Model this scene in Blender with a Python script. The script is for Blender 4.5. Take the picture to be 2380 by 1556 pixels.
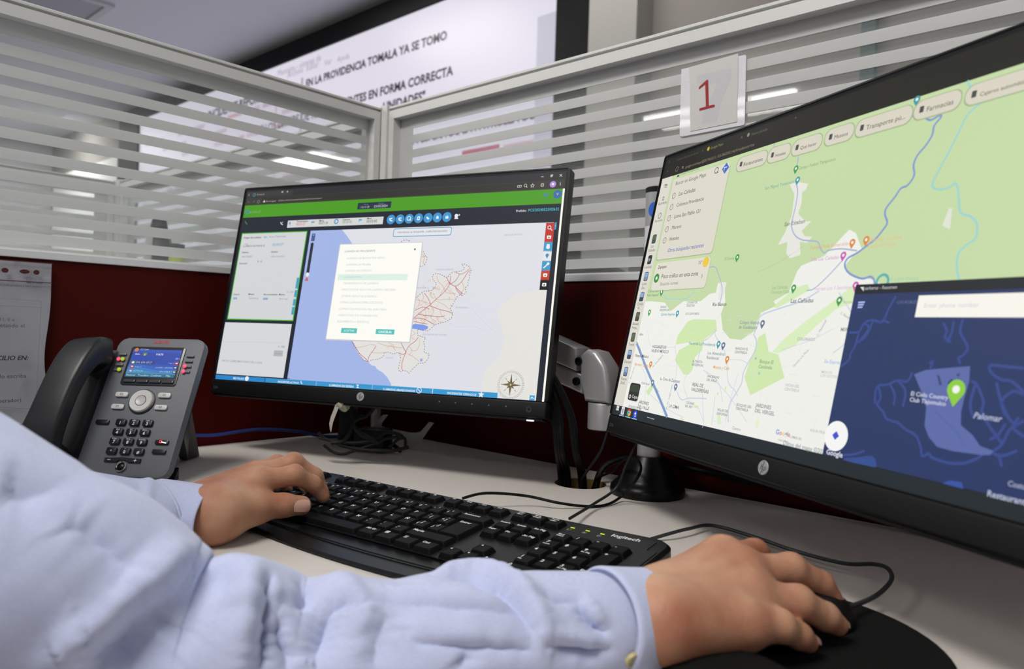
import bpy, bmesh, math, random
import numpy as np
from mathutils import Vector, Matrix
from mathutils.geometry import tessellate_polygon
random.seed(7); np.random.seed(7)
for o in list(bpy.data.objects): bpy.data.objects.remove(o, do_unlink=True)
SC = bpy.context.scene
COL = SC.collection
PI = math.pi
DZ = 0.75                                   # height of the desk top

# ------------------------------------------------------------------ camera
CAM = np.array([-0.88143, -1.14189, 0.95167]); YAW, PITCH, ROLL, FPX = 0.73428, -0.00941, 0.03266, 1741.847
def cam_axes():
    f = np.array([math.cos(YAW)*math.cos(PITCH), math.sin(YAW)*math.cos(PITCH), math.sin(PITCH)])
    r = np.cross(f, [0, 0, 1]); r /= np.linalg.norm(r); u = np.cross(r, f)
    c, s = math.cos(ROLL), math.sin(ROLL)
    return c*r+s*u, -s*r+c*u, f
RX, UP, FW = cam_axes()
cd = bpy.data.cameras.new('camera'); cam = bpy.data.objects.new('camera', cd); COL.objects.link(cam)
m = Matrix.Identity(4)
for i in range(3):
    m[i][0] = RX[i]; m[i][1] = UP[i]; m[i][2] = -FW[i]; m[i][3] = CAM[i]
cam.matrix_world = m
cd.sensor_width = 36; cd.lens = FPX/2380*36; cd.clip_start = 0.02; cd.clip_end = 60
cd.dof.use_dof = True; cd.dof.focus_distance = 0.80; cd.dof.aperture_fstop = 7.5
SC.camera = cam
# ------------------------------------------------------------------ world, view, big lights
w = bpy.data.worlds.new('world'); SC.world = w; w.use_nodes = True
w.node_tree.nodes['Background'].inputs[0].default_value = (0.80, 0.86, 1, 1)
w.node_tree.nodes['Background'].inputs[1].default_value = 0.035
SC.view_settings.view_transform = 'Standard'; SC.view_settings.look = 'None'
SC.view_settings.exposure = 0.0; SC.view_settings.gamma = 1.0
def area(name, loc, sx, sy, power, col=(1, .97, .93), rot=(0, 0, 0)):
    l = bpy.data.lights.new(name, 'AREA'); l.shape = 'RECTANGLE'; l.size = sx; l.size_y = sy
    l.energy = power; l.color = col
    o = bpy.data.objects.new(name, l); COL.objects.link(o); o.location = loc; o.rotation_euler = rot
    return o
LIGHTS = [ # x, y, size x, size y, power : unseen ceiling panels, overhead key and fill added to brighten the room
    (-1.9, -0.75, .6, 1.2, 58), (-4.2, -2.0, .6, 1.2, 16), (-2.2, -4.2, .6, 1.2, 6),
    (-2.4, 2.6, .6, 1.2, 46), (-4.6, 7.6, .6, 1.2, 40), (-.6, 7.6, .6, 1.2, 60), (1.45, .9, .5, 1.2, 12), (1.45, 2.75, .5, 1.0, 26),  # last two, and the next one, added to brighten the front wall
    (1.6, -2.4, .4, 1.2, 8)]
for i, (x, y, sx, sy, p) in enumerate(LIGHTS):
    area('ceiling_panel_light', (x, y, 3.055), sx, sy, p)

# ------------------------------------------------------------------ helpers
def srgb(h):
    h = h.lstrip('#'); v = [int(h[i:i+2], 16)/255 for i in (0, 2, 4)]
    return tuple([(c/12.92 if c <= .04045 else ((c+.055)/1.055)**2.4) for c in v])
def pxdir(px, py):
    return FW + RX*(px-1190)/FPX - UP*(py-778)/FPX
def at_depth(px, py, d): return CAM + pxdir(px, py)*d
def on_plane(px, py, p0, n):
    d = pxdir(px, py); n = np.array(n, float)
    return CAM + d*(np.dot(np.array(p0)-CAM, n)/np.dot(d, n))
def on_z(px, py, z): return on_plane(px, py, (0, 0, z), (0, 0, 1))
def project(P):
    q = np.atleast_2d(P)-CAM
    z = q@FW
    return np.stack([1190+FPX*(q@RX)/z, 778-FPX*(q@UP)/z], 1), z
def rotv(wv):
    th = np.linalg.norm(wv); k = np.array(wv)/th
    K = np.array([[0, -k[2], k[1]], [k[2], 0, -k[0]], [-k[1], k[0], 0]])
    return np.eye(3)+math.sin(th)*K+(1-math.cos(th))*K@K
def pose(p, wv, s=1.0):
    R = rotv(wv); p = CAM+(np.array(p)-CAM)*s
    M = Matrix.Identity(4)
    for i in range(3):
        for j in range(3): M[i][j] = R[i][j]*s
        M[i][3] = p[i]
    return M

MATS = {}
def nodes(m): m.use_nodes = True; return m.node_tree.nodes, m.node_tree.links, m.node_tree.nodes['Principled BSDF']
def mat(name, col, rough=.5, metal=0., spec=.5, noise=0., nscale=40., bump=0., bscale=200., emis=None, estr=1., coat=0., sub=0., sheen=0., stretch=None, rvar=0.):
    if name in MATS: return MATS[name]
    m = bpy.data.materials.new(name); n, l, b = nodes(m)
    c = srgb(col) if isinstance(col, str) else col
    b.inputs['Base Color'].default_value = (*c, 1); b.inputs['Roughness'].default_value = rough
    b.inputs['Metallic'].default_value = metal; b.inputs['Specular IOR Level'].default_value = spec
    b.inputs['Coat Weight'].default_value = coat
    if sub: b.inputs['Subsurface Weight'].default_value = sub; b.inputs['Subsurface Radius'].default_value = (.012, .004, .002); b.inputs['Subsurface Scale'].default_value = .6
    if sheen: b.inputs['Sheen Weight'].default_value = sheen
    if emis: b.inputs['Emission Color'].default_value = (*srgb(emis), 1); b.inputs['Emission Strength'].default_value = estr
    tc = n.new('ShaderNodeTexCoord'); vec = tc.outputs['Object']
    if stretch:
        mp = n.new('ShaderNodeMapping'); mp.inputs['Scale'].default_value = stretch; l.new(vec, mp.inputs[0]); vec = mp.outputs[0]
    if noise:
        t = n.new('ShaderNodeTexNoise'); t.inputs['Scale'].default_value = nscale; t.inputs['Detail'].default_value = 6; l.new(vec, t.inputs['Vector'])
        mx = n.new('ShaderNodeMix'); mx.data_type = 'RGBA'
        mx.inputs[6].default_value = (*[x*(1-noise) for x in c], 1); mx.inputs[7].default_value = (*[min(1, x*(1+noise)) for x in c], 1)
        l.new(t.outputs['Fac'], mx.inputs[0]); l.new(mx.outputs[2], b.inputs['Base Color'])
        if rvar:
            mr = n.new('ShaderNodeMapRange'); mr.inputs[3].default_value = max(0, rough-rvar); mr.inputs[4].default_value = min(1, rough+rvar)
            l.new(t.outputs['Fac'], mr.inputs[0]); l.new(mr.outputs[0], b.inputs['Roughness'])
    if bump:
        t = n.new('ShaderNodeTexNoise'); t.inputs['Scale'].default_value = bscale; t.inputs['Detail'].default_value = 3; l.new(vec, t.inputs['Vector'])
        bp = n.new('ShaderNodeBump'); bp.inputs['Strength'].default_value = bump; bp.inputs['Distance'].default_value = .001
        l.new(t.outputs['Fac'], bp.inputs['Height']); l.new(bp.outputs[0], b.inputs['Normal'])
    MATS[name] = m; return m
def disp(col, k=1.0):                     # a lit pixel colour of a screen
    name = 'screen_'+col.lstrip('#')+('' if k == 1 else '_%d' % int(k*100))
    if name in MATS: return MATS[name]
    return mat(name, '#060606', rough=.42, spec=.25, emis=col, estr=k)
def ink(col, rough=.6): return mat('ink_'+col.lstrip('#'), col, rough=rough)

def link(name, me, parent=None, mats=()):
    o = bpy.data.objects.new(name, me); COL.objects.link(o)
    for mm in mats: me.materials.append(mm)
    if parent is not None: o.parent = parent
    return o
def obj(name, bm, mats, parent=None, smooth=None):
    me = bpy.data.meshes.new(name)
    bmesh.ops.recalc_face_normals(bm, faces=bm.faces[:]) if smooth != 'keep' else None
    bm.to_mesh(me); bm.free()
    if not isinstance(mats, (list, tuple)): mats = [mats]
    o = link(name, me, parent, mats)
    if smooth:
        for p in me.polygons: p.use_smooth = True
        if smooth is True: me.set_sharp_from_angle(angle=math.radians(38))
    return o
def tag(o, label, cat, group=None):
    o['label'] = label; o['category'] = cat
    if group: o['group'] = group
    return o
def thing(name, label, cat, M=None, group=None):
    o = bpy.data.objects.new(name, None); COL.objects.link(o); o.empty_display_size = .05
    if M is not None:
        if isinstance(M, Matrix): o.matrix_world = M
        else: o.location = M
    return tag(o, label, cat, group)
def box(bm, x0, x1, y0, y1, z0, z1, bev=0, seg=2, mi=0, M=None):
    vs = [bm.verts.new(p) for p in [(x0,y0,z0),(x1,y0,z0),(x1,y1,z0),(x0,y1,z0),(x0,y0,z1),(x1,y0,z1),(x1,y1,z1),(x0,y1,z1)]]
    fs = [bm.faces.new([vs[i] for i in f]) for f in [(3,2,1,0),(4,5,6,7),(0,1,5,4),(1,2,6,5),(2,3,7,6),(3,0,4,7)]]
    if bev:
        es = list({e for f in fs for e in f.edges})
        r = bmesh.ops.bevel(bm, geom=es, offset=bev, segments=seg, profile=.6, affect='EDGES')
        allf = set(f for v in r['verts'] for f in v.link_faces) | set(f for f in fs if f.is_valid)
        fs = list(allf); vs = list({v for f in fs for v in f.verts})
    for f in fs: f.material_index = mi
    if M is not None: bmesh.ops.transform(bm, matrix=M, verts=vs)
    return vs
def rrect(x0, x1, y0, y1, r, n=6):
    if not isinstance(r, (list, tuple)): r = [r]*4           # BL, BR, TR, TL
    P = []
    for (cx, cy, a0, rr) in ((x0+r[0], y0+r[0], PI, r[0]), (x1-r[1], y0+r[1], 1.5*PI, r[1]), (x1-r[2], y1-r[2], 0, r[2]), (x0+r[3], y1-r[3], .5*PI, r[3])):
        for i in range(n+1):
            a = a0+.5*PI*i/n; P.append((cx+rr*math.cos(a), cy+rr*math.sin(a)))
    return P
def prism(bm, poly, z0, z1, axis='z', mi=0, M=None, bev=0, seg=2, top=None):
    """extrude a 2-D outline; top = optional second outline of equal length"""
    f3 = {'z': lambda a, b, c: (a, b, c), 'y': lambda a, b, c: (a, c, b), 'x': lambda a, b, c: (c, a, b)}[axis]
    top = top or poly
    A = [bm.verts.new(f3(p[0], p[1], z0)) for p in poly]; B = [bm.verts.new(f3(p[0], p[1], z1)) for p in top]
    n = len(poly); fs = [bm.faces.new(A[::-1]), bm.faces.new(B)]
    for i in range(n): fs.append(bm.faces.new([A[i], A[(i+1) % n], B[(i+1) % n], B[i]]))
    vs = A+B
    if bev:
        es = list(fs[0].edges)+list(fs[1].edges)
        r = bmesh.ops.bevel(bm, geom=es, offset=bev, segments=seg, profile=.6, affect='EDGES')
        fs = list(set(f for v in r['verts'] for f in v.link_faces) | set(f for f in fs if f.is_valid)); vs = list({v for f in fs for v in f.verts})
    for f in fs: f.material_index = mi
    if M is not None: bmesh.ops.transform(bm, matrix=M, verts=vs)
    return vs
def catmull(P, n=8):
    P = [np.array(p, float) for p in P]; out = []
    for i in range(len(P)-1):
        p0 = P[max(0, i-1)]; p1 = P[i]; p2 = P[i+1]; p3 = P[min(len(P)-1, i+2)]
        for k in range(n):
            t = k/n
            out.append(.5*((2*p1)+(-p0+p2)*t+(2*p0-5*p1+4*p2-p3)*t*t+(-p0+3*p1-3*p2+p3)*t**3))
    out.append(P[-1]); return out
def frames(P):
    P = [np.array(p, float) for p in P]; T = []
    for i in range(len(P)):
        t = P[min(i+1, len(P)-1)]-P[max(i-1, 0)]; T.append(t/(np.linalg.norm(t)+1e-12))
    u = np.cross(T[0], [0, 0, 1.]);
    if np.linalg.norm(u) < .1: u = np.cross(T[0], [0, 1., 0])
    u /= np.linalg.norm(u); F = []
    for t in T:
        u = u-t*np.dot(u, t); u /= np.linalg.norm(u); F.append((u, np.cross(t, u)))
    return P, T, F
def tube(bm, pts, r, n=10, smooth=8, mi=0, cap=True):
    if smooth: 
        k = len(pts); pts = catmull(pts, smooth)
        if hasattr(r, '__len__'): r = np.interp(np.linspace(0, k-1, len(pts)), range(k), r)
    P, T, F = frames(pts); rings = []
    for i, p in enumerate(P):
        rr = r[i] if hasattr(r, '__len__') else r
        u, v = F[i]
        rings.append([bm.verts.new(p+rr*(math.cos(2*PI*j/n)*u+math.sin(2*PI*j/n)*v)) for j in range(n)])
    for a, b in zip(rings, rings[1:]):
        for j in range(n):
            f = bm.faces.new([a[j], a[(j+1) % n], b[(j+1) % n], b[j]]); f.material_index = mi
    if cap:
        for q in (rings[0][::-1], rings[-1]): f = bm.faces.new(q); f.material_index = mi
def lathe(bm, prof, n=32, M=None, mi=0):
    rings = []; vs = []
    for r, z in prof:
        if r < 1e-6: v = bm.verts.new((0, 0, z)); rings.append([v]); vs.append(v)
        else:
            rg = [bm.verts.new((r*math.cos(2*PI*j/n), r*math.sin(2*PI*j/n), z)) for j in range(n)]; rings.append(rg); vs += rg
    for a, b in zip(rings, rings[1:]):
        for j in range(n):
            if len(a) == 1 and len(b) == 1: continue
            if len(a) == 1: f = bm.faces.new([a[0], b[(j+1) % n], b[j]])
            elif len(b) == 1: f = bm.faces.new([a[j], a[(j+1) % n], b[0]])
            else: f = bm.faces.new([a[j], a[(j+1) % n], b[(j+1) % n], b[j]])
            f.material_index = mi
    if M is not None: bmesh.ops.transform(bm, matrix=M, verts=vs)
    return vs
def TR(x, y, z): return Matrix.Translation((x, y, z))
def RT(a, ax): return Matrix.Rotation(a, 4, ax)

TXT = {}
def text_mesh(s, bold=0., shear=0.):
    key = (s, bold, shear)
    if key in TXT: return TXT[key]
    cu = bpy.data.curves.new('t', 'FONT'); cu.body = s; cu.size = 1; cu.resolution_u = 2; cu.offset = bold; cu.shear = shear
    o = bpy.data.objects.new('t', cu); COL.objects.link(o)
    dg = bpy.context.evaluated_depsgraph_get(); me = o.evaluated_get(dg).to_mesh()
    V = [(v.co.x, v.co.y) for v in me.vertices]; F = [tuple(p.vertices) for p in me.polygons]
    o.evaluated_get(dg).to_mesh_clear(); bpy.data.objects.remove(o); bpy.data.curves.remove(cu)
    TXT[key] = (V, F); return TXT[key]

class Canvas:
    """flat artwork of many coloured shapes, in the metres of a surface's own plane"""
    def __init__(s, f3, inv=None, matf=disp): s.V = []; s.F = []; s.MI = []; s.mats = []; s.f3 = f3; s.inv = inv; s.fr = (0, 0, 1); s.matf = matf
    def mi(s, c):
        m = c if not isinstance(c, str) else s.matf(c)
        if m not in s.mats: s.mats.append(m)
        return s.mats.index(m)
    def q(s, p): 
        return s.inv(s.fr[0]+p[0]/s.fr[2], s.fr[1]+p[1]/s.fr[2])
    def raw(s, V, F, c, l):
        b = len(s.V); s.V += [s.f3(x, y, l) for x, y in V]; k = s.mi(c)
        for f in F: s.F.append([b+i for i in f]); s.MI.append(k)
    def poly(s, P, c, l, px=True):
        if px: P = [s.q(p) for p in P]
        t = tessellate_polygon([[Vector((x, y, 0)) for x, y in P]])
        s.raw(P, t, c, l)
    def rect(s, a, b, c, l, px=True, r=0):
        if px: a = s.q(a); b = s.q(b)
        x0, x1 = sorted((a[0], b[0])); y0, y1 = sorted((a[1], b[1]))
        P = rrect(x0, x1, y0, y1, min(r, (x1-x0)/2.01, (y1-y0)/2.01), 4) if r else [(x0, y0), (x1, y0), (x1, y1), (x0, y1)]
        s.raw(P, [list(range(len(P)))], c, l); return x0, x1, y0, y1
    def frame(s, a, b, w, c, l, px=True):
        if px: a = s.q(a); b = s.q(b)
        x0, x1 = sorted((a[0], b[0])); y0, y1 = sorted((a[1], b[1]))
        s.line([(x0, y0), (x1, y0), (x1, y1), (x0, y1), (x0, y0)], w, c, l, px=False)
    def line(s, P, w, c, l, px=True, dash=None, smooth=0):
        if px: P = [s.q(p) for p in P]
        P = [np.array([p[0], p[1], 0.]) for p in P]
        if smooth: P = catmull(P, smooth)
        on = True; acc = 0
        for a, b in zip(P, P[1:]):
            d = b-a; L = np.linalg.norm(d)
            if L < 1e-9: continue
            t = d/L; nn = np.array([-t[1], t[0], 0])*w/2
            segs = [(0, L)]
            if dash:
                segs = []; pos = 0
                while pos < L:
                    rem = dash-acc; e = min(L, pos+rem)
                    if on: segs.append((pos, e))
                    acc += e-pos; pos = e
                    if acc >= dash-1e-9: acc = 0; on = not on
            for (u, v) in segs:
                A = a+t*(u-(.0 if dash else w*.25)); B = a+t*(v+(.0 if dash else w*.25))
                s.raw([tuple((A+nn)[:2]), tuple((A-nn)[:2]), tuple((B-nn)[:2]), tuple((B+nn)[:2])], [(0, 1, 2, 3)], c, l)
    def circ(s, p, r, c, l, px=True, n=20, r2=0):
        if px: p = s.q(p)
        P = [(p[0]+r*math.cos(2*PI*i/n), p[1]+r*math.sin(2*PI*i/n)) for i in range(n)]
        if not r2: s.raw(P, [list(range(n))], c, l)
        else:
            Q = [(p[0]+r2*math.cos(2*PI*i/n), p[1]+r2*math.sin(2*PI*i/n)) for i in range(n)]
            s.raw(P+Q, [(i, (i+1) % n, n+(i+1) % n, n+i) for i in range(n)], c, l)
    def text(s, t, a, b, c, l, px=True, bold=0., shear=0., asp=1., fit=True, size=None, rot=0.):
        """baseline start a; b = baseline end (fits the width) or None with a size in metres"""
        if px: a = s.q(a); b = s.q(b) if b is not None else None
        V, F = text_mesh(t, bold, shear)
        if not V: return
        x0 = min(v[0] for v in V); x1 = max(v[0] for v in V)
        if b is not None:
            L = math.hypot(b[0]-a[0], b[1]-a[1]) if rot is None else abs(b[0]-a[0])
            if rot is None: rot = math.atan2(b[1]-a[1], b[0]-a[0])
            k = L/(x1-x0)
        else: k = size
        ky = k*asp if size is None or b is None else size
        cr, sr = math.cos(rot or 0), math.sin(rot or 0)
        W = [((v[0]-x0)*k, v[1]*ky) for v in V]
        s.raw([(a[0]+x*cr-y*sr, a[1]+x*sr+y*cr) for x, y in W], F, c, l)
    def pin(s, p, h, c, l, px=True):
        if px: p = s.q(p)
        r = h*.36; cy = p[1]+h-r
        P = [(p[0], p[1])]+[(p[0]+r*math.cos(a), cy+r*math.sin(a)) for a in np.linspace(-.45, PI+.45, 12)]
        s.raw(P, [list(range(13))], c, l); s.circ((p[0], cy), r*.42, '#f2f2ee', l+1, px=False, n=10)
    def build(s, name, parent):
        me = bpy.data.meshes.new(name); me.from_pydata(s.V, [], s.F); me.polygons.foreach_set('material_index', s.MI)
        me.update(); return link(name, me, parent, s.mats)

# ------------------------------------------------------------------ materials
M_white = mat('white_paint', '#b9babd', rough=.85, noise=.03, nscale=3)
M_ceil = mat('ceiling_plaster', '#dcdeea', rough=.9, noise=.02, nscale=2, bump=.2, bscale=300)
M_floor = mat('grey_floor_tile', '#7d7b78', rough=.5, noise=.08, nscale=6)
M_desk = mat('desk_laminate', '#cfc9c3', rough=.55, spec=.3, noise=.035, nscale=420, bump=.15, bscale=900)
M_alu = mat('anodised_aluminium', '#dddedc', rough=.45, metal=.1, spec=.5, noise=.02, nscale=60)
M_aludark = mat('dark_grey_plinth', '#4a4c4c', rough=.7)  # plain dark grey of the partition and cabinet plinths
M_trim = mat('white_trim', '#dcdde0', rough=.5, noise=.01)
M_red = mat('dark_red_laminate', '#430602', rough=.62, spec=.12, noise=.10, nscale=30, bump=.15, bscale=700, stretch=(1, 1, 6))
M_blackp = mat('black_plastic', '#0e0f11', rough=.42, spec=.28, bump=.12, bscale=1800)
M_blackg = mat('black_gloss', '#08090a', rough=.34, spec=.3)
M_chin = mat('matte_black_bezel', '#0b0c0e', rough=.5, spec=.25, bump=.2, bscale=2500)
M_keycap = mat('black_keycap', '#0a0b0d', rough=.55, spec=.14, bump=.15, bscale=2600)
M_kbody = mat('keyboard_shell', '#0b0c10', rough=.36, spec=.35, bump=.08, bscale=2000)
M_legend = mat('white_legend', '#e6e8ea', rough=.6)
M_cable = mat('black_cable', '#08090a', rough=.55, spec=.2)
M_cableg = mat('grey_cable', '#1d1f22', rough=.5, spec=.3)
M_silver = mat('silver_paint', '#b4b4b6', rough=.36, metal=.4, spec=.5, noise=.02, nscale=900)
M_chrome = mat('chrome', '#b8b9bc', rough=.2, metal=1)
M_paper = mat('paper', '#d2d3da', rough=.6, noise=.015, nscale=9, bump=.4, bscale=25)
M_phone = mat('grey_phone_plastic', '#676a71', rough=.5, spec=.35, bump=.1, bscale=1500)
M_phonedark = mat('dark_phone_plastic', '#26282c', rough=.42, spec=.45, bump=.08, bscale=1500)
M_wood = mat('chipboard', '#9a7a45', rough=.8, noise=.35, nscale=160)
# ------------------------------------------------------------------ room
def plane_obj(name, lo, hi, m, kind='structure'):
    bm = bmesh.new(); box(bm, lo[0], hi[0], lo[1], hi[1], lo[2], hi[2]); o = obj(name, bm, m); o['kind'] = kind; return o
plane_obj('floor', (-7, -6, -.1), (2.3, 9.5, 0), M_floor)
plane_obj('ceiling', (-7, -6, 3.1), (2.3, 9.5, 3.2), M_ceil)
plane_obj('wall_front', (2.2, -6, 0), (2.3, 9.5, 3.1), mat('grey_wall', '#8f8b87', rough=.85, noise=.03, nscale=3))
plane_obj('wall_back', (-7.1, -6, 0), (-7, 9.5, 3.1), M_white)
plane_obj('wall_right', (-7, -6.1, 0), (2.3, -6, 3.1), M_white)
plane_obj('wall_left', (-7, 9.5, 0), (2.3, 9.6, 3.1), M_white)
plane_obj('trim_1', (2.06, .80, 0), (2.2, 1.075, 3.1), mat('pale_pilaster', '#9b9a97', rough=.8, noise=.02))
bm = bmesh.new(); box(bm, 2.17, 2.2, -.215, -.16, .9, 2.6, bev=.003)
tag(obj('wall_strip', bm, mat('dark_teal_paint', '#39585a', rough=.6, noise=.05)), 'narrow dark teal vertical strip on grey wall right of the numbered card', 'strip')
# bright white board left of the video wall
bm = bmesh.new(); box(bm, 2.16, 2.197, 7.27, 9.3, 1.1, 2.62, bev=.004)
t = obj('whiteboard', bm, mat('whiteboard_enamel', '#e6e6e2', rough=.35, noise=.01, emis='#ffffff', estr=.25))
t.data.materials.clear(); t.data.materials.append(mat('whiteboard_face', '#f1f1ec', rough=.3, noise=.01))
tag(t, 'bright white board on far wall left of the video wall frame', 'whiteboard')
area('board_fill_light', (1.5, 8.2, 3.0), 1.2, .4, 30, (1, 1, .97), (0, -.25, 0))  # added lamp with no fixture, brightens the white board

# recessed ceiling lights
M_diff = mat('lamp_diffuser', '#f4f4f0', rough=.6, emis='#fff8ee', estr=3.0)
M_troff = mat('troffer_frame', '#c9cad0', rough=.5)
M_diffoff = mat('unlit_diffuser', '#a9acba', rough=.6)
def ceiling_light(x, y, sx, sy, label, lit=True):
    t = thing('ceiling_light', label, 'ceiling light', (x, y, 3.1), group='recessed ceiling lights' if lit else None)
    bm = bmesh.new()
    for a in ((-sx/2-.05, sx/2+.05, -sy/2-.05, -sy/2), (-sx/2-.05, sx/2+.05, sy/2, sy/2+.05), (-sx/2-.05, -sx/2, -sy/2, sy/2), (sx/2, sx/2+.05, -sy/2, sy/2)):
        box(bm, *a, -.022, 0, bev=.004)
    obj('light_frame', bm, M_troff, t)
    bm = bmesh.new(); box(bm, -sx/2, sx/2, -sy/2, sy/2, -.012, -.002); obj('diffuser', bm, M_diff if lit else M_diffoff, t)
for (x, y, sx, sy, p) in LIGHTS:
    ceiling_light(x, y, sx, sy, 'assumed recessed ceiling light out of the frame, placed to light the room')
ceiling_light(.72, 4.95, .66, .9, 'unlit recessed ceiling panel with pale border at top left', lit=False)
for k, (x, y0, y1) in enumerate(((-5.52, 1.45, 2.97), (-5.87, 1.46, 2.97))):
    bm = bmesh.new(); box(bm, -.03, .03, y0-2.2, y1-2.2, -.03, .02, bev=.008)
    t = thing('tube_light', ['long bright tube light reflected in glass, nearer of the pair', 'long bright tube light reflected in glass, farther of the pair'][k], 'tube light', (x, 2.2, 3.08), group='tube lights')
    obj('tube', bm, mat('lit_tube', '#ffffff', emis='#fffdf6', estr=14), t)

# ------------------------------------------------------------------ video wall
LX = 2.2
def scr_plane(px, py):
    P = on_plane(px, py, (LX-.055, 0, 0), (1, 0, 0)); return (-P[1], P[2])
vw = thing('video_wall', 'huge white video wall with black frame and spanish text across far wall', 'video wall', (LX, 4, 1))
def vwl(name, bm, m):
    o = obj(name, bm, m, vw); o.matrix_parent_inverse = Matrix.Translation((-LX, -4, -1)); return o
bm = bmesh.new()
fy0, fy1, fz0, fz1, sy0, sy1, sz0, sz1 = 1.075, 7.22, .55, 3.045, 1.36, 6.73, .75, 2.91
box(bm, LX-.05, LX, fy0, fy1, sz1, fz1, bev=.004); box(bm, LX-.05, LX, fy0, fy1, fz0, sz0, bev=.004)
box(bm, LX-.05, LX, fy0, sy0, sz0, sz1, bev=.004); box(bm, LX-.05, LX, sy1, fy1, sz0, sz1, bev=.004)
box(bm, LX-.02, LX, sy0, sy1, sz0, sz1)
vwl('frame', bm, mat('black_frame', '#040405', rough=.6, spec=.15))
cv = Canvas(lambda x, y, l: (LX-.03-l*.002, -x, y), scr_plane)
cv.rect((-sy1, sz0), (-sy0, sz1), '#dcd8e6', 0, px=False)
ly = lambda y: -y
cv.rect((-1.50, sz0), (-sy0, 2.62), '#bfbccc', 1, px=False)                     # scroll bar
cv.text('INCIDENTE REPORTADO', (478, 277), (640, 223), '#3d2a3c', 2, bold=.035)
cv.text('EN LA PROVIDENCIA TOMALA YA SE TOMO', (705, 201), (1032, 98), '#2c1c2c', 2, bold=.035)
cv.text('DE LOS DATOS DE REPORTE', (590, 312), (788, 248), '#3d2a3c', 2, bold=.02)
cv.text('ENTES EN FORMA CORRECTA', (800, 244), (1047, 171), '#2c1c2c', 2, bold=.035)
cv.text('A TODAS LAS', (775, 291), (868, 262), '#3d2a3c', 2, bold=.02)
cv.text('UNIDADES"', (884, 257), (982, 227), '#2c1c2c', 2, bold=.035)
cv.text('EN ESPERA DE LA PATRULLA DE', (945, 336), (1236, 283), '#4a3c4c', 2, bold=.02)
for a, b, s in (((662, 180), (735, 158), 'Archivo  Editar'), ((748, 152), (765, 147), 'Ver'), ((778, 143), (806, 134), 'Ayuda'), ((640, 176), (740, 142), 'Mensajes - sistema de')):
    cv.text(s, a, b, '#9a95a6', 2)
random.seed(3)
for r in range(11):                                                   # dense rows of small coloured text at the left
    z = 2.62-.10*r
    x = -6.6
    while x < -3.9:
        wd = random.uniform(.08, .3)
        if random.random() < .8: cv.rect((x, z), (min(x+wd, -3.85), z+.035), random.choice(['#c9a9b8', '#b9a9bd', '#cbb9c9', '#c4b2c6']), 1, px=False)
        x += wd+.04
cv.rect((-3.80, sz0), (-3.77, 2.75), '#a9a6b4', 1, px=False)
cv.rect((-4.15, sz0), (-4.13, 2.70), '#c9a6b4', 1, px=False)
for z in (2.02, 1.6, 1.25): cv.rect((-3.6, z), (-1.55, z+.012), '#bdb9cb', 1, px=False)
cv.rect((-2.05, 1.93), (-1.75, 1.975), '#b0526f', 2, px=False); cv.rect((-1.72, 1.935), (-1.5, 1.965), '#c9a4b6', 2, px=False)
cv.text('EN SEGUIMIENTO', (-3.4, 1.75), None, '#4a3c4c', 2, px=False, size=.11)
o = cv.build('display', vw); o.matrix_parent_inverse = Matrix.Translation((-LX, -4, -1))

# ------------------------------------------------------------------ partitions
def glass_mat():
    m = bpy.data.materials.new('clear_glass'); n, l, b = nodes(m); n.remove(b)
    tr = n.new('ShaderNodeBsdfTransparent'); tr.inputs[0].default_value = (.975, .985, .98, 1)
    gl = n.new('ShaderNodeBsdfGlossy'); gl.inputs['Roughness'].default_value = .015
    lw = n.new('ShaderNodeLayerWeight'); lw.inputs[0].default_value = .5
    pw_ = n.new('ShaderNodeMath'); pw_.operation = 'POWER'; pw_.inputs[1].default_value = 4.5; l.new(lw.outputs['Facing'], pw_.inputs[0])
    fr = n.new('ShaderNodeMath'); fr.operation = 'MULTIPLY_ADD'; fr.inputs[1].default_value = .9; fr.inputs[2].default_value = .045; l.new(pw_.outputs[0], fr.inputs[0])
    nz = n.new('ShaderNodeTexNoise'); nz.inputs['Scale'].default_value = 9
    mr = n.new('ShaderNodeMapRange'); mr.inputs[3].default_value = .07; mr.inputs[4].default_value = .11
    df = n.new('ShaderNodeBsdfDiffuse'); df.inputs[0].default_value = (.8, .85, .84, 1)  # diffuse share paints in the pale veil of room reflection and haze
    mx = n.new('ShaderNodeMixShader'); mx2 = n.new('ShaderNodeMixShader')
    l.new(fr.outputs[0], mx.inputs[0]); l.new(tr.outputs[0], mx.inputs[1]); l.new(gl.outputs[0], mx.inputs[2])
    l.new(nz.outputs[0], mr.inputs[0]); l.new(mr.outputs[0], mx2.inputs[0]); l.new(mx.outputs[0], mx2.inputs[1]); l.new(df.outputs[0], mx2.inputs[2])
    l.new(mx2.outputs[0], n['Material Output'].inputs[0]); return m
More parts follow.
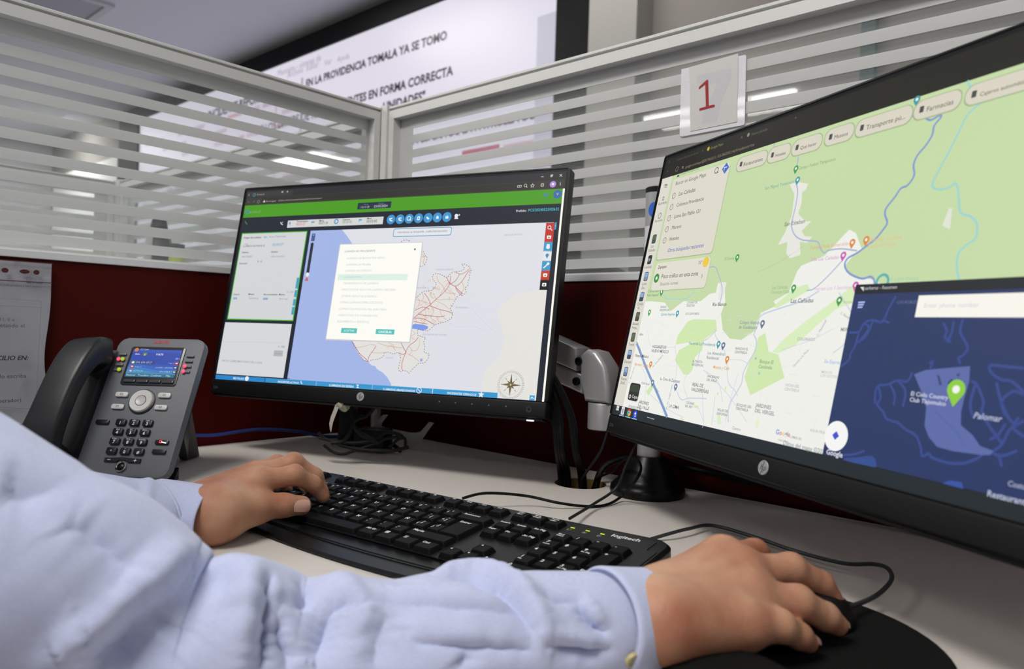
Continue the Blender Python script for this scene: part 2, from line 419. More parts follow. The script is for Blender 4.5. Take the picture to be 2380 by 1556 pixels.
def frost_mat():
    m = bpy.data.materials.new('frosted_film'); n, l, b = nodes(m); n.remove(b)
    df = n.new('ShaderNodeBsdfDiffuse'); df.inputs[0].default_value = (.80, .81, .81, 1)
    tl = n.new('ShaderNodeBsdfTranslucent'); tl.inputs[0].default_value = (.86, .87, .87, 1)
    gl = n.new('ShaderNodeBsdfGlossy'); gl.inputs['Roughness'].default_value = .35; gl.inputs[0].default_value = (.8, .8, .8, 1)
    nz = n.new('ShaderNodeTexNoise'); nz.inputs['Scale'].default_value = 900
    mr = n.new('ShaderNodeMapRange'); mr.inputs[3].default_value = .35; mr.inputs[4].default_value = .55
    mx = n.new('ShaderNodeMixShader'); l.new(nz.outputs[0], mr.inputs[0]); l.new(mr.outputs[0], mx.inputs[0]); l.new(df.outputs[0], mx.inputs[1]); l.new(tl.outputs[0], mx.inputs[2])
    m2 = n.new('ShaderNodeMixShader'); m2.inputs[0].default_value = .05; l.new(mx.outputs[0], m2.inputs[1]); l.new(gl.outputs[0], m2.inputs[2])
    l.new(m2.outputs[0], n['Material Output'].inputs[0]); return m
M_glass, M_frost = glass_mat(), frost_mat()
ZT, ZR, ZS0, ZS1 = 1.3575, 1.3335, 1.0225, 1.033
STRIPES = [(1.3137-.0271*k, 1.3012-.0271*k) for k in range(10)] + [(1.0427, 1.036)]
def rail_profile(bm, L, z0, z1, M, groove=True):
    zg = z1-.0042
    P = [(0, z0), (0, zg-.0042), (.007, zg-.0042), (.007, zg), (0, zg), (0, z1-.001), (.001, z1), (.039, z1), (.04, z1-.001), (.04, zg), (.033, zg), (.033, zg-.0042), (.04, zg-.0042), (.04, z0)] if groove else [(0, z0), (0, z1), (.04, z1), (.04, z0)]
    prism(bm, P, 0, L, axis='x', M=M)          # local: x along, y depth, z up
def partition(M, L, label, s0, s1, margin=.035, group='desk partitions'):
    """local frame: x runs along the partition from 0 to L, y is depth behind the front face"""
    t = thing('desk_partition', label, 'partition', M, group=group)
    bm = bmesh.new(); rail_profile(bm, L, ZR, ZT, Matrix.Identity(4))
    obj('top_rail', bm, M_alu, t)
    for a, b in ((s0, s0+.014), (L-s1-.014, L-s1)):
        bm = bmesh.new(); box(bm, a, b, 0, .04, ZS1, ZR, bev=.0008); obj('side_rail', bm, M_alu, t)
    bm = bmesh.new(); box(bm, 0, L, -.001, .041, ZS0, ZS1, bev=.0012); obj('sill_trim', bm, M_trim, t)
    bm = bmesh.new(); box(bm, s0+.014, L-s1-.014, .0185, .0235, ZS1, ZR); obj('glass_pane', bm, M_glass, t)
    bm = bmesh.new(); x0, x1 = s0+.0142, L-s1-.0142; y0, y1 = .0172, .0183
    zs = ZR
    for a, b in STRIPES: box(bm, x0, x1, y0, y1, a, zs); zs = b
    box(bm, x0, x1, y0, y1, ZS1, zs)
    for a, b in STRIPES: box(bm, x0, x0+margin, y0, y1, b, a); box(bm, x1-margin, x1, y0, y1, b, a)
    obj('frosted_film', bm, M_frost, t)
    bm = bmesh.new(); box(bm, 0, L, .002, .038, .06, ZS0, bev=.001); obj('lower_panel', bm, M_red, t)
    bm = bmesh.new(); box(bm, 0, L, .004, .036, 0, .06); obj('plinth', bm, M_aludark, t)
    return t
def frame_M(o, ax, ay):
    M = Matrix.Identity(4)
    for i in range(3): M[i][0] = ax[i]; M[i][1] = ay[i]; M[i][2] = (0, 0, 1)[i]; M[i][3] = o[i]
    return M
# right one: front face x=0, runs towards -Y; left one: front face y=0, runs towards -X
partition(frame_M((0, -.018, 0), (0, -1, 0), (1, 0, 0)), 2.15, 'striped glass and dark red partition behind the two monitors, numbered card on its glass', .0, .0)
partition(frame_M((-.005, 0, 0), (-1, 0, 0), (0, 1, 0)), 1.75, 'striped glass and dark red partition at left, behind the desk phone', .0, .0, margin=.006)
partition(frame_M((.04, .045, 0), (0, 1, 0), (-1, 0, 0)), 1.22, 'striped glass partition of next cubicle, seen through the left glass', 0, 0)
partition(frame_M((-.005, 1.30, 0), (-1, 0, 0), (0, 1, 0)), 1.75, 'farthest striped glass partition, its rail crossing the bright whiteboard', 0, 0)
def post(x0, x1, y0, y1, label):
    t = thing('partition_post', label, 'post', ((x0+x1)/2, (y0+y1)/2, 0), group='aluminium partition posts')
    cx, cy = (x0+x1)/2, (y0+y1)/2; a, b = (x1-x0)/2, (y1-y0)/2
    P = []; g, d = .0016, .004
    def side(p, q, nrm):
        p = np.array(p); q = np.array(q); nrm = np.array(nrm); L = np.linalg.norm(q-p); t_ = (q-p)/L; out = [p]
        for c in (.30, .72):
            s = p+t_*L*c
            out += [s-t_*g, s-t_*g-nrm*d, s+t_*g-nrm*d, s+t_*g]
        return out
    P = side((-a, -b), (a, -b), (0, -1))+side((a, -b), (a, b), (1, 0))+side((a, b), (-a, b), (0, 1))+side((-a, b), (-a, -b), (-1, 0))
    bm = bmesh.new(); prism(bm, [tuple(p) for p in P], 0, ZT+.0005); obj('extrusion', bm, M_alu, t)
    bm = bmesh.new(); box(bm, -a*.92, a*.92, -b*.92, b*.92, ZT+.0005, ZT+.004, bev=.001); obj('end_cap', bm, M_trim, t)
post(-.0045, .040, -.0175, .0445, 'grooved aluminium post joining the two nearest partitions behind left monitor')
post(-.004, .042, 1.266, 1.345, 'grooved aluminium post of far partition, seen through left glass')

# ------------------------------------------------------------------ desk
desk = thing('desk', 'pale laminate desk carrying phone, keyboard and monitors', 'desk', (-.4, -1, 0))
DP = [(-.004, -.002), (-.004, -2.1), (-.78, -2.1), (-.80, -2.08), (-.80, -.02), (-.78, -.002)]
bm = bmesh.new(); GC = (-.089, -.556); GR = .034
N = 48
ring = [(GC[0]+GR*math.cos(2*PI*i/N), GC[1]+GR*math.sin(2*PI*i/N)) for i in range(N)]
sq = []
for i in range(N):
    a = 2*PI*i/N; c, s = math.cos(a), math.sin(a); k = .06/max(abs(c), abs(s)); sq.append((GC[0]+k*c, GC[1]+k*s))
def topface(z, flip):
    r = [bm.verts.new((x, y, z)) for x, y in ring]; q = [bm.verts.new((x, y, z)) for x, y in sq]
    for i in range(N):
        f = [r[i], r[(i+1) % N], q[(i+1) % N], q[i]]; bm.faces.new(f if flip else f[::-1])
    return r, q
r1, q1 = topface(DZ, False); r0, q0 = topface(DZ-.028, True)
for i in range(N): f = bm.faces.new([r1[i], r1[(i+1) % N], r0[(i+1) % N], r0[i]]); f.material_index = 1
x0, x1, y0, y1 = GC[0]-.06, GC[0]+.06, GC[1]-.06, GC[1]+.06
for (a, b, c, d) in ((-.80, x0, -2.1, -.002), (x1, -.004, -2.1, -.002), (x0, x1, -2.1, y0), (x0, x1, y1, -.002)):
    for z, fl in ((DZ, 1), (DZ-.028, -1)):
        vs = [bm.verts.new(p) for p in [(a, c, z), (b, c, z), (b, d, z), (a, d, z)]]; bm.faces.new(vs[::fl])
o4 = [(-.80, -2.1), (-.004, -2.1), (-.004, -.002), (-.80, -.002)]
for i in range(4):
    a, b = o4[i], o4[(i+1) % 4]
    f = bm.faces.new([bm.verts.new((a[0], a[1], DZ-.028)), bm.verts.new((b[0], b[1], DZ-.028)), bm.verts.new((b[0], b[1], DZ)), bm.verts.new((a[0], a[1], DZ))]); f.material_index = 2
bmesh.ops.remove_doubles(bm, verts=bm.verts[:], dist=1e-5)
o = obj('worktop', bm, [M_desk, M_wood, mat('grey_edge_band', '#8d8b88', rough=.5)], desk); o.matrix_parent_inverse = Matrix.Translation((.4, 1, 0))
for y in (-.03, -2.07):
    bm = bmesh.new(); box(bm, -.76, -.02, y-.012, y+.012, 0, DZ-.0285, bev=.002)
    o = obj('side_panel', bm, M_desk, desk); o.matrix_parent_inverse = Matrix.Translation((.4, 1, 0))
# ------------------------------------------------------------------ keyboard
KM = pose((-0.3429, -0.3544, 0.7733), (0.0887, -0.0835, -1.4564), .965)
kb = thing('keyboard', 'full size black keyboard with white legends lying on the desk', 'keyboard', KM)
KX, KY = 3.2, 3.0                                          # keycap centres from legend positions (mm)
bm = bmesh.new()
def kout(e):                                               # body outline, metres
    P = [(.006+e, -.150), (.006+e, -.022)]
    P = [(.004+e, -.160+e), (.004+e, -.022)]
    for i in range(7): a = PI-.5*PI*i/6; P.append((.020+(.016-e)*math.cos(a), -.020+(.016-e)*math.sin(a)))
    for i in range(7): a = .5*PI-.5*PI*i/6; P.append((.444+(.020-e)*math.cos(a), -.024+(.020-e)*math.sin(a)))
    P.append((.464-e, -.160+e))
    for i in range(1, 24):
        x = .464-e-(.460-2*e)*i/24; u = (x-.234)/.23
        P.append((x, -.160-.024*(1-u*u)+e))
    return P
A = kout(0); B = kout(.0035)
def zt(x, y): return -.0055 if y > -.146 else -.0055-(.0020*min(1, (-.146-y)/.036)**1.6)
def zb(x, y): return -.0205+(-y/.184)*.0111
va = [bm.verts.new((x, y, zb(x, y))) for x, y in A]; vb = [bm.verts.new((x, y, zt(x, y)-(.0012 if y < -.15 else .003))) for x, y in A]; vc = [bm.verts.new((x, y, zt(x, y))) for x, y in B]
n = len(A)
for P, Q in ((va, vb), (vb, vc)):
    for i in range(n): bm.faces.new([P[i], P[(i+1) % n], Q[(i+1) % n], Q[i]])
bm.faces.new(va[::-1])
# top surface split at the wrist lip
top = bm.faces.new(vc)
bmesh.ops.triangulate(bm, faces=[top])
obj('shell', bm, M_kbody, kb, smooth=False)
bm = bmesh.new(); prism(bm, [(.0145, -.1420), (.0145, -.0365), (.0225, -.0155), (.449, -.0155), (.449, -.0365), (.4585, -.0365), (.4585, -.1420)][::-1], -.0058, -.0049); 
obj('key_deck', bm, mat('key_deck', '#0e0f13', rough=.5, bump=.1), kb)
bm = bmesh.new()                                            # grooved line of the wrist lip
P = []
for i in range(25):
    x = .006+.456*i/24; u = (x-.234)/.23; P.append((x, -.1475-.013*(1-u*u), -.0052-.0010*(1-u*u)*.6))
tube(bm, P, .0008, n=6, smooth=2); obj('lip_bead', bm, M_kbody, kb)
for x in (.03, .41):
    bm = bmesh.new(); box(bm, x, x+.03, -.030, -.022, -.0295, -.019, bev=.001); obj('tilt_foot', bm, M_kbody, kb)
def key(cx, cy, w, h, leg, hgt=.0054, nm='key'):
    """keycap: cx, cy centre (mm), w,h units; leg = list of (text, dx, dy, size) in mm from the cap top-left"""
    W, H = (w*19-1.2)/2000, (h*19-1.2)/2000
    cx, cy = cx/1000, cy/1000
    zb_, zt_ = -.0054, -.0054+hgt
    bot = rrect(-W, W, -H, H, .0012, 2); tp = rrect(-W+.0026, W-.0022, -H+.0016, H-.0030, .0016, 2)
    bm = bmesh.new(); n = len(bot)
    mid = [(b[0]*.3+t[0]*.7, b[1]*.3+t[1]*.7) for b, t in zip(bot, tp)]
    R = [[bm.verts.new((cx+x, cy+y, z)) for x, y in L] for L, z in ((bot, zb_), (mid, zt_-.0012), (tp, zt_))]
    tp2 = [(x*.90, y*.88) for x, y in tp]; R.append([bm.verts.new((cx+x, cy+y+.0001, zt_-.0003)) for x, y in tp2])
    for P, Q in zip(R, R[1:]):
        for i in range(n): bm.faces.new([P[i], P[(i+1) % n], Q[(i+1) % n], Q[i]])
    bm.faces.new(R[-1])
    for (t, dx, dy, sz) in leg:
        V, F = text_mesh(t, .02, 0); sz *= 1.18
        if not V: continue
        x0 = min(v[0] for v in V)
        vs = [bm.verts.new((cx-W+.0026+dx/1000+(x-x0)*sz/1000, cy+H-.0030-dy/1000-sz*.72/1000+y*sz/1000, zt_+.00003)) for x, y in V]
        for f in F:
            try: ff = bm.faces.new([vs[i] for i in f]); ff.material_index = 1
            except ValueError: pass
    return bm
ROWY = {'F': 24, 'N': 53.2, 'Q': 72.2, 'A': 91.2, 'Z': 110.2, 'S': 129.2}
keys = []
def K(row, u, w, leg, base=9.5, h=1, hidden=False, dy=0):
    cx = base+(u+w/2)*19+KX-.6; cy = -(ROWY[row]+KY+dy+(h-1)*9.5); keys.append((cx, cy, w, h, leg, hidden))
sml = lambda t: [(t, .6, .4, 3.0)]
big = lambda t: [(t, 1.2, .8, 5.0)]
two = lambda a, b: [(a, 1.0, .3, 3.9), (b, 1.0, 5.0, 3.9)]
K('F', 0, 1, sml('Esc'))
for i in range(4): K('F', 2.1+i*.97, .97, [('F%d' % (i+1), 1.4, .3, 3.4)])
for i in range(4): K('F', 6.45+i*1, 1, [('F%d' % (i+5), 1.4, .3, 3.4)])
for i in range(4): K('F', 10.85+i*1.02, 1, [('F%d' % (i+9), 1.4, .3, 3.4)])
for i, (a, b) in enumerate([('°', '|'), ('!', '1'), ('"', '2'), ('#', '3'), ('$', '4'), ('%', '5'), ('&', '6'), ('/', '7'), ('(', '8'), (')', '9'), ('=', '0'), ('?', "'"), ('¡', '¿')]):
    K('N', i, 1, [(a, 5.2, .2, 3.6), (b, .9, 3.2, 4.6)], hidden=(i == 0))
K('N', 13, 2, [('Retroceso', 1.0, .6, 3.9)])
K('Q', 0, 1.5, sml('Tab'), hidden=True)
for i, ch in enumerate('QWERTYUIOP'): K('Q', 1.5+i, 1, big(ch))
K('Q', 11.5, 1, [('´', 1, .4, 5), ('¨  [', 1, 4.4, 4.4)]); K('Q', 12.5, 1, [('*', 4.8, .4, 4.6), ('+ ]', .9, 4.4, 4.4)])
K('A', 0, 1.75, sml('Bloq'), hidden=True)
for i, ch in enumerate('ASDFGHJKLÑ'): K('A', 1.75+i, 1, big(ch))
K('A', 11.75, 1, [('[', 5.0, .2, 4.2), ('{ ^', .9, 4.6, 4.2)]); K('A', 12.75, 1, [(']', 4.8, .2, 4.2), ('} `', .9, 4.6, 4.2)])
K('Q', 13.55, 1.45, [('Entrar', 1.2, .8, 4.4)], h=2)
K('Z', 0, 1.25, sml('Mayús'), hidden=True); K('Z', 1.25, 1, [('<', 1, 1, 4)], hidden=True)
for i, ch in enumerate('ZXCVBNM'): K('Z', 2.25+i, 1, big(ch))
K('Z', 9.25, 1, [(';', 1, .2, 4.6), (',', 1, 4.4, 5)]); K('Z', 10.25, 1, [(':', 1, .2, 4.6), ('.', 1, 4.4, 5)]); K('Z', 11.25, 1, [('_', 1, .0, 4.6), ('-', 1, 4.4, 5)])
K('Z', 12.25, 2.75, [('Mayús', 1.2, .8, 4.4)])
K('S', 0, 1.25, sml('Ctrl')); K('S', 1.25, 1.25, []); K('S', 2.5, 1.25, sml('Alt')); K('S', 3.75, 6.25, [])
K('S', 10, 1.25, [('Alt Gr', 1.2, .8, 4.0)]); K('S', 11.25, 1.25, 'win'); K('S', 12.5, 1.25, 'menu'); K('S', 13.75, 1.25, [('Ctrl', 1.4, 1.0, 4.0)])
NB_ = 301
for i, t in enumerate(('Impr\nPant', 'Bloq\nDespl', 'Pausa\nInter')): K('F', i, 1, [(t, .6, .2, 3.1)], base=NB_)
for i, t in enumerate(('Insert', 'Inicio', 'Re Pág')): K('N', i, 1, [(t, .4, .3, 3.9)], base=NB_)
for i, t in enumerate(('Supr', 'Fin', 'Av Pág')): K('Q', i, 1, [(t, .4, .3, 3.9)], base=NB_)
K('Z', 1, 1, 'up', base=NB_)
for i, t in enumerate(('left', 'down', 'right')): K('S', i, 1, t, base=NB_)
NP = 364.5
K('N', 0, 1, [('Bloq\nNúm', .6, .2, 3.1)], base=NP)
for i, t in enumerate('/*-'): K('N', 1+i, 1, big(t), base=NP)
for r, row in (('789', 'Q'), ('456', 'A'), ('123', 'Z')):
    for i, t in enumerate(r): K(row, i, 1, [(t, 1.2, .8, 5.2)]+([('Re Pág', .6, 6.8, 2.7)] if t == '9' else [('Inicio', .6, 6.8, 2.7)] if t == '7' else [('Av Pág', .6, 6.8, 2.7)] if t == '3' else [('Fin', .6, 6.8, 2.7)] if t == '1' else []), base=NP)
K('Q', 3, 1, [('+', 1.2, .8, 5.4)], base=NP, h=2); K('Z', 3, 1, [('Entrar', .4, .8, 3.9)], base=NP, h=2)
K('S', 0, 2, [('0', 1.2, .8, 5.2), ('Insert', .8, 6.8, 2.7)], base=NP); K('S', 2, 1, [('.', 1.2, .4, 5.4), ('Supr', .6, 6.8, 2.7)], base=NP)
hid = None
for (cx, cy, w_, h_, leg, hidden) in keys:
    sym = leg if isinstance(leg, str) else None
    bm = key(cx, cy, w_, h_, [] if sym else leg)
    if sym:
        x, y, z = (cx-w_*8.0+1)/1000, (cy+4.0)/1000, +.00004
        if sym == 'win':
            for i in range(2):
                for j in range(2):
                    bm.faces.new([bm.verts.new((x+.002+i*.0023+a, y-.002+j*.0023+b, z)) for a, b in ((0, 0), (.002, 0), (.002, .002), (0, .002))]).material_index = 1
        elif sym == 'menu':
            for j in range(4): bm.faces.new([bm.verts.new((x+.002+a, y-.002+j*.0012+b, z)) for a, b in ((0, 0), (.0038, 0), (.0038, .0005), (0, .0005))]).material_index = 1
        else:
            r = .0015; a0 = {'up': .5*PI, 'left': PI, 'down': -.5*PI, 'right': 0}[sym]
            bm.faces.new([bm.verts.new((x+.004+r*math.cos(a0+k*2*PI/3), y+r*math.sin(a0+k*2*PI/3), z)) for k in range(3)]).material_index = 1
    if hidden:
        me = bpy.data.meshes.new('tmp'); bm.to_mesh(me); bm.free()
        if hid is None: hid = bmesh.new()
        hid.from_mesh(me); bpy.data.meshes.remove(me)
    else: obj('key', bm, [M_keycap, M_legend], kb)
o = obj('key', hid, [M_keycap, M_legend], kb); o['kind'] = 'stuff'
kc = Canvas(lambda x, y, l: (x, y, -.0047+l*.00003), matf=ink)
KI = KM.inverted()
def kq(px, py):
    n_ = np.array(KM.col[2][:3])/.965; P = on_plane(px, py, KM@Vector((0, 0, -.0047)), n_); v = KI@Vector(P); return v.x, v.y
a_, b_ = kq(1418, 1248), kq(1487, 1259)
kc.text('logitech', (a_[0], (a_[1]+b_[1])/2), (b_[0], (a_[1]+b_[1])/2), '#d8dadc', 1, px=False, bold=.02)
obj_logo = kc.build('brand_mark', kb)
for i, t in enumerate('1AD'):
    x, y_ = kq(*((1326, 1227), (1361, 1234), (1395, 1241.5))[i])
    bm = bmesh.new(); box(bm, x, x+.0042, y_, y_+.0010, -.0050, -.0045); obj('indicator_light', bm, mat('led_green', '#8a9a10', emis='#c4d419', estr=1.1), kb)
    kc = Canvas(lambda x, y, l: (x, y, -.0047+l*.00003), matf=ink); kc.text(t, (x+.0002, y_-.0062), None, '#b8babc', 1, px=False, size=.0036)
    kc.circ((x+.0014, y_-.0050), .0022, '#8d8f92', 0, px=False, n=14, r2=.0018); kc.build('indicator_symbol', kb)

# ------------------------------------------------------------------ desk phone
P0 = (-0.5271, -0.2363, 0.8264); PW = (0.9811, -0.5037, -0.8312)
PM = pose(P0, PW, 1.055)
RP = rotv(PW)
def phone_inv(px, py):
    P = on_plane(px, py, P0, RP[:, 2]); d = RP.T@(P-np.array(P0)); return (d[0], d[1])
ph = thing('desk_phone', 'dark grey office desk phone with lit blue screen and handset, at left of desk', 'phone', PM)
bm = bmesh.new(); prism(bm, rrect(-.054, .0565, -.0635, .1115, .0105, 6), -.0125, -.0010, bev=.0018)
o = obj('face_plate', bm, M_phone, ph, smooth=True)
bm = bmesh.new(); prism(bm, rrect(-.1230, .0530, -.0590, .1000, .010, 5), -.0175, -.0126)
prism(bm, rrect(-.1200, .0460, -.0520, .0900, .010, 5), -.032, -.0165, bev=.003)
prism(bm, rrect(-.0665, -.0545, -.0630, .0760, .004, 4), -.0165, -.0045, bev=.0015)
prism(bm, rrect(-.1225, -.1130, -.0630, .0560, .004, 4), -.0165, -.0060, bev=.0015)
obj('base_housing', bm, M_phonedark, ph, smooth=True)
# wedge stand behind
bm = bmesh.new(); Mi = PM.inverted()
def pw(x, y, z): return Mi@Vector((x, y, z))
for sx in (-.105, .030):
    tp = [PM@Vector((sx+a, b, -.031)) for a, b in ((0, .035), (.014, .035), (.014, .0), (0, .0))]
    f0 = on_z(428, 1067, DZ); ux = np.array([.598, -.801]); uy = np.array([.801, .598]); off = ux*(sx-.030)*1.055
    bt = [Vector((f0[0]+off[0]+ux[0]*a+uy[0]*b, f0[1]+off[1]+ux[1]*a+uy[1]*b, DZ+.0012)) for a, b in ((0, .020), (.012, .020), (.012, -.012), (0, -.012))]
    bm = bmesh.new(); A_ = [bm.verts.new(Mi@p) for p in tp]; B_ = [bm.verts.new(Mi@p) for p in bt]
    for i in range(4): bm.faces.new([A_[i], A_[(i+1) % 4], B_[(i+1) % 4], B_[i]])
    bm.faces.new(A_); bm.faces.new(B_[::-1]); obj('stand_foot', bm, M_phonedark, ph)
# front foot that touches the desk
bm = bmesh.new()
tp = [PM@Vector(p) for p in ((-.10, -.058, -.033), (.048, -.058, -.033), (.048, -.040, -.036), (-.10, -.040, -.036))]
A_ = [bm.verts.new(Mi@p) for p in tp]; B_ = [bm.verts.new(Mi@Vector((p.x, p.y, DZ+.0006))) for p in tp]
for i in range(4): bm.faces.new([A_[i], A_[(i+1) % 4], B_[(i+1) % 4], B_[i]])
bm.faces.new(A_); bm.faces.new(B_[::-1]); obj('front_foot', bm, M_phonedark, ph)
# handset
bm = bmesh.new()
HS = [(-.0715, .084, .010, .022, .017), (-.0715, .080, .022, .0222, .017), (-.0720, .068, .032, .0218, .013), (-.0730, .048, .0385, .0205, .011), (-.075, .022, .0405, .0195, .0105), (-.077, -.008, .0395, .0198, .0105), (-.081, -.034, .0345, .0210, .012), (-.084, -.052, .026, .0228, .015), (-.0855, -.062, .012, .0225, .016)]
C_ = catmull([h[:3] for h in HS], 6); RA = np.interp(np.linspace(0, 8, len(C_)), range(9), [h[3] for h in HS]); RB = np.interp(np.linspace(0, 8, len(C_)), range(9), [h[4] for h in HS])
rings = []
for i, p in enumerate(C_):
    t_ = C_[min(i+1, len(C_)-1)]-C_[max(i-1, 0)]; t_ /= np.linalg.norm(t_)
    u_ = np.array([1, .13, 0.]); u_ /= np.linalg.norm(u_); u_ = u_-t_*np.dot(u_, t_); u_ /= np.linalg.norm(u_); v_ = np.cross(u_, t_)
    R_ = []
    for j in range(20):
        a = 2*PI*j/20; ca, sa = math.cos(a), math.sin(a); e = .45
        R_.append(bm.verts.new(p+u_*RA[i]*math.copysign(abs(ca)**.30, ca)+v_*RB[i]*math.copysign(abs(sa)**.42, sa)))
    rings.append(R_)
for a, b in zip(rings, rings[1:]):
    for j in range(20): bm.faces.new([a[j], a[(j+1) % 20], b[(j+1) % 20], b[j]])
bm.faces.new(rings[0][::-1]); bm.faces.new(rings[-1])
obj('handset', bm, mat('handset_plastic', '#222428', rough=.4, spec=.5, bump=.12, bscale=1500), ph, smooth=True)
for (x, y, z) in ((-.0715, .078, .002), (-.083, -.048, .012)):
    bm = bmesh.new(); lathe(bm, [(0, -.018), (.017, -.018), (.019, -.010), (.019, .004), (0, .004)], 24, TR(x, y, z)); obj('cradle_cup', bm, M_phonedark, ph, smooth=True)
# screen
def pr(x, y): return phone_inv(x/2.73, 560+y/2.73)
bm = bmesh.new(); prism(bm, rrect(-.0345, .0350, .0480, .0995, .003, 4), -.0014, .0004, bev=.0006); obj('screen_bezel', bm, mat('phone_bezel', '#2b2d32', rough=.3), ph, smooth=True)
pc = Canvas(lambda x, y, l: (x, y, .0006+l*.00004), phone_inv)
pc.fr = (240, 770, 9.725)
xa, xb, ya, yb = -.0312, .0312, .0585, .0975
pc.rect((xa-.0010, ya-.0005), (xb+.0010, yb+.0012), '#050507', 0, px=False)
pc.rect((xa, ya), (xb, yb-.002), '#2a46a6', 1, px=False)
def wv(y, a): return [(xa+(xb-xa)*i/20, y+a*math.sin(i/20*5+1)) for i in range(21)]
for yy, c in ((.0775, '#2e52b0'), (.0735, '#3262b8'), (.0695, '#3a76bd'), (.0660, '#4289b4')):
    pc.poly(wv(yy, .0022)+[(xb, ya), (xa, ya)], c, 2+int((.08-yy)*300)*.25, px=False)
pc.rect((xa, .0912), (xb, yb-.002), '#3350b2', 2, px=False)
pc.circ((765, 428), .0026, '#c77a3a', 5); pc.text('12:11pm', (850, 435), (1030, 440), '#c3c8e4', 6)
pc.text('Auto', (722, 540), (835, 545), '#d7dcf2', 6, bold=.02); pc.rect((915, 495), (990, 560), '#5c7a4c', 5, r=.0006); pc.text('¢', (930, 555), None, '#e8f0d8', 6, size=.0045)
pc.text('91670', (1195, 555), (1355, 562), '#d7dcf2', 6, bold=.02); pc.text('05:11', (1635, 655), (1765, 660), '#b9c4ea', 6)
pc.rect((640, 680), (1165, 765), '#33407e', 5, r=.0006); pc.rect((645, 682), (725, 745), '#4c7a50', 6, r=.0005)
pc.text('331 676 4377', (745, 732), (1100, 738), '#bfc6e8', 7); pc.circ((683, 712), .0015, '#e8efe4', 7)
for (x, y, c) in ((655, 805, '#a03a4a'), (625, 905, '#7a7aa6'), (1665, 740, '#a03a4a'), (1635, 838, '#3a4872'), (1608, 936, '#3a4872')):
    p = pc.q((x, y)); pc.rect((p[0]-.0024, p[1]-.0019), (p[0]+.0024, p[1]+.0019), c, 5, px=False, r=.0005); pc.rect((p[0]-.0013, p[1]-.0006), (p[0]+.0013, p[1]+.0007), '#eceaf2', 6, px=False, r=.0003)
pc.text('3 Ago 21', (720, 820), (865, 824), '#aab4dc', 6); pc.text('AUTO-IN', (685, 918), (890, 922), '#aac4e4', 6)
pc.text('3 Ago 21', (1470, 745), (1610, 748), '#aab4dc', 6); pc.text('COORD. CENTRAL', (1185, 845), (1580, 850), '#aac8e6', 6); pc.text('EN COLA 7', (1280, 940), (1560, 946), '#a6cce4', 6)
pc.rect((xa, ya), (xb, ya+.0042), '#2c7390', 5, px=False)
for i, s in enumerate(('Retener', 'Transferir', 'Conferen', 'Más')):
    x = xa+(xb-xa)*(i+.5)/4; pc.rect((xa+(xb-xa)*i/4+.0004, ya+.0002), (xa+(xb-xa)*(i+1)/4-.0004, ya+.0040), '#276688', 6, px=False)
    V, F = text_mesh(s); wd = max(v[0] for v in V)*.0036; pc.text(s, (x-wd/2, ya+.0010), None, '#b8dce8', 7, px=False, size=.0036)
pc.build('display', ph)
for i in range(4):
    x = -.0300+i*.0160
    bm = bmesh.new(); box(bm, x, x+.0142, .0508, .0545, -.0005, .0024, bev=.0008); obj('soft_key', bm, mat('soft_key', '#3d3f44', rough=.25), ph)
pl = Canvas(lambda x, y, l: (x, y, -.0007+l*.00003), phone_inv, ink)
pl.fr = (240, 770, 9.725); pl.text('AVAYA', (1130, 275), (1490, 285), '#b23a40', 1, bold=.045); pl.build('brand_mark', ph)
for (cx, cy, c1, c2) in ((787, 722, 0, 0), (770, 754, 'r', 'g'), (762, 788, 0, 0), (757, 820, 0, 'g'), (1203, 734, 0, 0), (1193, 766, 0, 0), (1178, 799, 'r', 0), (1167, 832, 'r', 0)):
    p = pr(cx, cy); xx = -.0432 if p[0] < 0 else .0432
    bm = bmesh.new(); box(bm, xx-.0048, xx+.0048, p[1]-.0014, p[1]+.0014, -.0012, .0016, bev=.0009); t = obj('line_key', bm, mat('line_key', '#6d7076', rough=.3), ph)
    for s, cc, sx in ((c1, 'red', -.0026), (c2, 'green', .0026)):
        if s:
            bm = bmesh.new(); lathe(bm, [(.0024, .0012), (.0022, .0024), (.0012, .0030), (0, .0032)], 14, TR(xx+sx, p[1], 0)); obj('line_light', bm, mat('led_red', '#802030', emis='#ff5a78', estr=1.0) if cc == 'red' else mat('led_lime', '#6a7a10', emis='#b8cc20', estr=.7), t, smooth=True)
M_pill = mat('pale_phone_key', '#c9c9c8', rough=.4)
for (cx, cy, t) in ((776, 977, '≡'), (1046, 983, '◦'), (749, 1054, '·'), (1022, 1060, '•')):
    p = pr(cx, cy); bm = bmesh.new(); prism(bm, rrect(p[0]-.0078, p[0]+.0078, p[1]-.0031, p[1]+.0031, .0024, 4), -.0012, .0018, bev=.0008); k = obj('function_key', bm, M_pill, ph, smooth=True)
    g = Canvas(lambda x, y, l: (x, y, .0019), matf=ink); g.frame((p[0]-.0014, p[1]-.0010), (p[0]+.0014, p[1]+.0010), .0005, '#55565a', 0, px=False); g.build('key_symbol', k)
p = pr(900, 1020)
bm = bmesh.new(); lathe(bm, [(0, -.001), (.0158, -.001), (.0158, .0004), (.0150, .0008), (0, .0008)], 40, TR(p[0], p[1], 0)); obj('dial_recess', bm, M_phonedark, ph, smooth=True)
bm = bmesh.new(); lathe(bm, [(.0066, .0008), (.0068, .0030), (.0130, .0034), (.0140, .0024), (.0142, .0008)], 40, TR(p[0], p[1], 0)); nd = obj('navigation_ring', bm, mat('pale_ring', '#cfcfce', rough=.35), ph, smooth=True)
bm = bmesh.new(); lathe(bm, [(0, .0026), (.0052, .0030), (.0060, .0034), (.0063, .0008)], 30, TR(p[0], p[1], 0)); obj('centre_button', bm, mat('pale_button', '#c6c6c6', rough=.35), ph, smooth=True)
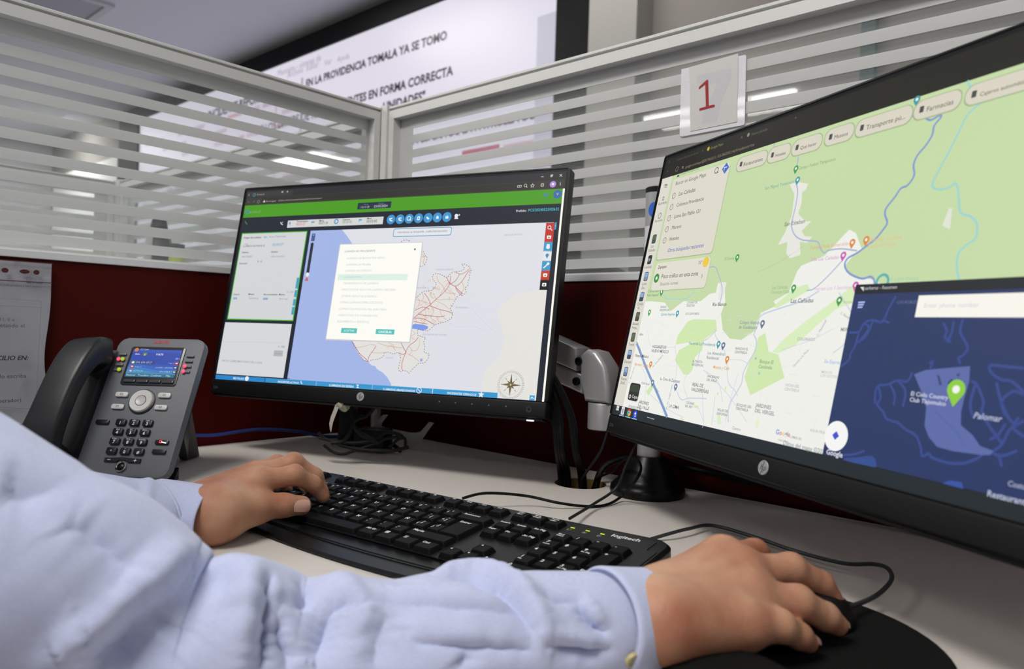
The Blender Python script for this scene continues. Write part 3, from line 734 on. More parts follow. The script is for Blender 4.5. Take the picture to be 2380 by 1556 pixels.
SUBS = ['', 'ABC', 'DEF', 'GHI', 'JKL', 'MNO', 'PQRS', 'TUV', 'WXYZ', '', '+', '']
for i, ch in enumerate('123456789*0#'):
    x, y = (i % 3-1)*.0164, -(i//3)*.0116
    bm = bmesh.new(); prism(bm, rrect(x-.0060, x+.0060, y-.0039, y+.0039, .0016, 3), -.0012, .0022, bev=.0010)
    V, F = text_mesh(ch, .02); x0 = min(v[0] for v in V); x1 = max(v[0] for v in V); sz = .0052
    vs = [bm.verts.new((x+(a-(x0+x1)/2)*sz, y-.0030+b*sz, .00225)) for a, b in V]
    for f in F: bm.faces.new([vs[k] for k in f]).material_index = 1
    if SUBS[i]:
        V, F = text_mesh(SUBS[i]); x0 = min(v[0] for v in V); x1 = max(v[0] for v in V); sz = .0026
        vs = [bm.verts.new((x+(a-(x0+x1)/2)*sz, y+.0015+b*sz, .00225)) for a, b in V]
        for f in F: bm.faces.new([vs[k] for k in f]).material_index = 1
    obj('dial_key', bm, [mat('dial_key_black', '#1b1c1f', rough=.25), M_legend], ph, smooth='keep')
for (cx, cy, red) in ((651, 1151, 0), (1028, 1280, 1), (1010, 1340, 0)):
    p = pr(cx, cy); bm = bmesh.new(); prism(bm, rrect(p[0]-.0080, p[0]+.0080, p[1]-.0027, p[1]+.0027, .0012, 3), -.0012, .0016, bev=.0008); k = obj('mode_key', bm, mat('mode_key_black', '#1e1f22', rough=.25), ph, smooth=True)
    if red:
        g = Canvas(lambda x, y, l: (x, y, .0018+l*.00003), matf=lambda c: mat('lit_'+c.lstrip('#'), c, emis=c, estr=1.4)); g.circ((p[0]-.001, p[1]+.0002), .0019, '#e82030', 0, px=False, r2=.0010); g.line([(p[0], p[1]-.0003), (p[0]+.0058, p[1]-.0012)], .0012, '#f0e4e0', 1, px=False); g.build('mute_light', k)
p = pr(778, 1395); bm = bmesh.new()
prism(bm, [(p[0]-.0215, p[1]-.0022), (p[0]-.0215, p[1]+.0024), (p[0]-.006, p[1]+.0024), (p[0]-.003, p[1]+.0036), (p[0]+.003, p[1]+.0036), (p[0]+.006, p[1]+.0024), (p[0]+.0215, p[1]+.0024), (p[0]+.0215, p[1]-.0022), (p[0]+.007, p[1]-.0022), (p[0]+.004, p[1]+.0006), (p[0]-.004, p[1]+.0006), (p[0]-.007, p[1]-.0022)], -.0012, .0014, bev=.0005)
k = obj('volume_key', bm, mat('mode_key_black', '#1e1f22'), ph)
g = Canvas(lambda x, y, l: (x, y, .0016+l*.00003), matf=ink); g.line([(p[0]-.0175, p[1]), (p[0]-.0140, p[1])], .0007, '#d8dadc', 0, px=False); g.line([(p[0]+.0140, p[1]), (p[0]+.0175, p[1])], .0007, '#d8dadc', 0, px=False); g.line([(p[0]+.01575, p[1]-.0017), (p[0]+.01575, p[1]+.0017)], .0007, '#d8dadc', 0, px=False); g.build('plus_minus', k)
p = pr(768, 1434); bm = bmesh.new(); lathe(bm, [(.0042, -.001), (.0064, -.001), (.0064, .0012), (.0052, .0018), (.0044, .0006)], 30, TR(p[0], p[1], 0)); sp = obj('speaker_button_ring', bm, M_chrome, ph, smooth=True)
bm = bmesh.new(); lathe(bm, [(0, .0010), (.003, .0004), (.0044, -.0006)], 24, TR(p[0], p[1], 0)); obj('speaker_button', bm, M_blackg, ph, smooth=True)

# ------------------------------------------------------------------ monitors
LP, LW = (-0.2371, -0.3036, 1.0043), (-0.1743, 0.1175, -1.2458)
RPp, RW = (-0.2792, -0.9103, 0.9998), (-0.1172, 0.2058, -2.0509)
def mon_inv(p0, wv):
    R = rotv(wv)
    def f(px, py):
        P = on_plane(px, py, p0, R[:, 1]); d = R.T@(P-np.array(p0)); return (d[0], d[2])
    return f
def monitor(p0, wv, label, buttons):
    M = pose(p0, wv); t = thing('computer_monitor', label, 'monitor', M, group='computer monitors')
    bm = bmesh.new()                                       # thin frame round the panel
    x0, x1, z0, z1 = -.2695, .2695, -.1460, .1570
    out = rrect(x0, x1, z0, z1, .003, 3); inn = rrect(x0+.0020, x1-.0020, z0, z1-.0020, .002, 3); n = len(out)
    a = [bm.verts.new((x, .0005, z)) for x, z in out]; b = [bm.verts.new((x, .0, z)) for x, z in inn]; c = [bm.verts.new((x, .0012, z)) for x, z in inn]; d = [bm.verts.new((x, .0180, z)) for x, z in out]; e = [bm.verts.new((x*.985, .0240, z*.985)) for x, z in out]
    for P, Q in ((a, b), (b, c), (e, d), (d, a)):
        for i in range(n): bm.faces.new([P[i], P[(i+1) % n], Q[(i+1) % n], Q[i]])
    bm.faces.new(e[::-1]); obj('bezel', bm, M_blackp, t, smooth=True)
    bm = bmesh.new(); box(bm, -.2685, .2685, -.0003, .0240, -.1662, -.1457, bev=.0028, seg=3); obj('chin', bm, M_chin, t, smooth=True)
    bm = bmesh.new(); box(bm, -.2640, .2640, .003, .0210, -.1690, -.1655, bev=.001); obj('lower_lip', bm, M_chin, t)
    bm = bmesh.new(); prism(bm, rrect(-.19, .19, -.125, .11, .03, 5), .0240, .0500, axis='y', bev=.006, top=rrect(-.17, .17, -.11, .095, .03, 5)); obj('rear_housing', bm, M_blackp, t, smooth=True)
    bm = bmesh.new(); prism(bm, rrect(-.055, .055, -.055, .055, .006, 3), .0500, .0540, axis='y', bev=.001); obj('mount_plate', bm, M_silver, t)
    # round metal badge
    bm = bmesh.new(); lathe(bm, [(0, .0006), (.0056, .0006), (.0060, 0)], 32, TR(0, -.0004, -.1558)@RT(PI/2, 'X')); bd = obj('badge', bm, M_silver, t, smooth=True)
    g = Canvas(lambda x, y, l: (x, -.00105-l*.00003, y), matf=ink)
    for (xx, s) in ((-.0030, 'h'), (.0004, 'p')): g.text(s, (xx, -.1578), None, '#17181a', 0, px=False, size=.0068, shear=.25, bold=.0)
    g.line([(-.0012, -.1608), (.0000, -.1566)], .0006, '#17181a', 1, px=False); g.line([(-.0004, -.1550), (.0009, -.1506)], .0006, '#17181a', 1, px=False)
    g.build('badge_letters', bd)
    g = Canvas(lambda x, y, l: (x, -.0005, y), matf=ink); g.text('E24i', (-.2615, -.1590), None, '#4a4d50', 0, px=False, size=.0052); g.build('model_mark', t)
    if buttons:
        for i in range(5):
            bm = bmesh.new(); lathe(bm, [(0, .0006), (.0008, .0005), (.0011, 0)], 12, TR(.1215+i*.0235, -.0003, -.1550)@RT(PI/2, 'X')); obj('menu_button', bm, M_phone, t, smooth=True)
        bm = bmesh.new(); lathe(bm, [(.0018, .0005), (.0040, .0007), (.0043, 0)], 20, TR(.2465, -.0003, -.1565)@RT(PI/2, 'X')); obj('power_button', bm, mat('power_button', '#3a3d41', rough=.3, metal=.4), t, smooth=True)
        bm = bmesh.new(); box(bm, .2440, .2530, .0010, .0035, -.1705, -.1688); obj('power_light', bm, mat('led_white', '#e8e8f2', emis='#e8e6f4', estr=1.0), t)
    return t
mon_l = monitor(LP, LW, 'left computer monitor showing a pale state map and open dialog box', True)
mon_r = monitor(RPp, RW, 'right computer monitor showing green street map and dark blue map window', False)
# ------------------------------------------------------------------ left screen
AX0, AX1, AZ0, AZ1 = -.2635, .2645, -.1452, .1512
MM = .001
cv = Canvas(lambda x, y, l: (x, .0009-l*.00005, y), mon_inv(LP, LW)); cv.sca = 1
FA = (480, 380, 2.7674); FB = (480, 660, 2.7674)
cv.fr = FA
def tl_br(a, fa, b, fb, c, l, r=0):
    cv.fr = fa; A = cv.q(a); cv.fr = fb; B = cv.q(b); return cv.rect(A, B, c, l, px=False, r=r)
cv.rect((AX0-.004, AZ0-.001), (AX1+.003, AZ1+.004), '#0c0d10', 0, px=False)
cv.rect((AX0, AZ0), (AX1, AZ1), '#2c2c30', 1, px=False)
cv.fr = FA
zt_url = cv.q((2280, 105))[1]; zg0 = cv.q((2283, 168))[1]; zg1 = cv.q((2283, 255))[1]; zd1 = cv.q((2250, 377))[1]
zurl0 = (zt_url+cv.q((245, 222))[1])/2; zg0 = (zg0+cv.q((240, 266))[1])/2; zg1 = (zg1+cv.q((235, 350))[1])/2; zd1 = (zd1+cv.q((225, 445))[1])/2
xr = cv.q((2288, 180))[0]; xsb = cv.q((2298, 165))[0]
cv.rect((AX0, zg0), (AX1-.001, zurl0), '#3a3833', 2, px=False)
cv.rect((AX0+.03, zurl0-.001), (AX1-.045, zg0+.002), '#302f2c', 3, px=False, r=.004)
cv.rect((AX0, zurl0+.001), (AX0+.09, AZ1-.002), '#38383a', 3, px=False, r=.002)
cv.rect((AX0, zg1), (xr, zg0), '#4a9a1e', 2, px=False)
cv.rect((AX0, AZ0), (xr, zg1), '#1f2531', 2, px=False)
cv.rect((xr, AZ0), (AX1, zg0), '#1a1d28', 3, px=False)
cv.fr = FB; zsb = cv.q((2155, 758))[1]
cv.rect((xsb-.0015, zsb), (xsb+.0012, zg0), '#fbfaf0', 4, px=False)
cv.fr = FA
g = '#cfd0cc'
cv.text('‹', (268, 208), None, g, 4, size=.006); cv.circ((305, 203), .0028, '#3a8aa0', 4, r2=.0018); cv.text('Arimod', (320, 206), (368, 202), '#9a9a98', 4)
cv.text('×', (478, 195), (490, 194), g, 4); cv.text('+', (511, 192), (523, 191), g, 4)
cv.text('←', (262, 255), (276, 253), '#77756f', 4); cv.text('→', (295, 252), (308, 250), '#77756f', 4); cv.circ((332, 245), .0026, '#8a8880', 4, r2=.0019)
cv.text('▲', (360, 250), (376, 248), '#d4d2c8', 4); cv.text('No es seguro', (380, 248), (445, 242), '#b8b6ac', 4); cv.text('c5.jalisco.alertasituacional.mx/operador/evento/nuevo/', (458, 243), (740, 222), '#a8a69c', 4)
cv.line([(2152, 85), (2167, 84)], .0007, g, 4); cv.frame((2212, 85), (2222, 76), .0007, g, 4); cv.frame((2215, 80), (2226, 71), .0006, g, 4)
cv.line([(2271, 83), (2285, 68)], .0007, g, 4); cv.line([(2271, 69), (2286, 83)], .0007, g, 4)
cv.circ((2005, 147), .0018, g, 4, r2=.0011); cv.circ((2018, 146), .0018, g, 4, r2=.0011)
cv.circ((2050, 141), .0022, g, 4, r2=.0016); cv.line([(2054, 146), (2061, 153)], .0009, g, 4)
def star(c, R, r, n, col, l, rot=0):
    cv.poly([(c[0]+(R if k % 2 == 0 else r)*math.sin(PI*k/n+rot), c[1]+(R if k % 2 == 0 else r)*math.cos(PI*k/n+rot)) for k in range(2*n)], col, l, px=False)
star(cv.q((2095, 142)), .0034, .0016, 5, g, 4); star(cv.q((2095, 142)), .0020, .0009, 5, '#302f2c', 5)
cv.frame((2150, 146), (2167, 130), .0008, '#d8d4b8', 4); cv.circ((2227, 133), .0044, '#b08ad6', 4); cv.circ((2227, 131), .0017, '#efe6f6', 5); cv.rect((2221, 140), (2233, 136), '#efe6f6', 5)
for y in (124, 131, 138): cv.circ((2274, y), .0006, g, 4)
cv.circ((262, 312), .004, '#3a90a8', 4, r2=.0022); cv.text('arimod', (272, 322), (345, 316), '#7aa86a', 4, shear=.2)
cv.poly([(2168, 212), (2172, 196), (2176, 190), (2182, 188), (2188, 191), (2191, 200), (2193, 210)], '#3f86b4', 4); cv.circ((2256, 197), .0058, '#3c6aa6', 4); cv.text('V', (2249, 205), (2263, 203), '#d8e0e6', 5)
cv.text('OPERADOR JALISCO', (2160, 238), (2275, 231), '#3f8c6a', 4)
cv.rect((973, 254), (1183, 285), '#273244', 4, r=.0008); cv.text('Hora', (1010, 268), (1037, 267), '#6f7f98', 5); cv.text('Fecha', (1105, 263), (1137, 262), '#6f7f98', 5)
cv.text('12:11:19', (990, 288), (1044, 284), '#cfd6de', 5); cv.text('23/05/2024', (1074, 283), (1162, 277), '#cfd6de', 5)
cv.text('☎', (246, 390), (262, 388), '#3a8a3a', 4, bold=.03) if False else cv.line([(248, 372), (252, 384), (260, 390)], .0016, '#3a8a3a', 4)
cv.line([(475, 378), (478, 388), (488, 393)], .0014, '#d8dce2', 4); cv.line([(482, 383), (490, 376)], .0008, '#d8dce2', 4)
cv.fr = FA; A = cv.q((523, 367)); B = cv.q((1131, 390)); cv.rect(A, B, '#d5d5d6', 4, px=False)
for (x, y, t) in ((535, 386, 0), (683, 380, 1), (833, 373, 2), (988, 366, 1)):
    if t == 0: cv.line([(x, y-8), (x-1, y+6)], .0022, '#3f94cc', 5)
    elif t == 1: cv.rect((x-7, y-8), (x+9, y+2), '#63a8d0', 5); cv.line([(x-8, y-9), (x-10, y+10)], .0007, '#4f98c8', 5)
    else: cv.circ((x, y), .0040, '#4f98c8', 5, r2=.0022)
for s, a, b in (('Transmisión', (577, 379), (650, 376)), ('Meta', (723, 374), (752, 372)), ('Captura', (873, 367), (923, 364)), ('Meta', (1031, 360), (1060, 358))): cv.text(s, a, b, '#2f3238', 5, bold=.01)
for s, a, b, c in (('00:03:37', (573, 399), (632, 396), '#d8405a'), ('00:01:30', (719, 392), (779, 389), '#33363c'), ('00:04:40', (871, 386), (933, 382), '#5aa040'), ('00:03:00', (1027, 381), (1094, 377), '#33363c')): cv.text(s, a, b, c, 5, asp=1.15)
for i, (x, y) in enumerate(((1185, 360), (1243, 358), (1302, 355), (1362, 352), (1423, 350), (1483, 347), (1545, 344))):
    cv.circ((x, y), .0070, '#3f94cf', 4, n=28); w_ = '#eef4f8'
    if i in (0, 1): cv.line([(x-8, y-6), (x-5, y+6), (x+7, y+9)], .0016, w_, 5); cv.rect((x-4, y-10), (x+9, y-4), w_, 5, r=.001)
    elif i == 2: cv.circ((x-2, y-2), .0034, w_, 5, r2=.0024); cv.line([(x+3, y+4), (x+10, y+11)], .0014, w_, 5)
    elif i == 3: cv.frame((x-8, y+10), (x+8, y-10), .001, w_, 5); cv.circ((x, y), .0020, w_, 5, r2=.0012)
    elif i == 4: cv.poly([(x-11, y-3), (x-4, y-10), (x+2, y-1), (x+9, y+2), (x+4, y+11), (x-5, y+8)], w_, 5)
    elif i == 5: cv.rect((x-8, y+9), (x+9, y-6), w_, 5); cv.rect((x-3, y-6), (x+6, y-11), w_, 5); cv.rect((x-3, y+3), (x+4, y+1), '#3f94cf', 6)
    else: cv.poly([(x-10, y+3), (x-7, y-6), (x+7, y-8), (x+10, y+1), (x+9, y+9), (x-9, y+11)], w_, 5); cv.rect((x-6, y), (x+6, y-3), '#3f94cf', 6)
cv.circ((1605, 336), .0026, '#e8ebee', 4); cv.poly([(1592, 358), (1596, 346), (1604, 343), (1613, 345), (1618, 356)], '#e8ebee', 4); cv.text('+', (1616, 340), (1628, 339), '#e8ebee', 4, bold=.03)
cv.text('Prefolio:', (1990, 312), (2056, 308), '#dfe2e6', 4, bold=.01); cv.text('PCS/20240523/02632', (2068, 309), (2265, 297), '#4ac0d0', 4, asp=1.1, bold=.006)
# left panels
cv.fr = FA; A = cv.q((230, 454)); cv.fr = FB; B = cv.q((551, 233))
cv.rect((A[0]-.0016, B[1]-.0016), (B[0]+.0016, A[1]+.0016), '#3fae24', 3, px=False); cv.rect(A, B, '#d3d4d6', 4, px=False)
pr_x = B[0]
cv.fr = FB; A2 = cv.q((122, 243)); A2 = (AX0+.0012, A2[1]-.0010); B2 = cv.q((500, 606))
cv.rect(A2, (pr_x, B2[1]), '#d6d7da', 4, px=False)
cv.fr = FA
for s, a, b, c in (('Origen del incidente', (236, 484), (350, 478), '#3a3d42'), ('Auto (Telefonista)', (400, 477), (508, 472), '#9aa0a8'), ('Origen', (238, 523), (268, 521), '#9a9c9e'), ('LLAMADA EXTERNA IE', (234, 538), (372, 532), '#7c7f84'), ('00:00:07', (420, 531), (492, 527), '#6fb0d8'),
                   ('Teléfono', (222, 578), (268, 576), '#3a3d42'), ('Nombre', (413, 574), (457, 572), '#3a3d42'), ('4757702027', (222, 606), (292, 603), '#9a9ca0'), ('DESCONOCIDO', (413, 604), (500, 601), '#9a9ca0'), ('Dirección', (208, 649), (260, 646), '#3a3d42')):
    cv.text(s, a, b, c, 5, bold=.012)
cv.poly([(362, 474), (378, 464), (378, 470), (390, 470), (390, 478), (378, 478), (378, 484)], '#8fc0de', 5)
cv.line([(232, 492), (640, 470)], .0006, '#b9bbbf', 5) if False else None
for xx in (330, 350): cv.circ((xx, 631), .0018, '#b4b6ba', 5)
cv.fr = FB
for s, a, b, c in (('Usuario', (170, 72), (210, 72), '#3a3d42'), ('Motivo', (267, 72), (305, 72), '#3a3d42'), ('No procedentes  Motivo', (364, 73), (502, 73), '#3a3d42'), ('Seleccionar', (268, 97), (333, 98), '#9a9ca0'), ('Motivo ilegal', (465, 100), (520, 101), '#9a9ca0'), ('0 / 500', (515, 58), (556, 58), '#9a9ca0'), ('0 / 500', (458, 410), (500, 410), '#8a8c90'), ('DATOS COMPLEMENTARIOS DEL LUGAR', (97, 500), (356, 514), '#9fa1a5')):
    cv.text(s, a, b, c, 5, bold=.01)
cv.rect((168, 100), (196, 86), '#8fb0cc', 5); cv.rect((360, 103), (394, 89), '#8fa8cc', 5); cv.rect((427, 465), (492, 430), '#b4b5b8', 5, r=.001); cv.text('Guardar', (440, 453), (478, 453), '#8a8b8e', 6)
cv.line([(108, 372), (500, 380)], .0005, '#bfc1c5', 5)
for y0_, y1_ in ((-40, 30), (40, 85), (98, 140), (148, 198)):
    cv.rect((pr_x-.0042, cv.q((570-y0_*.13, y0_))[1]), (pr_x, cv.q((570-y1_*.13, y1_))[1]), '#4a9cc8', 5, px=False)
# map
cv.fr = FB; mb = cv.q((1000, 700)); cv.fr = FA; xm0 = cv.q((662, 470))[0]; zm1 = zd1-.0004
cv.fr = FB; xm1 = cv.q((2118, 740))[0]; zm0 = AZ0
cv.rect((xm0, zm0), (xm1, zm1), '#dedfe6', 3, px=False)
cv.poly([cv.q((1990, 60)), (xm1, cv.q((2190, 30))[1]), (xm1, zm0), cv.q((1760, 700)), cv.q((1790, 560)), cv.q((1880, 470)), cv.q((1920, 350)), cv.q((1870, 200)), cv.q((1890, 140))], '#e3e2dd', 4, px=False)
cv.fr = FA
sea = [(xm0, zm1), (cv.q((868, 432))[0], zm1)]+[cv.q(p) for p in ((905, 470), (938, 520), (960, 600), (950, 700), (900, 800))]
cv.fr = FB
sea += [cv.q(p) for p in ((880, 60), (870, 180), (905, 300), (930, 365), (960, 420), (985, 465), (1040, 505), (1060, 525), (1085, 530), (1090, 545), (1130, 570), (1160, 600), (1183, 640), (1190, 670))]+[(cv.q((1195, 680))[0], zm0), (xm0, zm0)]
cv.poly(sea, '#a3b5e6', 4, px=False)
# state outline
top = [(1640, 648), (1652, 645), (1672, 655), (1690, 665), (1702, 690), (1690, 712), (1692, 735), (1680, 760), (1682, 780), (1662, 800), (1668, 830), (1645, 850)]
J = []
cv.fr = FA; J += [cv.q(p) for p in top]
cv.fr = FB; J += [cv.q(p) for p in ((1640, 60), (1610, 85), (1590, 120), (1565, 160), (1583, 190), (1575, 222), (1530, 248), (1500, 252), (1465, 265), (1440, 290), (1420, 303), (1380, 298), (1357, 290), (1356, 330), (1385, 340), (1408, 348), (1395, 375), (1402, 400), (1398, 440), (1432, 452), (1425, 480), (1400, 510), (1365, 510), (1345, 528), (1325, 548), (1300, 576), (1285, 560), (1262, 558), (1240, 566), (1234, 545), (1243, 500), (1248, 470), (1232, 440), (1200, 452), (1170, 440), (1140, 445), (1135, 470), (1095, 488), (1060, 490), (1038, 504), (1010, 490), (985, 462), (972, 430), (950, 400), (932, 366), (900, 300), (880, 200), (900, 80), (960, 0))]
cv.fr = FA; J += [cv.q(p) for p in ((1000, 900), (1200, 860), (1330, 880), (1380, 835), (1400, 822), (1440, 820), (1470, 795), (1478, 770), (1455, 750), (1452, 720), (1472, 708), (1500, 712), (1545, 735), (1580, 700), (1610, 695), (1645, 690), (1660, 675))]
cv.poly(J, '#e2e0dd', 5, px=False); cv.line(J+[J[0]], .0007, '#4a3048', 8, px=False, dash=.0018)
N2 = [cv.q(p) for p in ((1250, 600), (1330, 600), (1378, 566), (1395, 568), (1402, 590), (1418, 604), (1412, 630), (1400, 655), (1382, 664), (1340, 650), (1260, 660))]
cv.poly(N2, '#e2e0dd', 5, px=False); cv.line(N2+[N2[0]], .0007, '#4a3048', 8, px=False, dash=.0018)
cv.line([(1250, 506), (1262, 494), (1285, 492), (1306, 499), (1304, 512), (1280, 514), (1258, 510)], .0009, '#5a4058', 8, dash=.0022)
R1, R2 = '#b8405a', '#d29a72'
cv.line([(1388, 580), (1400, 610), (1392, 640), (1404, 650)], .0006, R2, 6); cv.line([(1382, 600), (1412, 600)], .0006, R2, 6)
cv.line([(1545, 735), (1560, 765), (1600, 790), (1640, 760), (1680, 700), (1695, 690)], .0007, R1, 7, smooth=3); cv.line([(1600, 700), (1640, 712), (1690, 680)], .0006, R1, 7, smooth=3); cv.line([(1600, 790), (1612, 820), (1640, 850)], .0007, R1, 7, smooth=3)
for P in (((1480, 725), (1490, 760), (1520, 790), (1540, 830), (1600, 840)), ((1560, 765), (1530, 800), (1500, 850)), ((1640, 760), (1655, 800), (1640, 830)), ((1450, 820), (1440, 850), (1460, 870))): cv.line(P, .0006, R2, 6, smooth=3)
cv.fr = FB
reds = [((1322, 232), (1360, 195), (1430, 140), (1480, 95), (1530, 50), (1560, 5), (1570, -50)), ((1440, 130), (1425, 95), (1400, 60)), ((1430, 140), (1500, 165), (1560, 180), (1580, 195)), ((1360, 195), (1420, 205), (1500, 210), (1530, 205)), ((1340, 220), (1400, 228), (1450, 255), (1468, 262)), ((1330, 240), (1370, 250), (1420, 258)), ((1250, 378), (1270, 420), (1280, 440), (1265, 480), (1255, 520), (1258, 555)), ((1280, 440), (1300, 400), (1340, 370), (1360, 345)), ((1240, 445), (1262, 455), (1285, 440)), ((935, 370), (958, 410), (985, 450), (1020, 480), (1036, 500)), ((1036, 500), (1045, 465), (1070, 430), (1090, 400)), ((1340, 170), (1390, 150), (1430, 160)), ((1600, 20), (1630, 50), (1645, 62)), ((1560, 5), (1600, -20), (1625, -60))]
for P in reds: cv.line(P, .0007, R1, 7, smooth=4)
random.seed(5)
oranges = [((955, 412), (1000, 405), (1060, 390), (1085, 400)), ((1050, 440), (1100, 445), (1150, 440)), ((1100, 378), (1140, 395), (1185, 402), (1230, 410), (1262, 412)), ((1170, 380), (1200, 395), (1205, 420)), ((1290, 450), (1330, 470), (1365, 500)), ((1300, 400), (1320, 430), (1300, 460)), ((1370, 360), (1365, 400), (1345, 430), (1310, 425)), ((1330, 100), (1380, 110), (1440, 130)), ((1350, 80), (1370, 120), (1345, 160)), ((1460, 60), (1480, 100), (1540, 100), (1600, 102)), ((1470, 110), (1520, 130), (1555, 160)), ((1500, 165), (1510, 200), (1540, 230)), ((1400, 150), (1410, 205), (1395, 250)), ((1440, 130), (1460, 175), (1440, 215), (1470, 240)), ((1420, 20), (1440, 60), (1460, 30), (1500, 40)), ((1385, 50), (1395, 90), (1380, 110)), ((1320, 300), (1340, 320), (1310, 340), (1335, 355)), ((1330, 210), (1350, 240), (1335, 262)), ((1250, 500), (1258, 520), (1250, 545)), ((1480, 205), (1490, 240), (1520, 245)), ((1560, 50), (1590, 60), (1600, 90)), ((1215, 430), (1190, 400), (1160, 410))]
for P in oranges: cv.line(P, .0005, R2, 6, smooth=4)
for i in range(34):
    x, y = random.uniform(1320, 1600), random.uniform(-20, 250)
    if x > 1480 and y > 150: x -= 120
    P = [(x, y)]
    for k in range(3): x += random.uniform(-28, 28); y += random.uniform(-18, 18); P.append((x, y))
    if all(1320 < p[0] < 1590 for p in P): cv.line(P, .0004, '#d8ac8c', 6, smooth=3)
cv.poly([(1320, 262), (1350, 258), (1400, 264), (1426, 276), (1418, 292), (1390, 300), (1350, 292), (1318, 288)], '#7f9be6', 7); cv.circ((1380, 490), .0022, '#9ab4e6', 7)
for (s, a, b, f) in (('SAN LUIS POTOSÍ', (1915, 465), (2030, 460), FA), ('AGUASCALIENTES', (1475, 688), (1587, 685), FA), ('ZACATECAS', (1345, 805), (1412, 802), FA), ('GUANAJUATO', (1600, 157), (1688, 156), FB), ('MICHOACÁN DE OCAMPO', (1388, 330), (1546, 332), FB), ('COLIMA', (1150, 480), (1198, 482), FB)):
    cv.fr = f; cv.text(s, a, b, '#a4a4b4', 9)
for P in (((1700, 150), (1740, 200), (1800, 260), (1880, 330)), ((1560, 250), (1620, 280), (1700, 270), (1790, 300))): cv.fr = FB; cv.line(P, .0005, '#cfd1de', 5, smooth=4)
# search box
cv.fr = FA; A = cv.q((1207, 424)); B = cv.q((1568, 458)); A = (A[0], A[1]); 
cv.rect((A[0]-.001, A[1]+.001), (B[0]+.001, B[1]-.001), '#4a9cc4', 9, px=False, r=.003); cv.rect(A, B, '#e4e5e8', 10, px=False, r=.0022)
cv.text('Introduzca su búsqueda...(calle,intersección)', (1228, 449), (1548, 440), '#6a6d74', 11, shear=.2)
# zoom slider
xz = xm0+.0068; q1, q2, q3, q4 = (cv.q((660, y_))[1] for y_ in (452, 500, 520, 715))
cv.rect((xz-.0032, q1), (xz+.0032, q2), '#4a5a8a', 6, px=False, r=.001); cv.line([(xz-.0012, (q1+q2)/2+.003), (xz+.001, (q1+q2)/2+.004)], .0008, '#d0d8f0', 7, px=False)
cv.line([(xz, q3), (xz, q4)], .0052, '#2c3038', 6, px=False); cv.circ((xz, q3), .0026, '#2c3038', 6, px=False); cv.circ((xz, q4), .0032, '#e8e8ea', 7, px=False); cv.poly([(xz-.0036, q4-.0095), (xz+.0036, q4-.0095), (xz, q4-.0030)], '#d8604a', 7, px=False)
# right buttons
for i, (x, y, c) in enumerate(((2218, 414, '#c0392f'), (2212, 474, '#c0392f'), (2206, 535, '#3f9bc8'), (2200, 595, '#e4e6e8'), (2192, 657, '#3f9bc8'), (2187, 718, '#c0442f'), (2180, 780, '#15171c'))):
    p = cv.q((x, y)); p = (xm1-.0042, p[1]); cv.rect((p[0]-.0058, p[1]-.0068), (p[0]+.0058, p[1]+.0068), c, 9, px=False, r=.0008); w_ = '#f0f0f0' if i != 3 else '#3f8ac0'
    if i in (0,): cv.circ((p[0]-.0008, p[1]+.0006), .0026, w_, 10, px=False, r2=.0018); cv.line([(p[0]+.001, p[1]-.001), (p[0]+.0032, p[1]-.0034)], .001, w_, 10, px=False)
    elif i in (3,): cv.circ((p[0], p[1]+.001), .0022, w_, 10, px=False); cv.poly([(p[0]-.0018, p[1]), (p[0]+.0018, p[1]), (p[0], p[1]-.0036)], w_, 10, px=False)
    elif i == 4: cv.line([(p[0]-.003, p[1]-.003), (p[0]+.0022, p[1]+.0022)], .0016, w_, 10, px=False); cv.circ((p[0]+.0024, p[1]+.0024), .0018, w_, 10, px=False)
    elif i == 2: cv.circ((p[0], p[1]-.0006), .0026, w_, 10, px=False); cv.rect((p[0]-.002, p[1]), (p[0]+.002, p[1]+.0034), w_, 10, px=False)
    else: cv.rect((p[0]-.0028, p[1]-.0022), (p[0]+.0028, p[1]+.0022), w_, 10, px=False, r=.0006); cv.rect((p[0]-.001, p[1]-.0012), (p[0]+.001, p[1]+.0004), c, 11, px=False)
cv.rect((2236, 425), (2252, 378), '#4a9cc8', 9); cv.text('<', (2240, 408), (2248, 407), '#e8eef4', 10)
# dialog
cv.fr = FA; A = cv.q((862, 522)); A2 = cv.q((1388, 509)); cv.fr = FB; B = cv.q((1302, 373)); B2 = cv.q((765, 355))
dx0, dx1, dz1, dz0 = (A[0]+B2[0])/2, (A2[0]+B[0])/2, (A[1]+A2[1])/2, (B[1]+B2[1])/2
cv.rect((dx0-.0010, dz0-.0016), (dx1+.0016, dz1+.0008), '#c9cad2', 9, px=False, r=.001); cv.rect((dx0, dz0), (dx1, dz1), '#fbfbf4', 10, px=False, r=.0008)
cv.fr = FA; zh = (cv.q((1100, 712))[1], cv.q((1100, 752))[1]); cv.rect((dx0+.004, zh[0]), (dx1-.016, zh[1]), '#dcf0e6', 11, px=False)
cv.text('LLAMADA NO PROCEDENTE', (888, 572), (1084, 567), '#75767a', 12); cv.text('×', (1332, 562), (1345, 561), '#1c1c20', 12, bold=.04)
for s, a, b in (('LLAMADA DE BROMA POR NIÑOS', (902, 617), (1146, 612)), ('LLAMADA DE PRUEBA', (897, 658), (1056, 655)), ('LLAMADA INCOMPLETA', (890, 697), (1060, 695)), ('LLAMADA MUDA', (882, 738), (1000, 737)), ('TRANSFERENCIA DE LLAMADA', (877, 778), (1105, 778)), ('INSULTOS POR ADULTOS-LLAMADA OBSCENA', (870, 818), (1214, 819)), ('JÓVENES-ADULTOS JUGANDO', (866, 860), (1092, 861))):
    cv.text(s, a, b, '#c2c6c8', 12)
cv.fr = FB
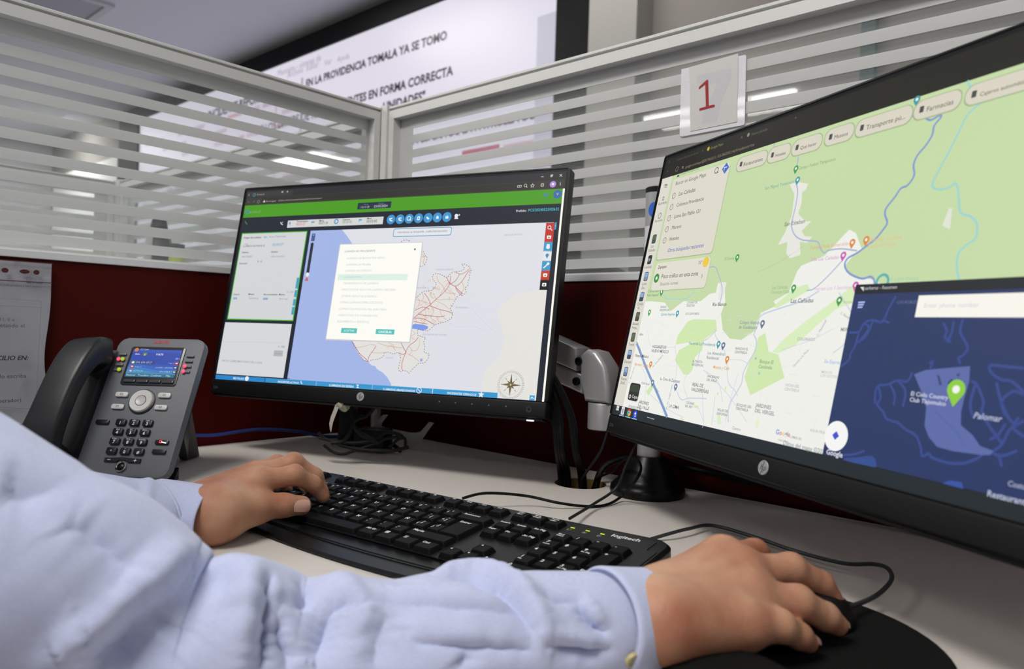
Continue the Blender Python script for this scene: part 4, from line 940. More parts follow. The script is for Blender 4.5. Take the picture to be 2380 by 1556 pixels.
for s, a, b in (('OTRAS LLAMADAS IMPROCEDENTES', (857, 125), (1133, 128)), ('LLAMADA EQUIVOCADA, MAL ENRUTADA', (850, 167), (1156, 170)), ('ORIENTACIÓN Y/O CANALIZACIÓN', (845, 207), (1098, 210)), ('SEGUIMIENTO A SERVICIOS', (838, 248), (1044, 252))):
    cv.text(s, a, b, '#c2c6c8', 12)
cv.rect((868, 284), (964, 319), '#58c2bc', 11); cv.rect((1090, 291), (1205, 327), '#58c2bc', 11)
cv.text('ACEPTAR', (880, 307), (950, 309), '#d8f2ee', 12, bold=.01); cv.text('CANCELAR', (1103, 315), (1190, 318), '#e4f6f2', 12, bold=.03)
cv.fr = FA; cv.line([(1052, 728), (1060, 742)], .0014, '#e4e4e4', 13)
# bottom tabs
cv.fr = FB; zb1 = cv.q((70, 586))[1]; zb1 = (zb1+cv.q((1455, 674))[1])/2
xs = [AX0+.0015]+[cv.q((x, y))[0] for x, y in ((375, 620), (705, 640), (1066, 660), (1453, 692), (1873, 722))]
for i in range(5): cv.rect((xs[i]+(.0004 if i else 0), AZ0), (xs[i+1]-.0006, zb1), ('#2f84c8', '#3a90c8', '#3a96cc', '#3a98cf', '#3798d0')[i], 9, px=False)
for s, a, b in (('MIS FOLIOS', (170, 613), (238, 616)), ('INCIDENTES ACTIVOS', (456, 635), (592, 641)), ('LLAMADAS EN ESPERA', (787, 658), (947, 665)), ('LLAMADAS ABANDONADAS', (1137, 683), (1340, 691)), ('INCIDENTES CERRADOS', (1547, 709), (1735, 718))):
    cv.text(s, a, b, '#e6eef4', 10, bold=.022)
cv.circ((258, 610), .0036, '#e6eef4', 10); cv.line([(608, 626), (606, 636), (614, 643)], .0012, '#e6eef4', 10); cv.poly([(962, 648), (980, 650), (971, 660), (981, 671), (962, 670), (970, 659)], '#e6eef4', 10)
cv.circ((1366, 686), .0040, '#e6eef4', 10, r2=.0032); cv.line([(1358, 678), (1374, 694)], .0008, '#e6eef4', 10); star(cv.q((1765, 713)), .0046, .0020, 5, '#e6eef4', 10)
cv.rect((2078, 717), (2108, 752), '#4aa0d6', 9); cv.line([(2084, 737), (2093, 730), (2101, 738)], .0010, '#eef4f8', 10)
cv.rect((508, 606), (534, 611), '#1a1d24', 8)
# compass rose
C0 = cv.q((1955, 650)); br, dk = '#8d7a52', '#5a5246'
for i in range(48):
    a = 2*PI*i/48; cv.rect((C0[0]+.0175*math.cos(a)-.0005, C0[1]+.0175*math.sin(a)-.0003), (C0[0]+.0175*math.cos(a)+.0005, C0[1]+.0175*math.sin(a)+.0003), dk, 6, px=False)
cv.circ(C0, .0160, dk, 6, px=False, n=48, r2=.0157); cv.circ(C0, .0124, '#b0aca4', 6, px=False, n=40, r2=.0122)
for k in range(8):
    a = k*PI/4; R = .0145 if k % 2 == 0 else .0075; wd = .0017
    u = (math.sin(a), math.cos(a)); v = (math.cos(a), -math.sin(a))
    cv.poly([C0, (C0[0]+u[0]*R*.22+v[0]*wd, C0[1]+u[1]*R*.22+v[1]*wd), (C0[0]+u[0]*R, C0[1]+u[1]*R)], dk, 8 if k % 2 == 0 else 7, px=False)
    cv.poly([C0, (C0[0]+u[0]*R*.22-v[0]*wd, C0[1]+u[1]*R*.22-v[1]*wd), (C0[0]+u[0]*R, C0[1]+u[1]*R)], br, 8 if k % 2 == 0 else 7, px=False)
    if k % 2: 
        for s in (.0090, .0105): cv.rect((C0[0]+u[0]*s-.0005, C0[1]+u[1]*s-.0005), (C0[0]+u[0]*s+.0005, C0[1]+u[1]*s+.0005), br, 7, px=False)
cv.circ(C0, .0011, '#d8cfa8', 9, px=False)
cv.build('display', mon_l)

# ------------------------------------------------------------------ right screen
cv = Canvas(lambda x, y, l: (x, .0009-l*.00005, y), mon_inv(RPp, RW))
FC = (1400, 340, 3.9667); FD = (1400, 680, 2.9917); FE = (1880, 160, 2.882); FF = (1880, 640, 2.594); PXF = (0, 0, 1)
BX0, BX1, BZ0, BZ1 = -.2635, .2645, -.1452, .1512
cv.rect((BX0-.004, BZ0-.001), (BX1+.003, BZ1+.004), '#0a0b0c', 0, px=False)
cv.rect((BX0, BZ0), (BX1, BZ1), '#1d1d18', 1, px=False)
cv.fr = PXF
zm1 = (cv.q((1541, 415))[1]+cv.q((1880, 307))[1])/2; ztk = (cv.q((1429, 941))[1]+cv.q((1560, 972))[1])/2
cv.rect((BX0, ztk), (BX1, zm1), '#edeee8', 2, px=False)
cv.rect((BX0, BZ0), (BX1, ztk), '#20282d', 2, px=False)
GR1, GR2 = '#c4d9a6', '#cfe6ae'
# green country
cv.fr = FD
low = [cv.q(p) for p in ((330, 60), (430, 70), (470, 130), (560, 60), (680, 60), (740, 10), (785, 0), (800, -70), (845, -40), (850, 60), (820, 150), (832, 260), (880, 320), (960, 330), (1060, 262), (1070, 200), (1100, 140), (1205, 92), (1185, 60), (1290, 0))]
cv.fr = FC
low += [cv.q(p) for p in ((1790, 1150), (1830, 1100), (2040, 1010), (2270, 765), (2330, 800), (2390, 960))]
cv.fr = FE; low += [cv.q(p) for p in ((300, 1240), (235, 1320), (290, 1390), (420, 1410), (600, 1500))]
cv.poly([(BX0, low[0][1])]+low+[(BX1, low[-1][1]), (BX1, zm1), (BX0, zm1)], GR1, 3, px=False)
cv.fr = FD
cv.poly([(590, 200), (640, 185), (785, 190), (792, 262), (700, 330), (690, 400), (640, 450), (622, 540), (592, 572), (560, 570), (500, 470), (530, 400), (640, 340), (505, 362), (520, 300)], GR2, 3)
cv.poly([(1080, 310), (1128, 282), (1152, 412), (1218, 430), (1262, 592), (1024, 715), (983, 590), (1012, 500), (1052, 400)], GR2, 3)
cv.poly([(1178, 412), (1250, 330), (1400, 205), (1600, 60), (1745, -60), (1762, 60), (1620, 115), (1480, 235), (1330, 372), (1222, 422)], '#d8ecbc', 3)
cv.poly([(1185, 95), (1330, -30), (1420, -60), (1440, -20), (1300, 60), (1205, 110)], '#d4e9b8', 3)
cv.poly([(300, 690), (350, 625), (358, 650), (315, 720)], GR2, 3); cv.poly([(635, 785), (665, 790), (655, 805), (632, 800)], GR2, 3); cv.poly([(795, 850), (815, 850), (820, 915), (795, 915)], '#d8ecbc', 3)
cv.poly([(1060, 900), (1092, 870), (1075, 940), (1058, 940)], '#e2efca', 3); cv.poly([(530, 870), (560, 880), (555, 892)], GR2, 3); cv.poly([(845, 660), (860, 650), (852, 690)], GR2, 3); cv.poly([(790, 700), (805, 690), (800, 720)], GR2, 3)
# white valleys inside the green
cv.fr = FC
cv.poly([(1720, 350), (1790, 325), (1890, 345), (1870, 400), (1835, 420), (1830, 520), (1800, 620), (1860, 690), (1920, 690), (1830, 780), (1860, 830), (1930, 830), (1880, 890), (1815, 880), (1820, 1000), (1760, 1020), (1720, 1030), (1690, 990), (1700, 880), (1612, 910), (1680, 790), (1740, 640), (1765, 440)], '#e6e6df', 4)
cv.poly([(1080, 1250), (1140, 1255), (1120, 1340), (1100, 1420), (1060, 1420), (1070, 1330)], '#e6e6df', 4)
cv.fr = FE; cv.poly([(935, 930), (955, 935), (940, 1075), (888, 1050)], '#dfe2d2', 4)
RB_, RV = '#8299cc', '#aab4cf'
cv.line([(690, 315), (760, 320), (810, 342), (870, 310), (880, 322), (835, 380), (822, 440), (780, 510), (725, 575), (697, 640), (700, 715), (655, 780), (612, 800), (570, 860), (515, 930), (505, 975), (520, 1030), (490, 1080), (440, 1140), (390, 1180), (320, 1232), (255, 1270), (236, 1320), (270, 1372), (350, 1405), (405, 1392), (430, 1410), (438, 1450)], .0016, RB_, 5, smooth=4)
cv.line([(1060, 80), (1085, 130), (1140, 150), (1175, 205), (1115, 250), (1055, 310), (1000, 420), (930, 560), (850, 710), (822, 775), (850, 805), (920, 800), (975, 765), (992, 800), (1000, 880), (1012, 962), (1080, 990), (1120, 1040), (1112, 1130), (1050, 1180), (1000, 1230), (985, 1320), (1005, 1430)], .0016, '#9ed2cc', 5, smooth=4)
cv.fr = FC
cv.line([(1578, -20), (1590, 40)], .0010, RV, 5); cv.line([(1805, 60), (1795, 150), (1765, 250)], .0012, RV, 5)
cv.line([(1785, 350), (1795, 420), (1780, 530), (1760, 620), (1738, 730), (1770, 820), (1835, 862), (1900, 870), (1980, 882), (2010, 950), (2040, 982), (2080, 958), (2200, 945), (2340, 962)], .0012, RV, 5, smooth=4)
cv.line([(900, 1180), (960, 1125), (1035, 1115), (1065, 1180), (1090, 1260), (1100, 1340), (1080, 1440)], .0010, RV, 5, smooth=4)
cv.line([(540, 1340), (580, 1400), (650, 1410), (780, 1400), (850, 1330)], .0011, '#a8cfd8', 5, smooth=4)
cv.line([(2200, 1060), (2080, 1190), (1950, 1310), (1880, 1330)], .0010, RV, 5, smooth=4)
cv.line([(1850, 920), (1600, 1080), (1420, 1160)], .0005, '#b4c4a4', 4, smooth=4)
cv.fr = FD
for P, w_ in ((((790, 262), (730, 320), (690, 350), (665, 450), (650, 520)), .0010), (((780, 255), (785, 310), (830, 370), (860, 470), (870, 620), (915, 680), (935, 720)), .0008), (((1500, -10), (1380, 60), (1230, 110), (1100, 160), (1075, 230), (1050, 290), (1065, 330), (1060, 400), (1020, 470), (975, 560), (960, 640), (880, 780), (870, 900)), .0013),
              (((500, 640), (540, 742), (600, 735), (720, 738)), .0010), (((500, 370), (515, 500), (505, 590), (500, 640)), .0006), (((310, 260), (320, 330), (350, 380), (500, 380)), .0004), (((270, 520), (300, 600), (290, 760)), .0005), (((690, 700), (700, 900)), .0006), (((780, 720), (765, 850), (755, 920)), .0006), (((720, 560), (860, 700), (1000, 900)), .0005), (((660, 800), (700, 900), (690, 940)), .0005), (((590, 560), (560, 640), (600, 760)), .0005), (((860, 470), (960, 470), (1010, 500)), .0005), (((1240, 400), (1450, 330), (1600, 250)), .0004), (((700, 540), (800, 620), (830, 760)), .0006), (((320, 700), (430, 800), (560, 870)), .0005), (((850, 900), (900, 700), (940, 560)), .0005)):
    cv.line(P, w_, '#c6cde0', 4, smooth=4)
cv.line([(232, 345), (262, 420), (300, 520), (345, 625), (395, 740), (445, 862)], .0034, '#7f9cc6', 6, smooth=3)
cv.line([(1640, 0), (1740, 180), (1700, 330), (1600, 420)], .0008, '#c6cde0', 4, smooth=4)
random.seed(11)
for i in range(70):
    x = random.uniform(280, 1500); y = random.uniform(130, 900); a = random.choice((.3, 1.75))+random.uniform(-.15, .15); L = random.uniform(20, 70)
    cv.line([(x, y), (x+L*math.cos(a), y+L*math.sin(a))], .0004, '#dfe1e6', 3)
def tx(s, a, b, c='#3c4048', l=7, **k): cv.text(s, a, b, c, l, **k)
gy = '#6c7078'
for s, a, b, c in (('COLINAS DE\nTEXISTÁN', (583, 77), (655, 77), gy), ('SENDAS\nRESIDENCIAL', (400, 108), (468, 108), gy), ('LOS GUAYABOS', (574, 155), (668, 155), gy), ('Río Blanco', (762, 95), (857, 97), '#2e3238'), ('Las Cañadas', (1305, 72), (1460, 74), '#3c4048'), ('Quinta Imperial', (404, 160), (497, 165), '#3f9aa4'), ('HOGARES DE\nNUEVO MÉXICO', (345, 385), (462, 392), '#4c5058'), ('Nuevo México', (225, 447), (317, 452), '#2e3238'), ('Birriería Tapatía', (222, 508), (316, 517), '#d08a4a'),
                   ('Hacienda La Providencia', (598, 362), (780, 372), '#4a9aa0'), ('Los Almendros\nResidencial', (727, 430), (845, 438), '#6f8496'), ('Metate y Café', (766, 528), (878, 534), '#dc9c5c'), ('ALTAVISTA\nRESIDENCIAL', (622, 485), (704, 490), gy), ('RANCHO EL\nCENTINELA', (920, 397), (1010, 400), gy), ('HACIENDAS\nDEL VALLE', (726, 590), (808, 596), gy), ('La Cima de Zapopan', (398, 608), (534, 628), '#5a6e88'), ('REAL DE\nVALDEPEÑAS', (620, 650), (742, 662), '#4c5058'), ('ITEA Norte', (268, 637), (324, 643), '#5a7a88'), ('COLINAS\nDEL REY', (575, 772), (634, 779), gy), ('LA CIMA', (458, 798), (528, 806), '#4c5058'), ('JARDINES\nDEL VALLE', (246, 770), (326, 783), '#4c5058'), ('VILLAS DE\nZAPOPAN', (794, 822), (868, 832), gy), ('BOSQUES DEL\nCENTINELA', (928, 788), (1034, 798), gy), ('JARDINES\nDEL VERGEL', (1060, 795), (1200, 812), gy),
                   ('Bosque El\nCentinela', (1088, 490), (1184, 494), '#7fa070'), ('Colegio Alemán\nde Guadalajara', (950, 218), (1088, 222), '#7a8fa8'), ('COLORADO', (1350, 332), (1474, 334), '#9a9da4'), ('VISTAS DEL\nCENTINELA', (1266, 652), (1372, 660), '#b0b2b8'), ('MESA DE\nLOS OCOTES', (1518, 560), (1634, 562), '#b8bac0'), ('Ex-Expreso', (1540, 490), (1665, 494), '#8fb8e4'), ('MIR', (1652, 270), (1700, 272), '#8c9098'), ('AGUA FRÍA', (1437, 965), (1545, 980), '#b0b2b8'), ('Centro', (898, 952), (956, 962), '#9a9da4'), ('LOMAS DE', (1300, 1010), (1378, 1024), '#8c9098'), ('TABACHINES', (1215, 1030), (1290, 1045), '#9a9da4'), ('Datos del mapa ©2024', (1252, 1058), (1560, 1110), '#8a8d94'), ('FOVISSSTE RE', (178, 803), (268, 815), gy), ('GERA', (253, 298), (278, 298), '#3c4048')):
    cv.text(s, a, b, c, 7, bold=.006)
for s, a, b in (('Av. Dr. Angel Leaño', (445, 815), (487, 640)), ('Av. Guadalajara', (347, 525), (418, 440)), ('Av. Base Aérea', (184, 635), (222, 520)), ('Camino a la Mesa', (1325, 523), (1432, 402)), ('C. Manantial', (1495, 305), (1556, 195)), ('C. Mariano', (1650, 150), (1720, 190)), ('QJT', (250, 385), (256, 415)), ('QJT', (368, 680), (382, 705))):
    cv.text(s, a, b, '#7c8290', 7, rot=None)
gx, gz = cv.q((1200, 984)); gw = cv.q((1300, 1000))[0]-gx; tw = max(v[0] for v in text_mesh('Google', .03)[0]); gs = gw/tw
for i, ch in enumerate('Google'): cv.text(ch, (gx+(max([v[0] for v in text_mesh('Google'[:i], .03)[0]])*gs+.0003 if i else 0), gz), None, ('#7f9ee0', '#e09090', '#e8cc7c', '#7f9ee0', '#8fc49a', '#e09090')[i], 8, px=False, bold=.03, size=gs)
pin = {'g': '#3f9a4a', 't': '#3f9aa4', 'b': '#5f7590', 'o': '#dc8a38', 'm': '#c858b4'}
for x, y, c in ((318, 168, 'g'), (512, 178, 't'), (403, 30, 'g'), (797, 395, 't'), (830, 405, 'b'), (857, 502, 'o'), (1102, 255, 'b'), (327, 530, 'o'), (340, 660, 'b'), (500, 690, 'b'), (1635, 100, 'g')): cv.pin((x, y), .0080, pin[c], 8)
cv.text('Terraza', (1660, 75), (1730, 78), '#9cc07c', 7)
cv.circ((1063, 458), .0012, '#8fc8d8', 7); cv.circ((1087, 562), .0012, '#8fc8d8', 7)
cv.fr = FC
for x, y, c in ((1770, 258, 'g'), (1785, 362, 't'), (1230, 1072, 'g'), (2288, 948, 'o'), (2205, 1065, 'm'), (1748, 1362, 'g'), (532, 1380, 'g'), (2318, 1345, 'm')): cv.pin((x, y), .0080, pin[c], 8)
for s, a, b, c in (('Campo Futbol Tatepozco', (1800, 218), (2142, 130), '#7fa070'), ('San Miguel Tatepozco', (1492, 402), (1762, 342), '#6fa8a0'), ('San Esteban', (1672, 738), (1858, 708), '#4a4e54'), ('El Diente', (1122, 1052), (1210, 1045), '#7fae70'), ('Las Cañadas\nCountry Club', (1558, 1318), (1722, 1312), '#8fb47c'), ('Fonda Doña Esmeralda', (1912, 952), (2258, 925), '#dca878'), ('Villa Las Cañadas', (1912, 1062), (2172, 1048), '#d490cc'), ('Terraza Los 3 Sentidos', (1945, 1330), (2280, 1318), '#d8a8dc'), ('Club de Golf\nValle Imperial', (412, 1350), (520, 1342), '#5f8a5a')):
    cv.text(s, a, b, c, 7)
cv.fr = FE
cv.pin((372, 1190), .0080, pin['o'], 8); cv.text('Mirador La Joya\nDoña Ernesta', (400, 1160), (618, 1140), '#e0bc90', 7); cv.pin((712, 250), .0080, pin['t'], 8); cv.text('Bosque El Nixticuil', (470, 320), (640, 262), '#7aa878', 7); cv.circ((488, 1425), .006, '#5ab0b0', 7, r2=.004); cv.text('El Lobo Estepa', (540, 1422), (728, 1414), '#9cc8b8', 7)
# left rail
cv.fr = PXF
xl = cv.q((1561, 412))[0]; cv.rect((BX0, ztk), (xl, zm1), '#dbd8ce', 8, px=False)
cv.fr = FC
for y in (352, 365, 378): cv.line([(573-(y-352)*.15, y), (597-(y-352)*.15, y-2)], .0007, '#55554f', 9)
cv.frame((550, 498), (568, 466), .0007, '#55554f', 9); cv.text('Guardado', (510, 545), (588, 530), '#55554f', 9); cv.circ((526, 640), .0034, '#55554f', 9, r2=.0027); cv.text('Recientes', (482, 703), (548, 690), '#55554f', 9)
th = ['#4a5a4a', '#2c3038', '#7c8ca0', '#384858', '#4a4440', '#5a6448', '#3a4a5c', '#6c7c9c']
xc = (BX0+xl)/2
cv.fr = PXF
for i, (y, s) in enumerate(((556, 'Las\nCañadas'), (604, 'Guadalaj.'), (643, 'Loma\nSan...'), (690, 'Cañada\nde...'), (736, 'Escuela\nPrima...'), (784, 'Tonalá'), (824, 'Zapopan'), (864, 'Puente\nGrafi...'))):
    p = cv.q((1500, y)); cx = xc; cz = cv.q((1530-(y-500)*.21, y))[1]
    cv.rect((cx-.0040, cz-.0052), (cx+.0044, cz+.0052), '#1c1e20', 9, px=False, r=.0016); cv.rect((cx-.0033, cz-.0045), (cx+.0037, cz+.0045), th[i], 10, px=False, r=.0012)
    cv.rect((cx-.0033, cz-.0005), (cx+.0037, cz+.0045), ('#8aa8d8' if i in (2, 3, 6, 7) else '#5a6858'), 11, px=False, r=.001) if i != 1 else cv.text('19', (cx-.0026, cz-.002), None, '#e8e8e8', 11, px=False, size=.0052)
    V, F = text_mesh(s.split('\n')[0])
    for j, ln in enumerate(s.split('\n')):
        V, F = text_mesh(ln); wd = max(v[0] for v in V)*.0046; cv.text(ln, (cx-wd/2, cz-.0098-j*.0046), None, '#55564f', 9, px=False, size=.0046)
# cards
cv.fr = FC
A = cv.q((648, 265)); A2 = cv.q((1180, 150)); B = cv.q((1005, 985)); B2 = cv.q((505, 1045))
x0c, x1c = (A[0]+B2[0])/2, (A2[0]+B[0])/2; z0c = (B[1]+B2[1])/2
cv.rect((x0c-.0008, z0c-.0010), (x1c+.0008, zm1-.006), '#a9b294', 8, px=False, r=.004); cv.rect((x0c, z0c), (x1c, zm1-.0055), '#dcd8ca', 9, px=False, r=.004)
cv.text('Buscar en Google Maps', (672, 360), (948, 288), '#55554f', 10); cv.text('Parque Metropolitano', (715, 268), (888, 212), '#7c8a8a', 10); cv.rect((684, 285), (708, 262), '#3a4a60', 10)
cv.circ((1050, 222), .0034, '#4a4c50', 10, r2=.0026); cv.line([(1055, 232), (1062, 244)], .0009, '#4a4c50', 10)
p = cv.q((1133, 202)); cv.poly([(p[0], p[1]+.0058), (p[0]+.0058, p[1]), (p[0], p[1]-.0058), (p[0]-.0058, p[1])], '#3f68c4', 10, px=False); cv.line([(p[0]-.002, p[1]-.002), (p[0]-.002, p[1]+.001), (p[0]+.002, p[1]+.001)], .0009, '#e4e8ee', 11, px=False)
for s, a, b, c in (('Las Cañadas', (700, 457), (851, 418), (656, 457)), ('Colomos Providencia', (678, 560), (928, 503), (635, 560)), ('Loma San Pablo 121', (657, 665), (895, 615), (613, 663)), ('Murano', (636, 768), (722, 752), (592, 766)), ('Hoteles', (614, 873), (700, 860), (571, 869))):
    cv.text(s, a, b, '#3a3a38', 10); cv.circ(c, .0034, '#55564f', 10, r2=.0028); cv.line([c, (c[0]+1, c[1]-10)], .0006, '#55564f', 10)
cv.text('Otras búsquedas recientes', (598, 978), (926, 935), '#2f52b8', 10)
A = cv.q((490, 1080)); A2 = cv.q((997, 1018)); B = cv.q((945, 1308)); B2 = cv.q((445, 1328))
cv.rect(((A[0]+B2[0])/2-.0006, (B[1]+B2[1])/2-.0008), ((A2[0]+B[0])/2+.0006, (A[1]+A2[1])/2), '#a9b294', 8, px=False, r=.004); cv.rect(((A[0]+B2[0])/2, (B[1]+B2[1])/2), ((A2[0]+B[0])/2, (A[1]+A2[1])/2), '#e0ddd0', 9, px=False, r=.004)
cv.text('Zapopan', (508, 1130), (586, 1120), '#3a3a38', 10, bold=.01); cv.text('33°', (880, 1090), (916, 1086), '#6a6a64', 10); cv.circ((951, 1068), .0052, '#ecc840', 10)
cv.circ((497, 1217), .0052, '#3f8f3f', 10); cv.circ((497, 1217), .0020, '#e4ecdc', 11); cv.text('Poco tráfico en esta zona', (540, 1220), (876, 1203), '#2f2f2e', 10); cv.text('Situación normal', (527, 1285), (690, 1277), '#7a7a74', 10); cv.text('›', (905, 1216), (916, 1214), '#4a4a48', 10)
# chips
def chip(a, b, s, f, l=9):
    cv.fr = f; A = cv.q(a); B = cv.q(b); zc = (A[1]+B[1])/2; h = .0070
    cv.rect((A[0]-.0008, zc-h-.001), (B[0]+.0008, zc+h+.0006), '#a4b48c', 8, px=False, r=.0066); cv.rect((A[0], zc-h), (B[0], zc+h), '#d8d2c2', 9, px=False, r=.0066)
    cv.rect((A[0]+.0045, zc-.0022), (A[0]+.0080, zc+.0026), '#4a4a48', 10, px=False, r=.0006); V, F = text_mesh(s); wd = max(v[0] for v in V); sz = (B[0]-A[0]-.0165)/wd
    for_z = .0084; cv.text(s, (A[0]+.0108, zc-.0028), (B[0]-.0055, zc-.0028), '#3c3c3a', 10, px=False)
chip((1240, 168), (1512, 104), 'Restaurantes', FC); chip((1522, 97), (1730, 30), 'Hoteles', FC)
cv.fr = FC; chip((1745, 28), (2020, -58), 'Qué hacer', FC)
chip((105, 470), (298, 408), 'Museos', FE); chip((310, 412), (690, 290), 'Transporte pú...', FE); chip((702, 290), (1018, 190), 'Farmacias', FE); chip((1045, 190), (1560, 30), 'Cajeros automáticos', FE)
# browser text
cv.fr = FC
gl = '#6b6a4c'
cv.text('C5 Jalisco Reporte de eventos', (680, 135), (880, 65), '#5a574a', 3); cv.text('x', (913, 48), (922, 45), '#8a8878', 3); cv.circ((972, 22), .0022, '#b8b02c', 3); cv.text('Google Maps', (990, 28), (1105, -10), '#8a8a5c', 3)
cv.text('google.com/maps/@20.7663211,-103.3862303,14z?hl=es&entry=ttu', (760, 202), (1390, 8), '#8a8468', 3); cv.circ((683, 210), .0030, '#77756a', 3, r2=.0023); cv.line([(730, 190), (745, 188)], .0008, '#8a8878', 3); cv.line([(728, 200), (743, 198)], .0008, '#8a8878', 3)
cv.text('<', (588, 246), (598, 243), '#77756a', 3); cv.text('v', (606, 152), (614, 149), '#77756a', 3)
cv.fr = PXF; cv.text('x', (1720, 322), (1724, 320), '#7a7a68', 3); cv.text('Nueva pestaña', (1745, 315), (1782, 300), '#6a6a58', 3); cv.circ((1738, 313), .002, '#8a8a70', 3); cv.text('+', (1845, 278), (1849, 276), '#7a7a68', 3)
# dark video card thumbnail
cv.fr = FD; cv.rect((203, 628), (240, 762), '#e4e4de', 9, r=.003)
A = cv.q((205, 628)); B = cv.q((238, 760)); xx0, xx1 = cv.q((188, 700))[0]-.002, cv.q((250, 700))[0]+.001
cv.rect((xx0-.0012, A[1]+.0012), (xx1+.0012, B[1]-.0012), '#e6e6e0', 10, px=False, r=.004); cv.rect((xx0, A[1]), (xx1, B[1]), '#262a26', 11, px=False, r=.003); cv.rect((xx0+.002, (A[1]+B[1])/2), (xx1-.002, A[1]-.002), '#37442f', 12, px=False, r=.003)
cv.circ((190, 724), .0022, '#dcdcd8', 13, r2=.0012); cv.text('Capas', (203, 733), (242, 742), '#e6e6e2', 13)
# taskbar
cv.fr = (1390, 920, 11.112); zc = (ztk+BZ0)/2
for i in range(2):
    for j in range(2): p = (cv.q((470, 380))[0]-.0018+i*.0030, zc-.0004+j*.0028); cv.rect(p, (p[0]+.0026, p[1]+.0024), '#e6e8ec', 4, px=False)
px_ = [cv.q((620, 410))[0], cv.q((780, 450))[0], cv.q((940, 490))[0]]
cv.rect((px_[1]-.0062, BZ0), (px_[1]+.0062, ztk), '#34352f', 3, px=False)
cv.rect((px_[0]-.0034, zc-.0036), (px_[0]+.0034, zc+.0050), '#dfe0de', 4, px=False, r=.001); cv.rect((px_[0]-.0016, zc-.002), (px_[0]+.0018, zc+.0030), '#9aa6bc', 5, px=False)
P1 = (px_[1], zc+.0004)
for a0, c in ((.5, '#c03028'), (2.6, '#3f9a4a'), (4.7, '#e0b030')): cv.poly([P1]+[(P1[0]+.0042*math.cos(a0+k*.262), P1[1]+.0042*math.sin(a0+k*.262)) for k in range(9)], c, 4, px=False)
cv.circ(P1, .0020, '#e8ecf0', 5, px=False); cv.circ(P1, .0015, '#3f6ad0', 6, px=False)
P1 = (px_[2], zc); cv.circ(P1, .0044, '#2a4ad4', 4, px=False); cv.rect((P1[0]-.0012, P1[1]), (P1[0]+.0016, P1[1]+.0022), '#eef0f8', 5, px=False); cv.circ((P1[0]+.0008, P1[1]-.0016), .001, '#eef0f8', 5, px=False)
for k in range(3): cv.rect((px_[k]-.0058, BZ0+.0002), (px_[k]+.0058, BZ0+.0011), '#9ac4e8', 6, px=False)
# dark blue window
cv.fr = PXF; a = cv.q((1988, 662)); b = cv.q((1912, 1054)); wx0 = (a[0]+b[0])/2; wz1 = a[1]
cv.rect((wx0, ztk), (BX1, wz1), '#293863', 10, px=False)
zt2 = cv.q((1986, 684))[1]; cv.rect((wx0, zt2), (BX1, wz1), '#202329', 11, px=False)
BLUE = '#3a4c8c'
cv.fr = FF
cv.rect((wx0, ztk), (wx0+.0005, zt2), '#31406a', 11, px=False)
A = cv.q((662, 122)); B = cv.q((650, 250)); cv.rect((A[0], (B[1]+cv.q((1290, 258))[1])/2), (BX1-.01, (A[1]+cv.q((1290, 104))[1])/2), '#f6f4ea', 13, px=False)
cv.text('Enter phone number', (692, 196), (1025, 190), '#c9cddc', 14); cv.text('cerberus - Resumen', (332, 88), (527, 86), '#a9acb0', 12, bold=.02); cv.poly([(308, 72), (330, 70), (328, 98), (318, 84)], '#d8dadc', 12)
for i in range(3): cv.line([(298-i*2, 164+i*15), (334-i*7, 162+i*15)], .0012, '#a9b8ee', 13)
cv.text('LOS ROBLES', (530, 172), (650, 172), '#6a76a4', 12)
for P in (((245, 345), (300, 340), (330, 290), (380, 270), (440, 280), (480, 200), (520, 130)), ((300, 340), (275, 430), (250, 470), (240, 510), (190, 550)), ((330, 290), (360, 320), (300, 400)), ((385, 275), (340, 370), (280, 410)), ((440, 270), (480, 285)),
          ((810, 290), (830, 340), (815, 370), (850, 400)), ((870, 280), (860, 340), (835, 400)), ((925, 270), (910, 340), (940, 400), (955, 440), (930, 480), (900, 500), (910, 530)), ((395, 770), (400, 700), (420, 665), (470, 660), (530, 635), (590, 640), (620, 590)), ((420, 680), (430, 740), (410, 780), (450, 830), (460, 860), (500, 880), (535, 890), (580, 930), (640, 965), (670, 1030), (680, 1090), (720, 1075), (740, 1100), (830, 1130), (920, 1135), (1000, 1110), (1040, 1085)), ((490, 665), (515, 720), (510, 780)), ((540, 640), (580, 700), (565, 790)), ((730, 560), (745, 520), (725, 530)),
          ((980, 640), (1010, 660), (1050, 760), (1040, 830), (1080, 900), (1120, 960), (1160, 1010)), ((1000, 660), (970, 780), (990, 860)), ((1290, 560), (1180, 550), (1090, 545), (1100, 590), (1160, 630), (1220, 640), (1290, 700)), ((1130, 650), (1150, 740), (1200, 860), (1250, 900)), ((1290, 720), (1230, 700), (1160, 760), (1180, 840)), ((1110, 1060), (1160, 1020), (1210, 930), (1290, 880)), ((1100, 1070), (1160, 1090), (1250, 1060)), ((1290, 970), (1230, 920), (1260, 860)), ((210, 1085), (270, 1080), (330, 1060)), ((210, 1110), (290, 1105), (380, 1100), (400, 1150)), ((1140, 1080), (1160, 1150)), ((1090, 990), (1140, 960), (1180, 900))):
    cv.line(P, .0017, BLUE, 11, smooth=4)
cv.poly([(210, 1115), (385, 1105), (400, 1160), (260, 1130)], '#34508f', 11)
cv.poly([(632, 598), (700, 572), (800, 562), (970, 548), (965, 640), (935, 740), (915, 830), (915, 905), (985, 965), (1030, 1030), (1110, 1060), (1090, 1085), (1040, 1085), (860, 1060), (770, 1035), (720, 975), (695, 910), (705, 800), (675, 700)], '#5c6aa6', 12)
cv.line([(760, 820), (900, 960), (940, 1030)], .001, '#5464a4', 13)
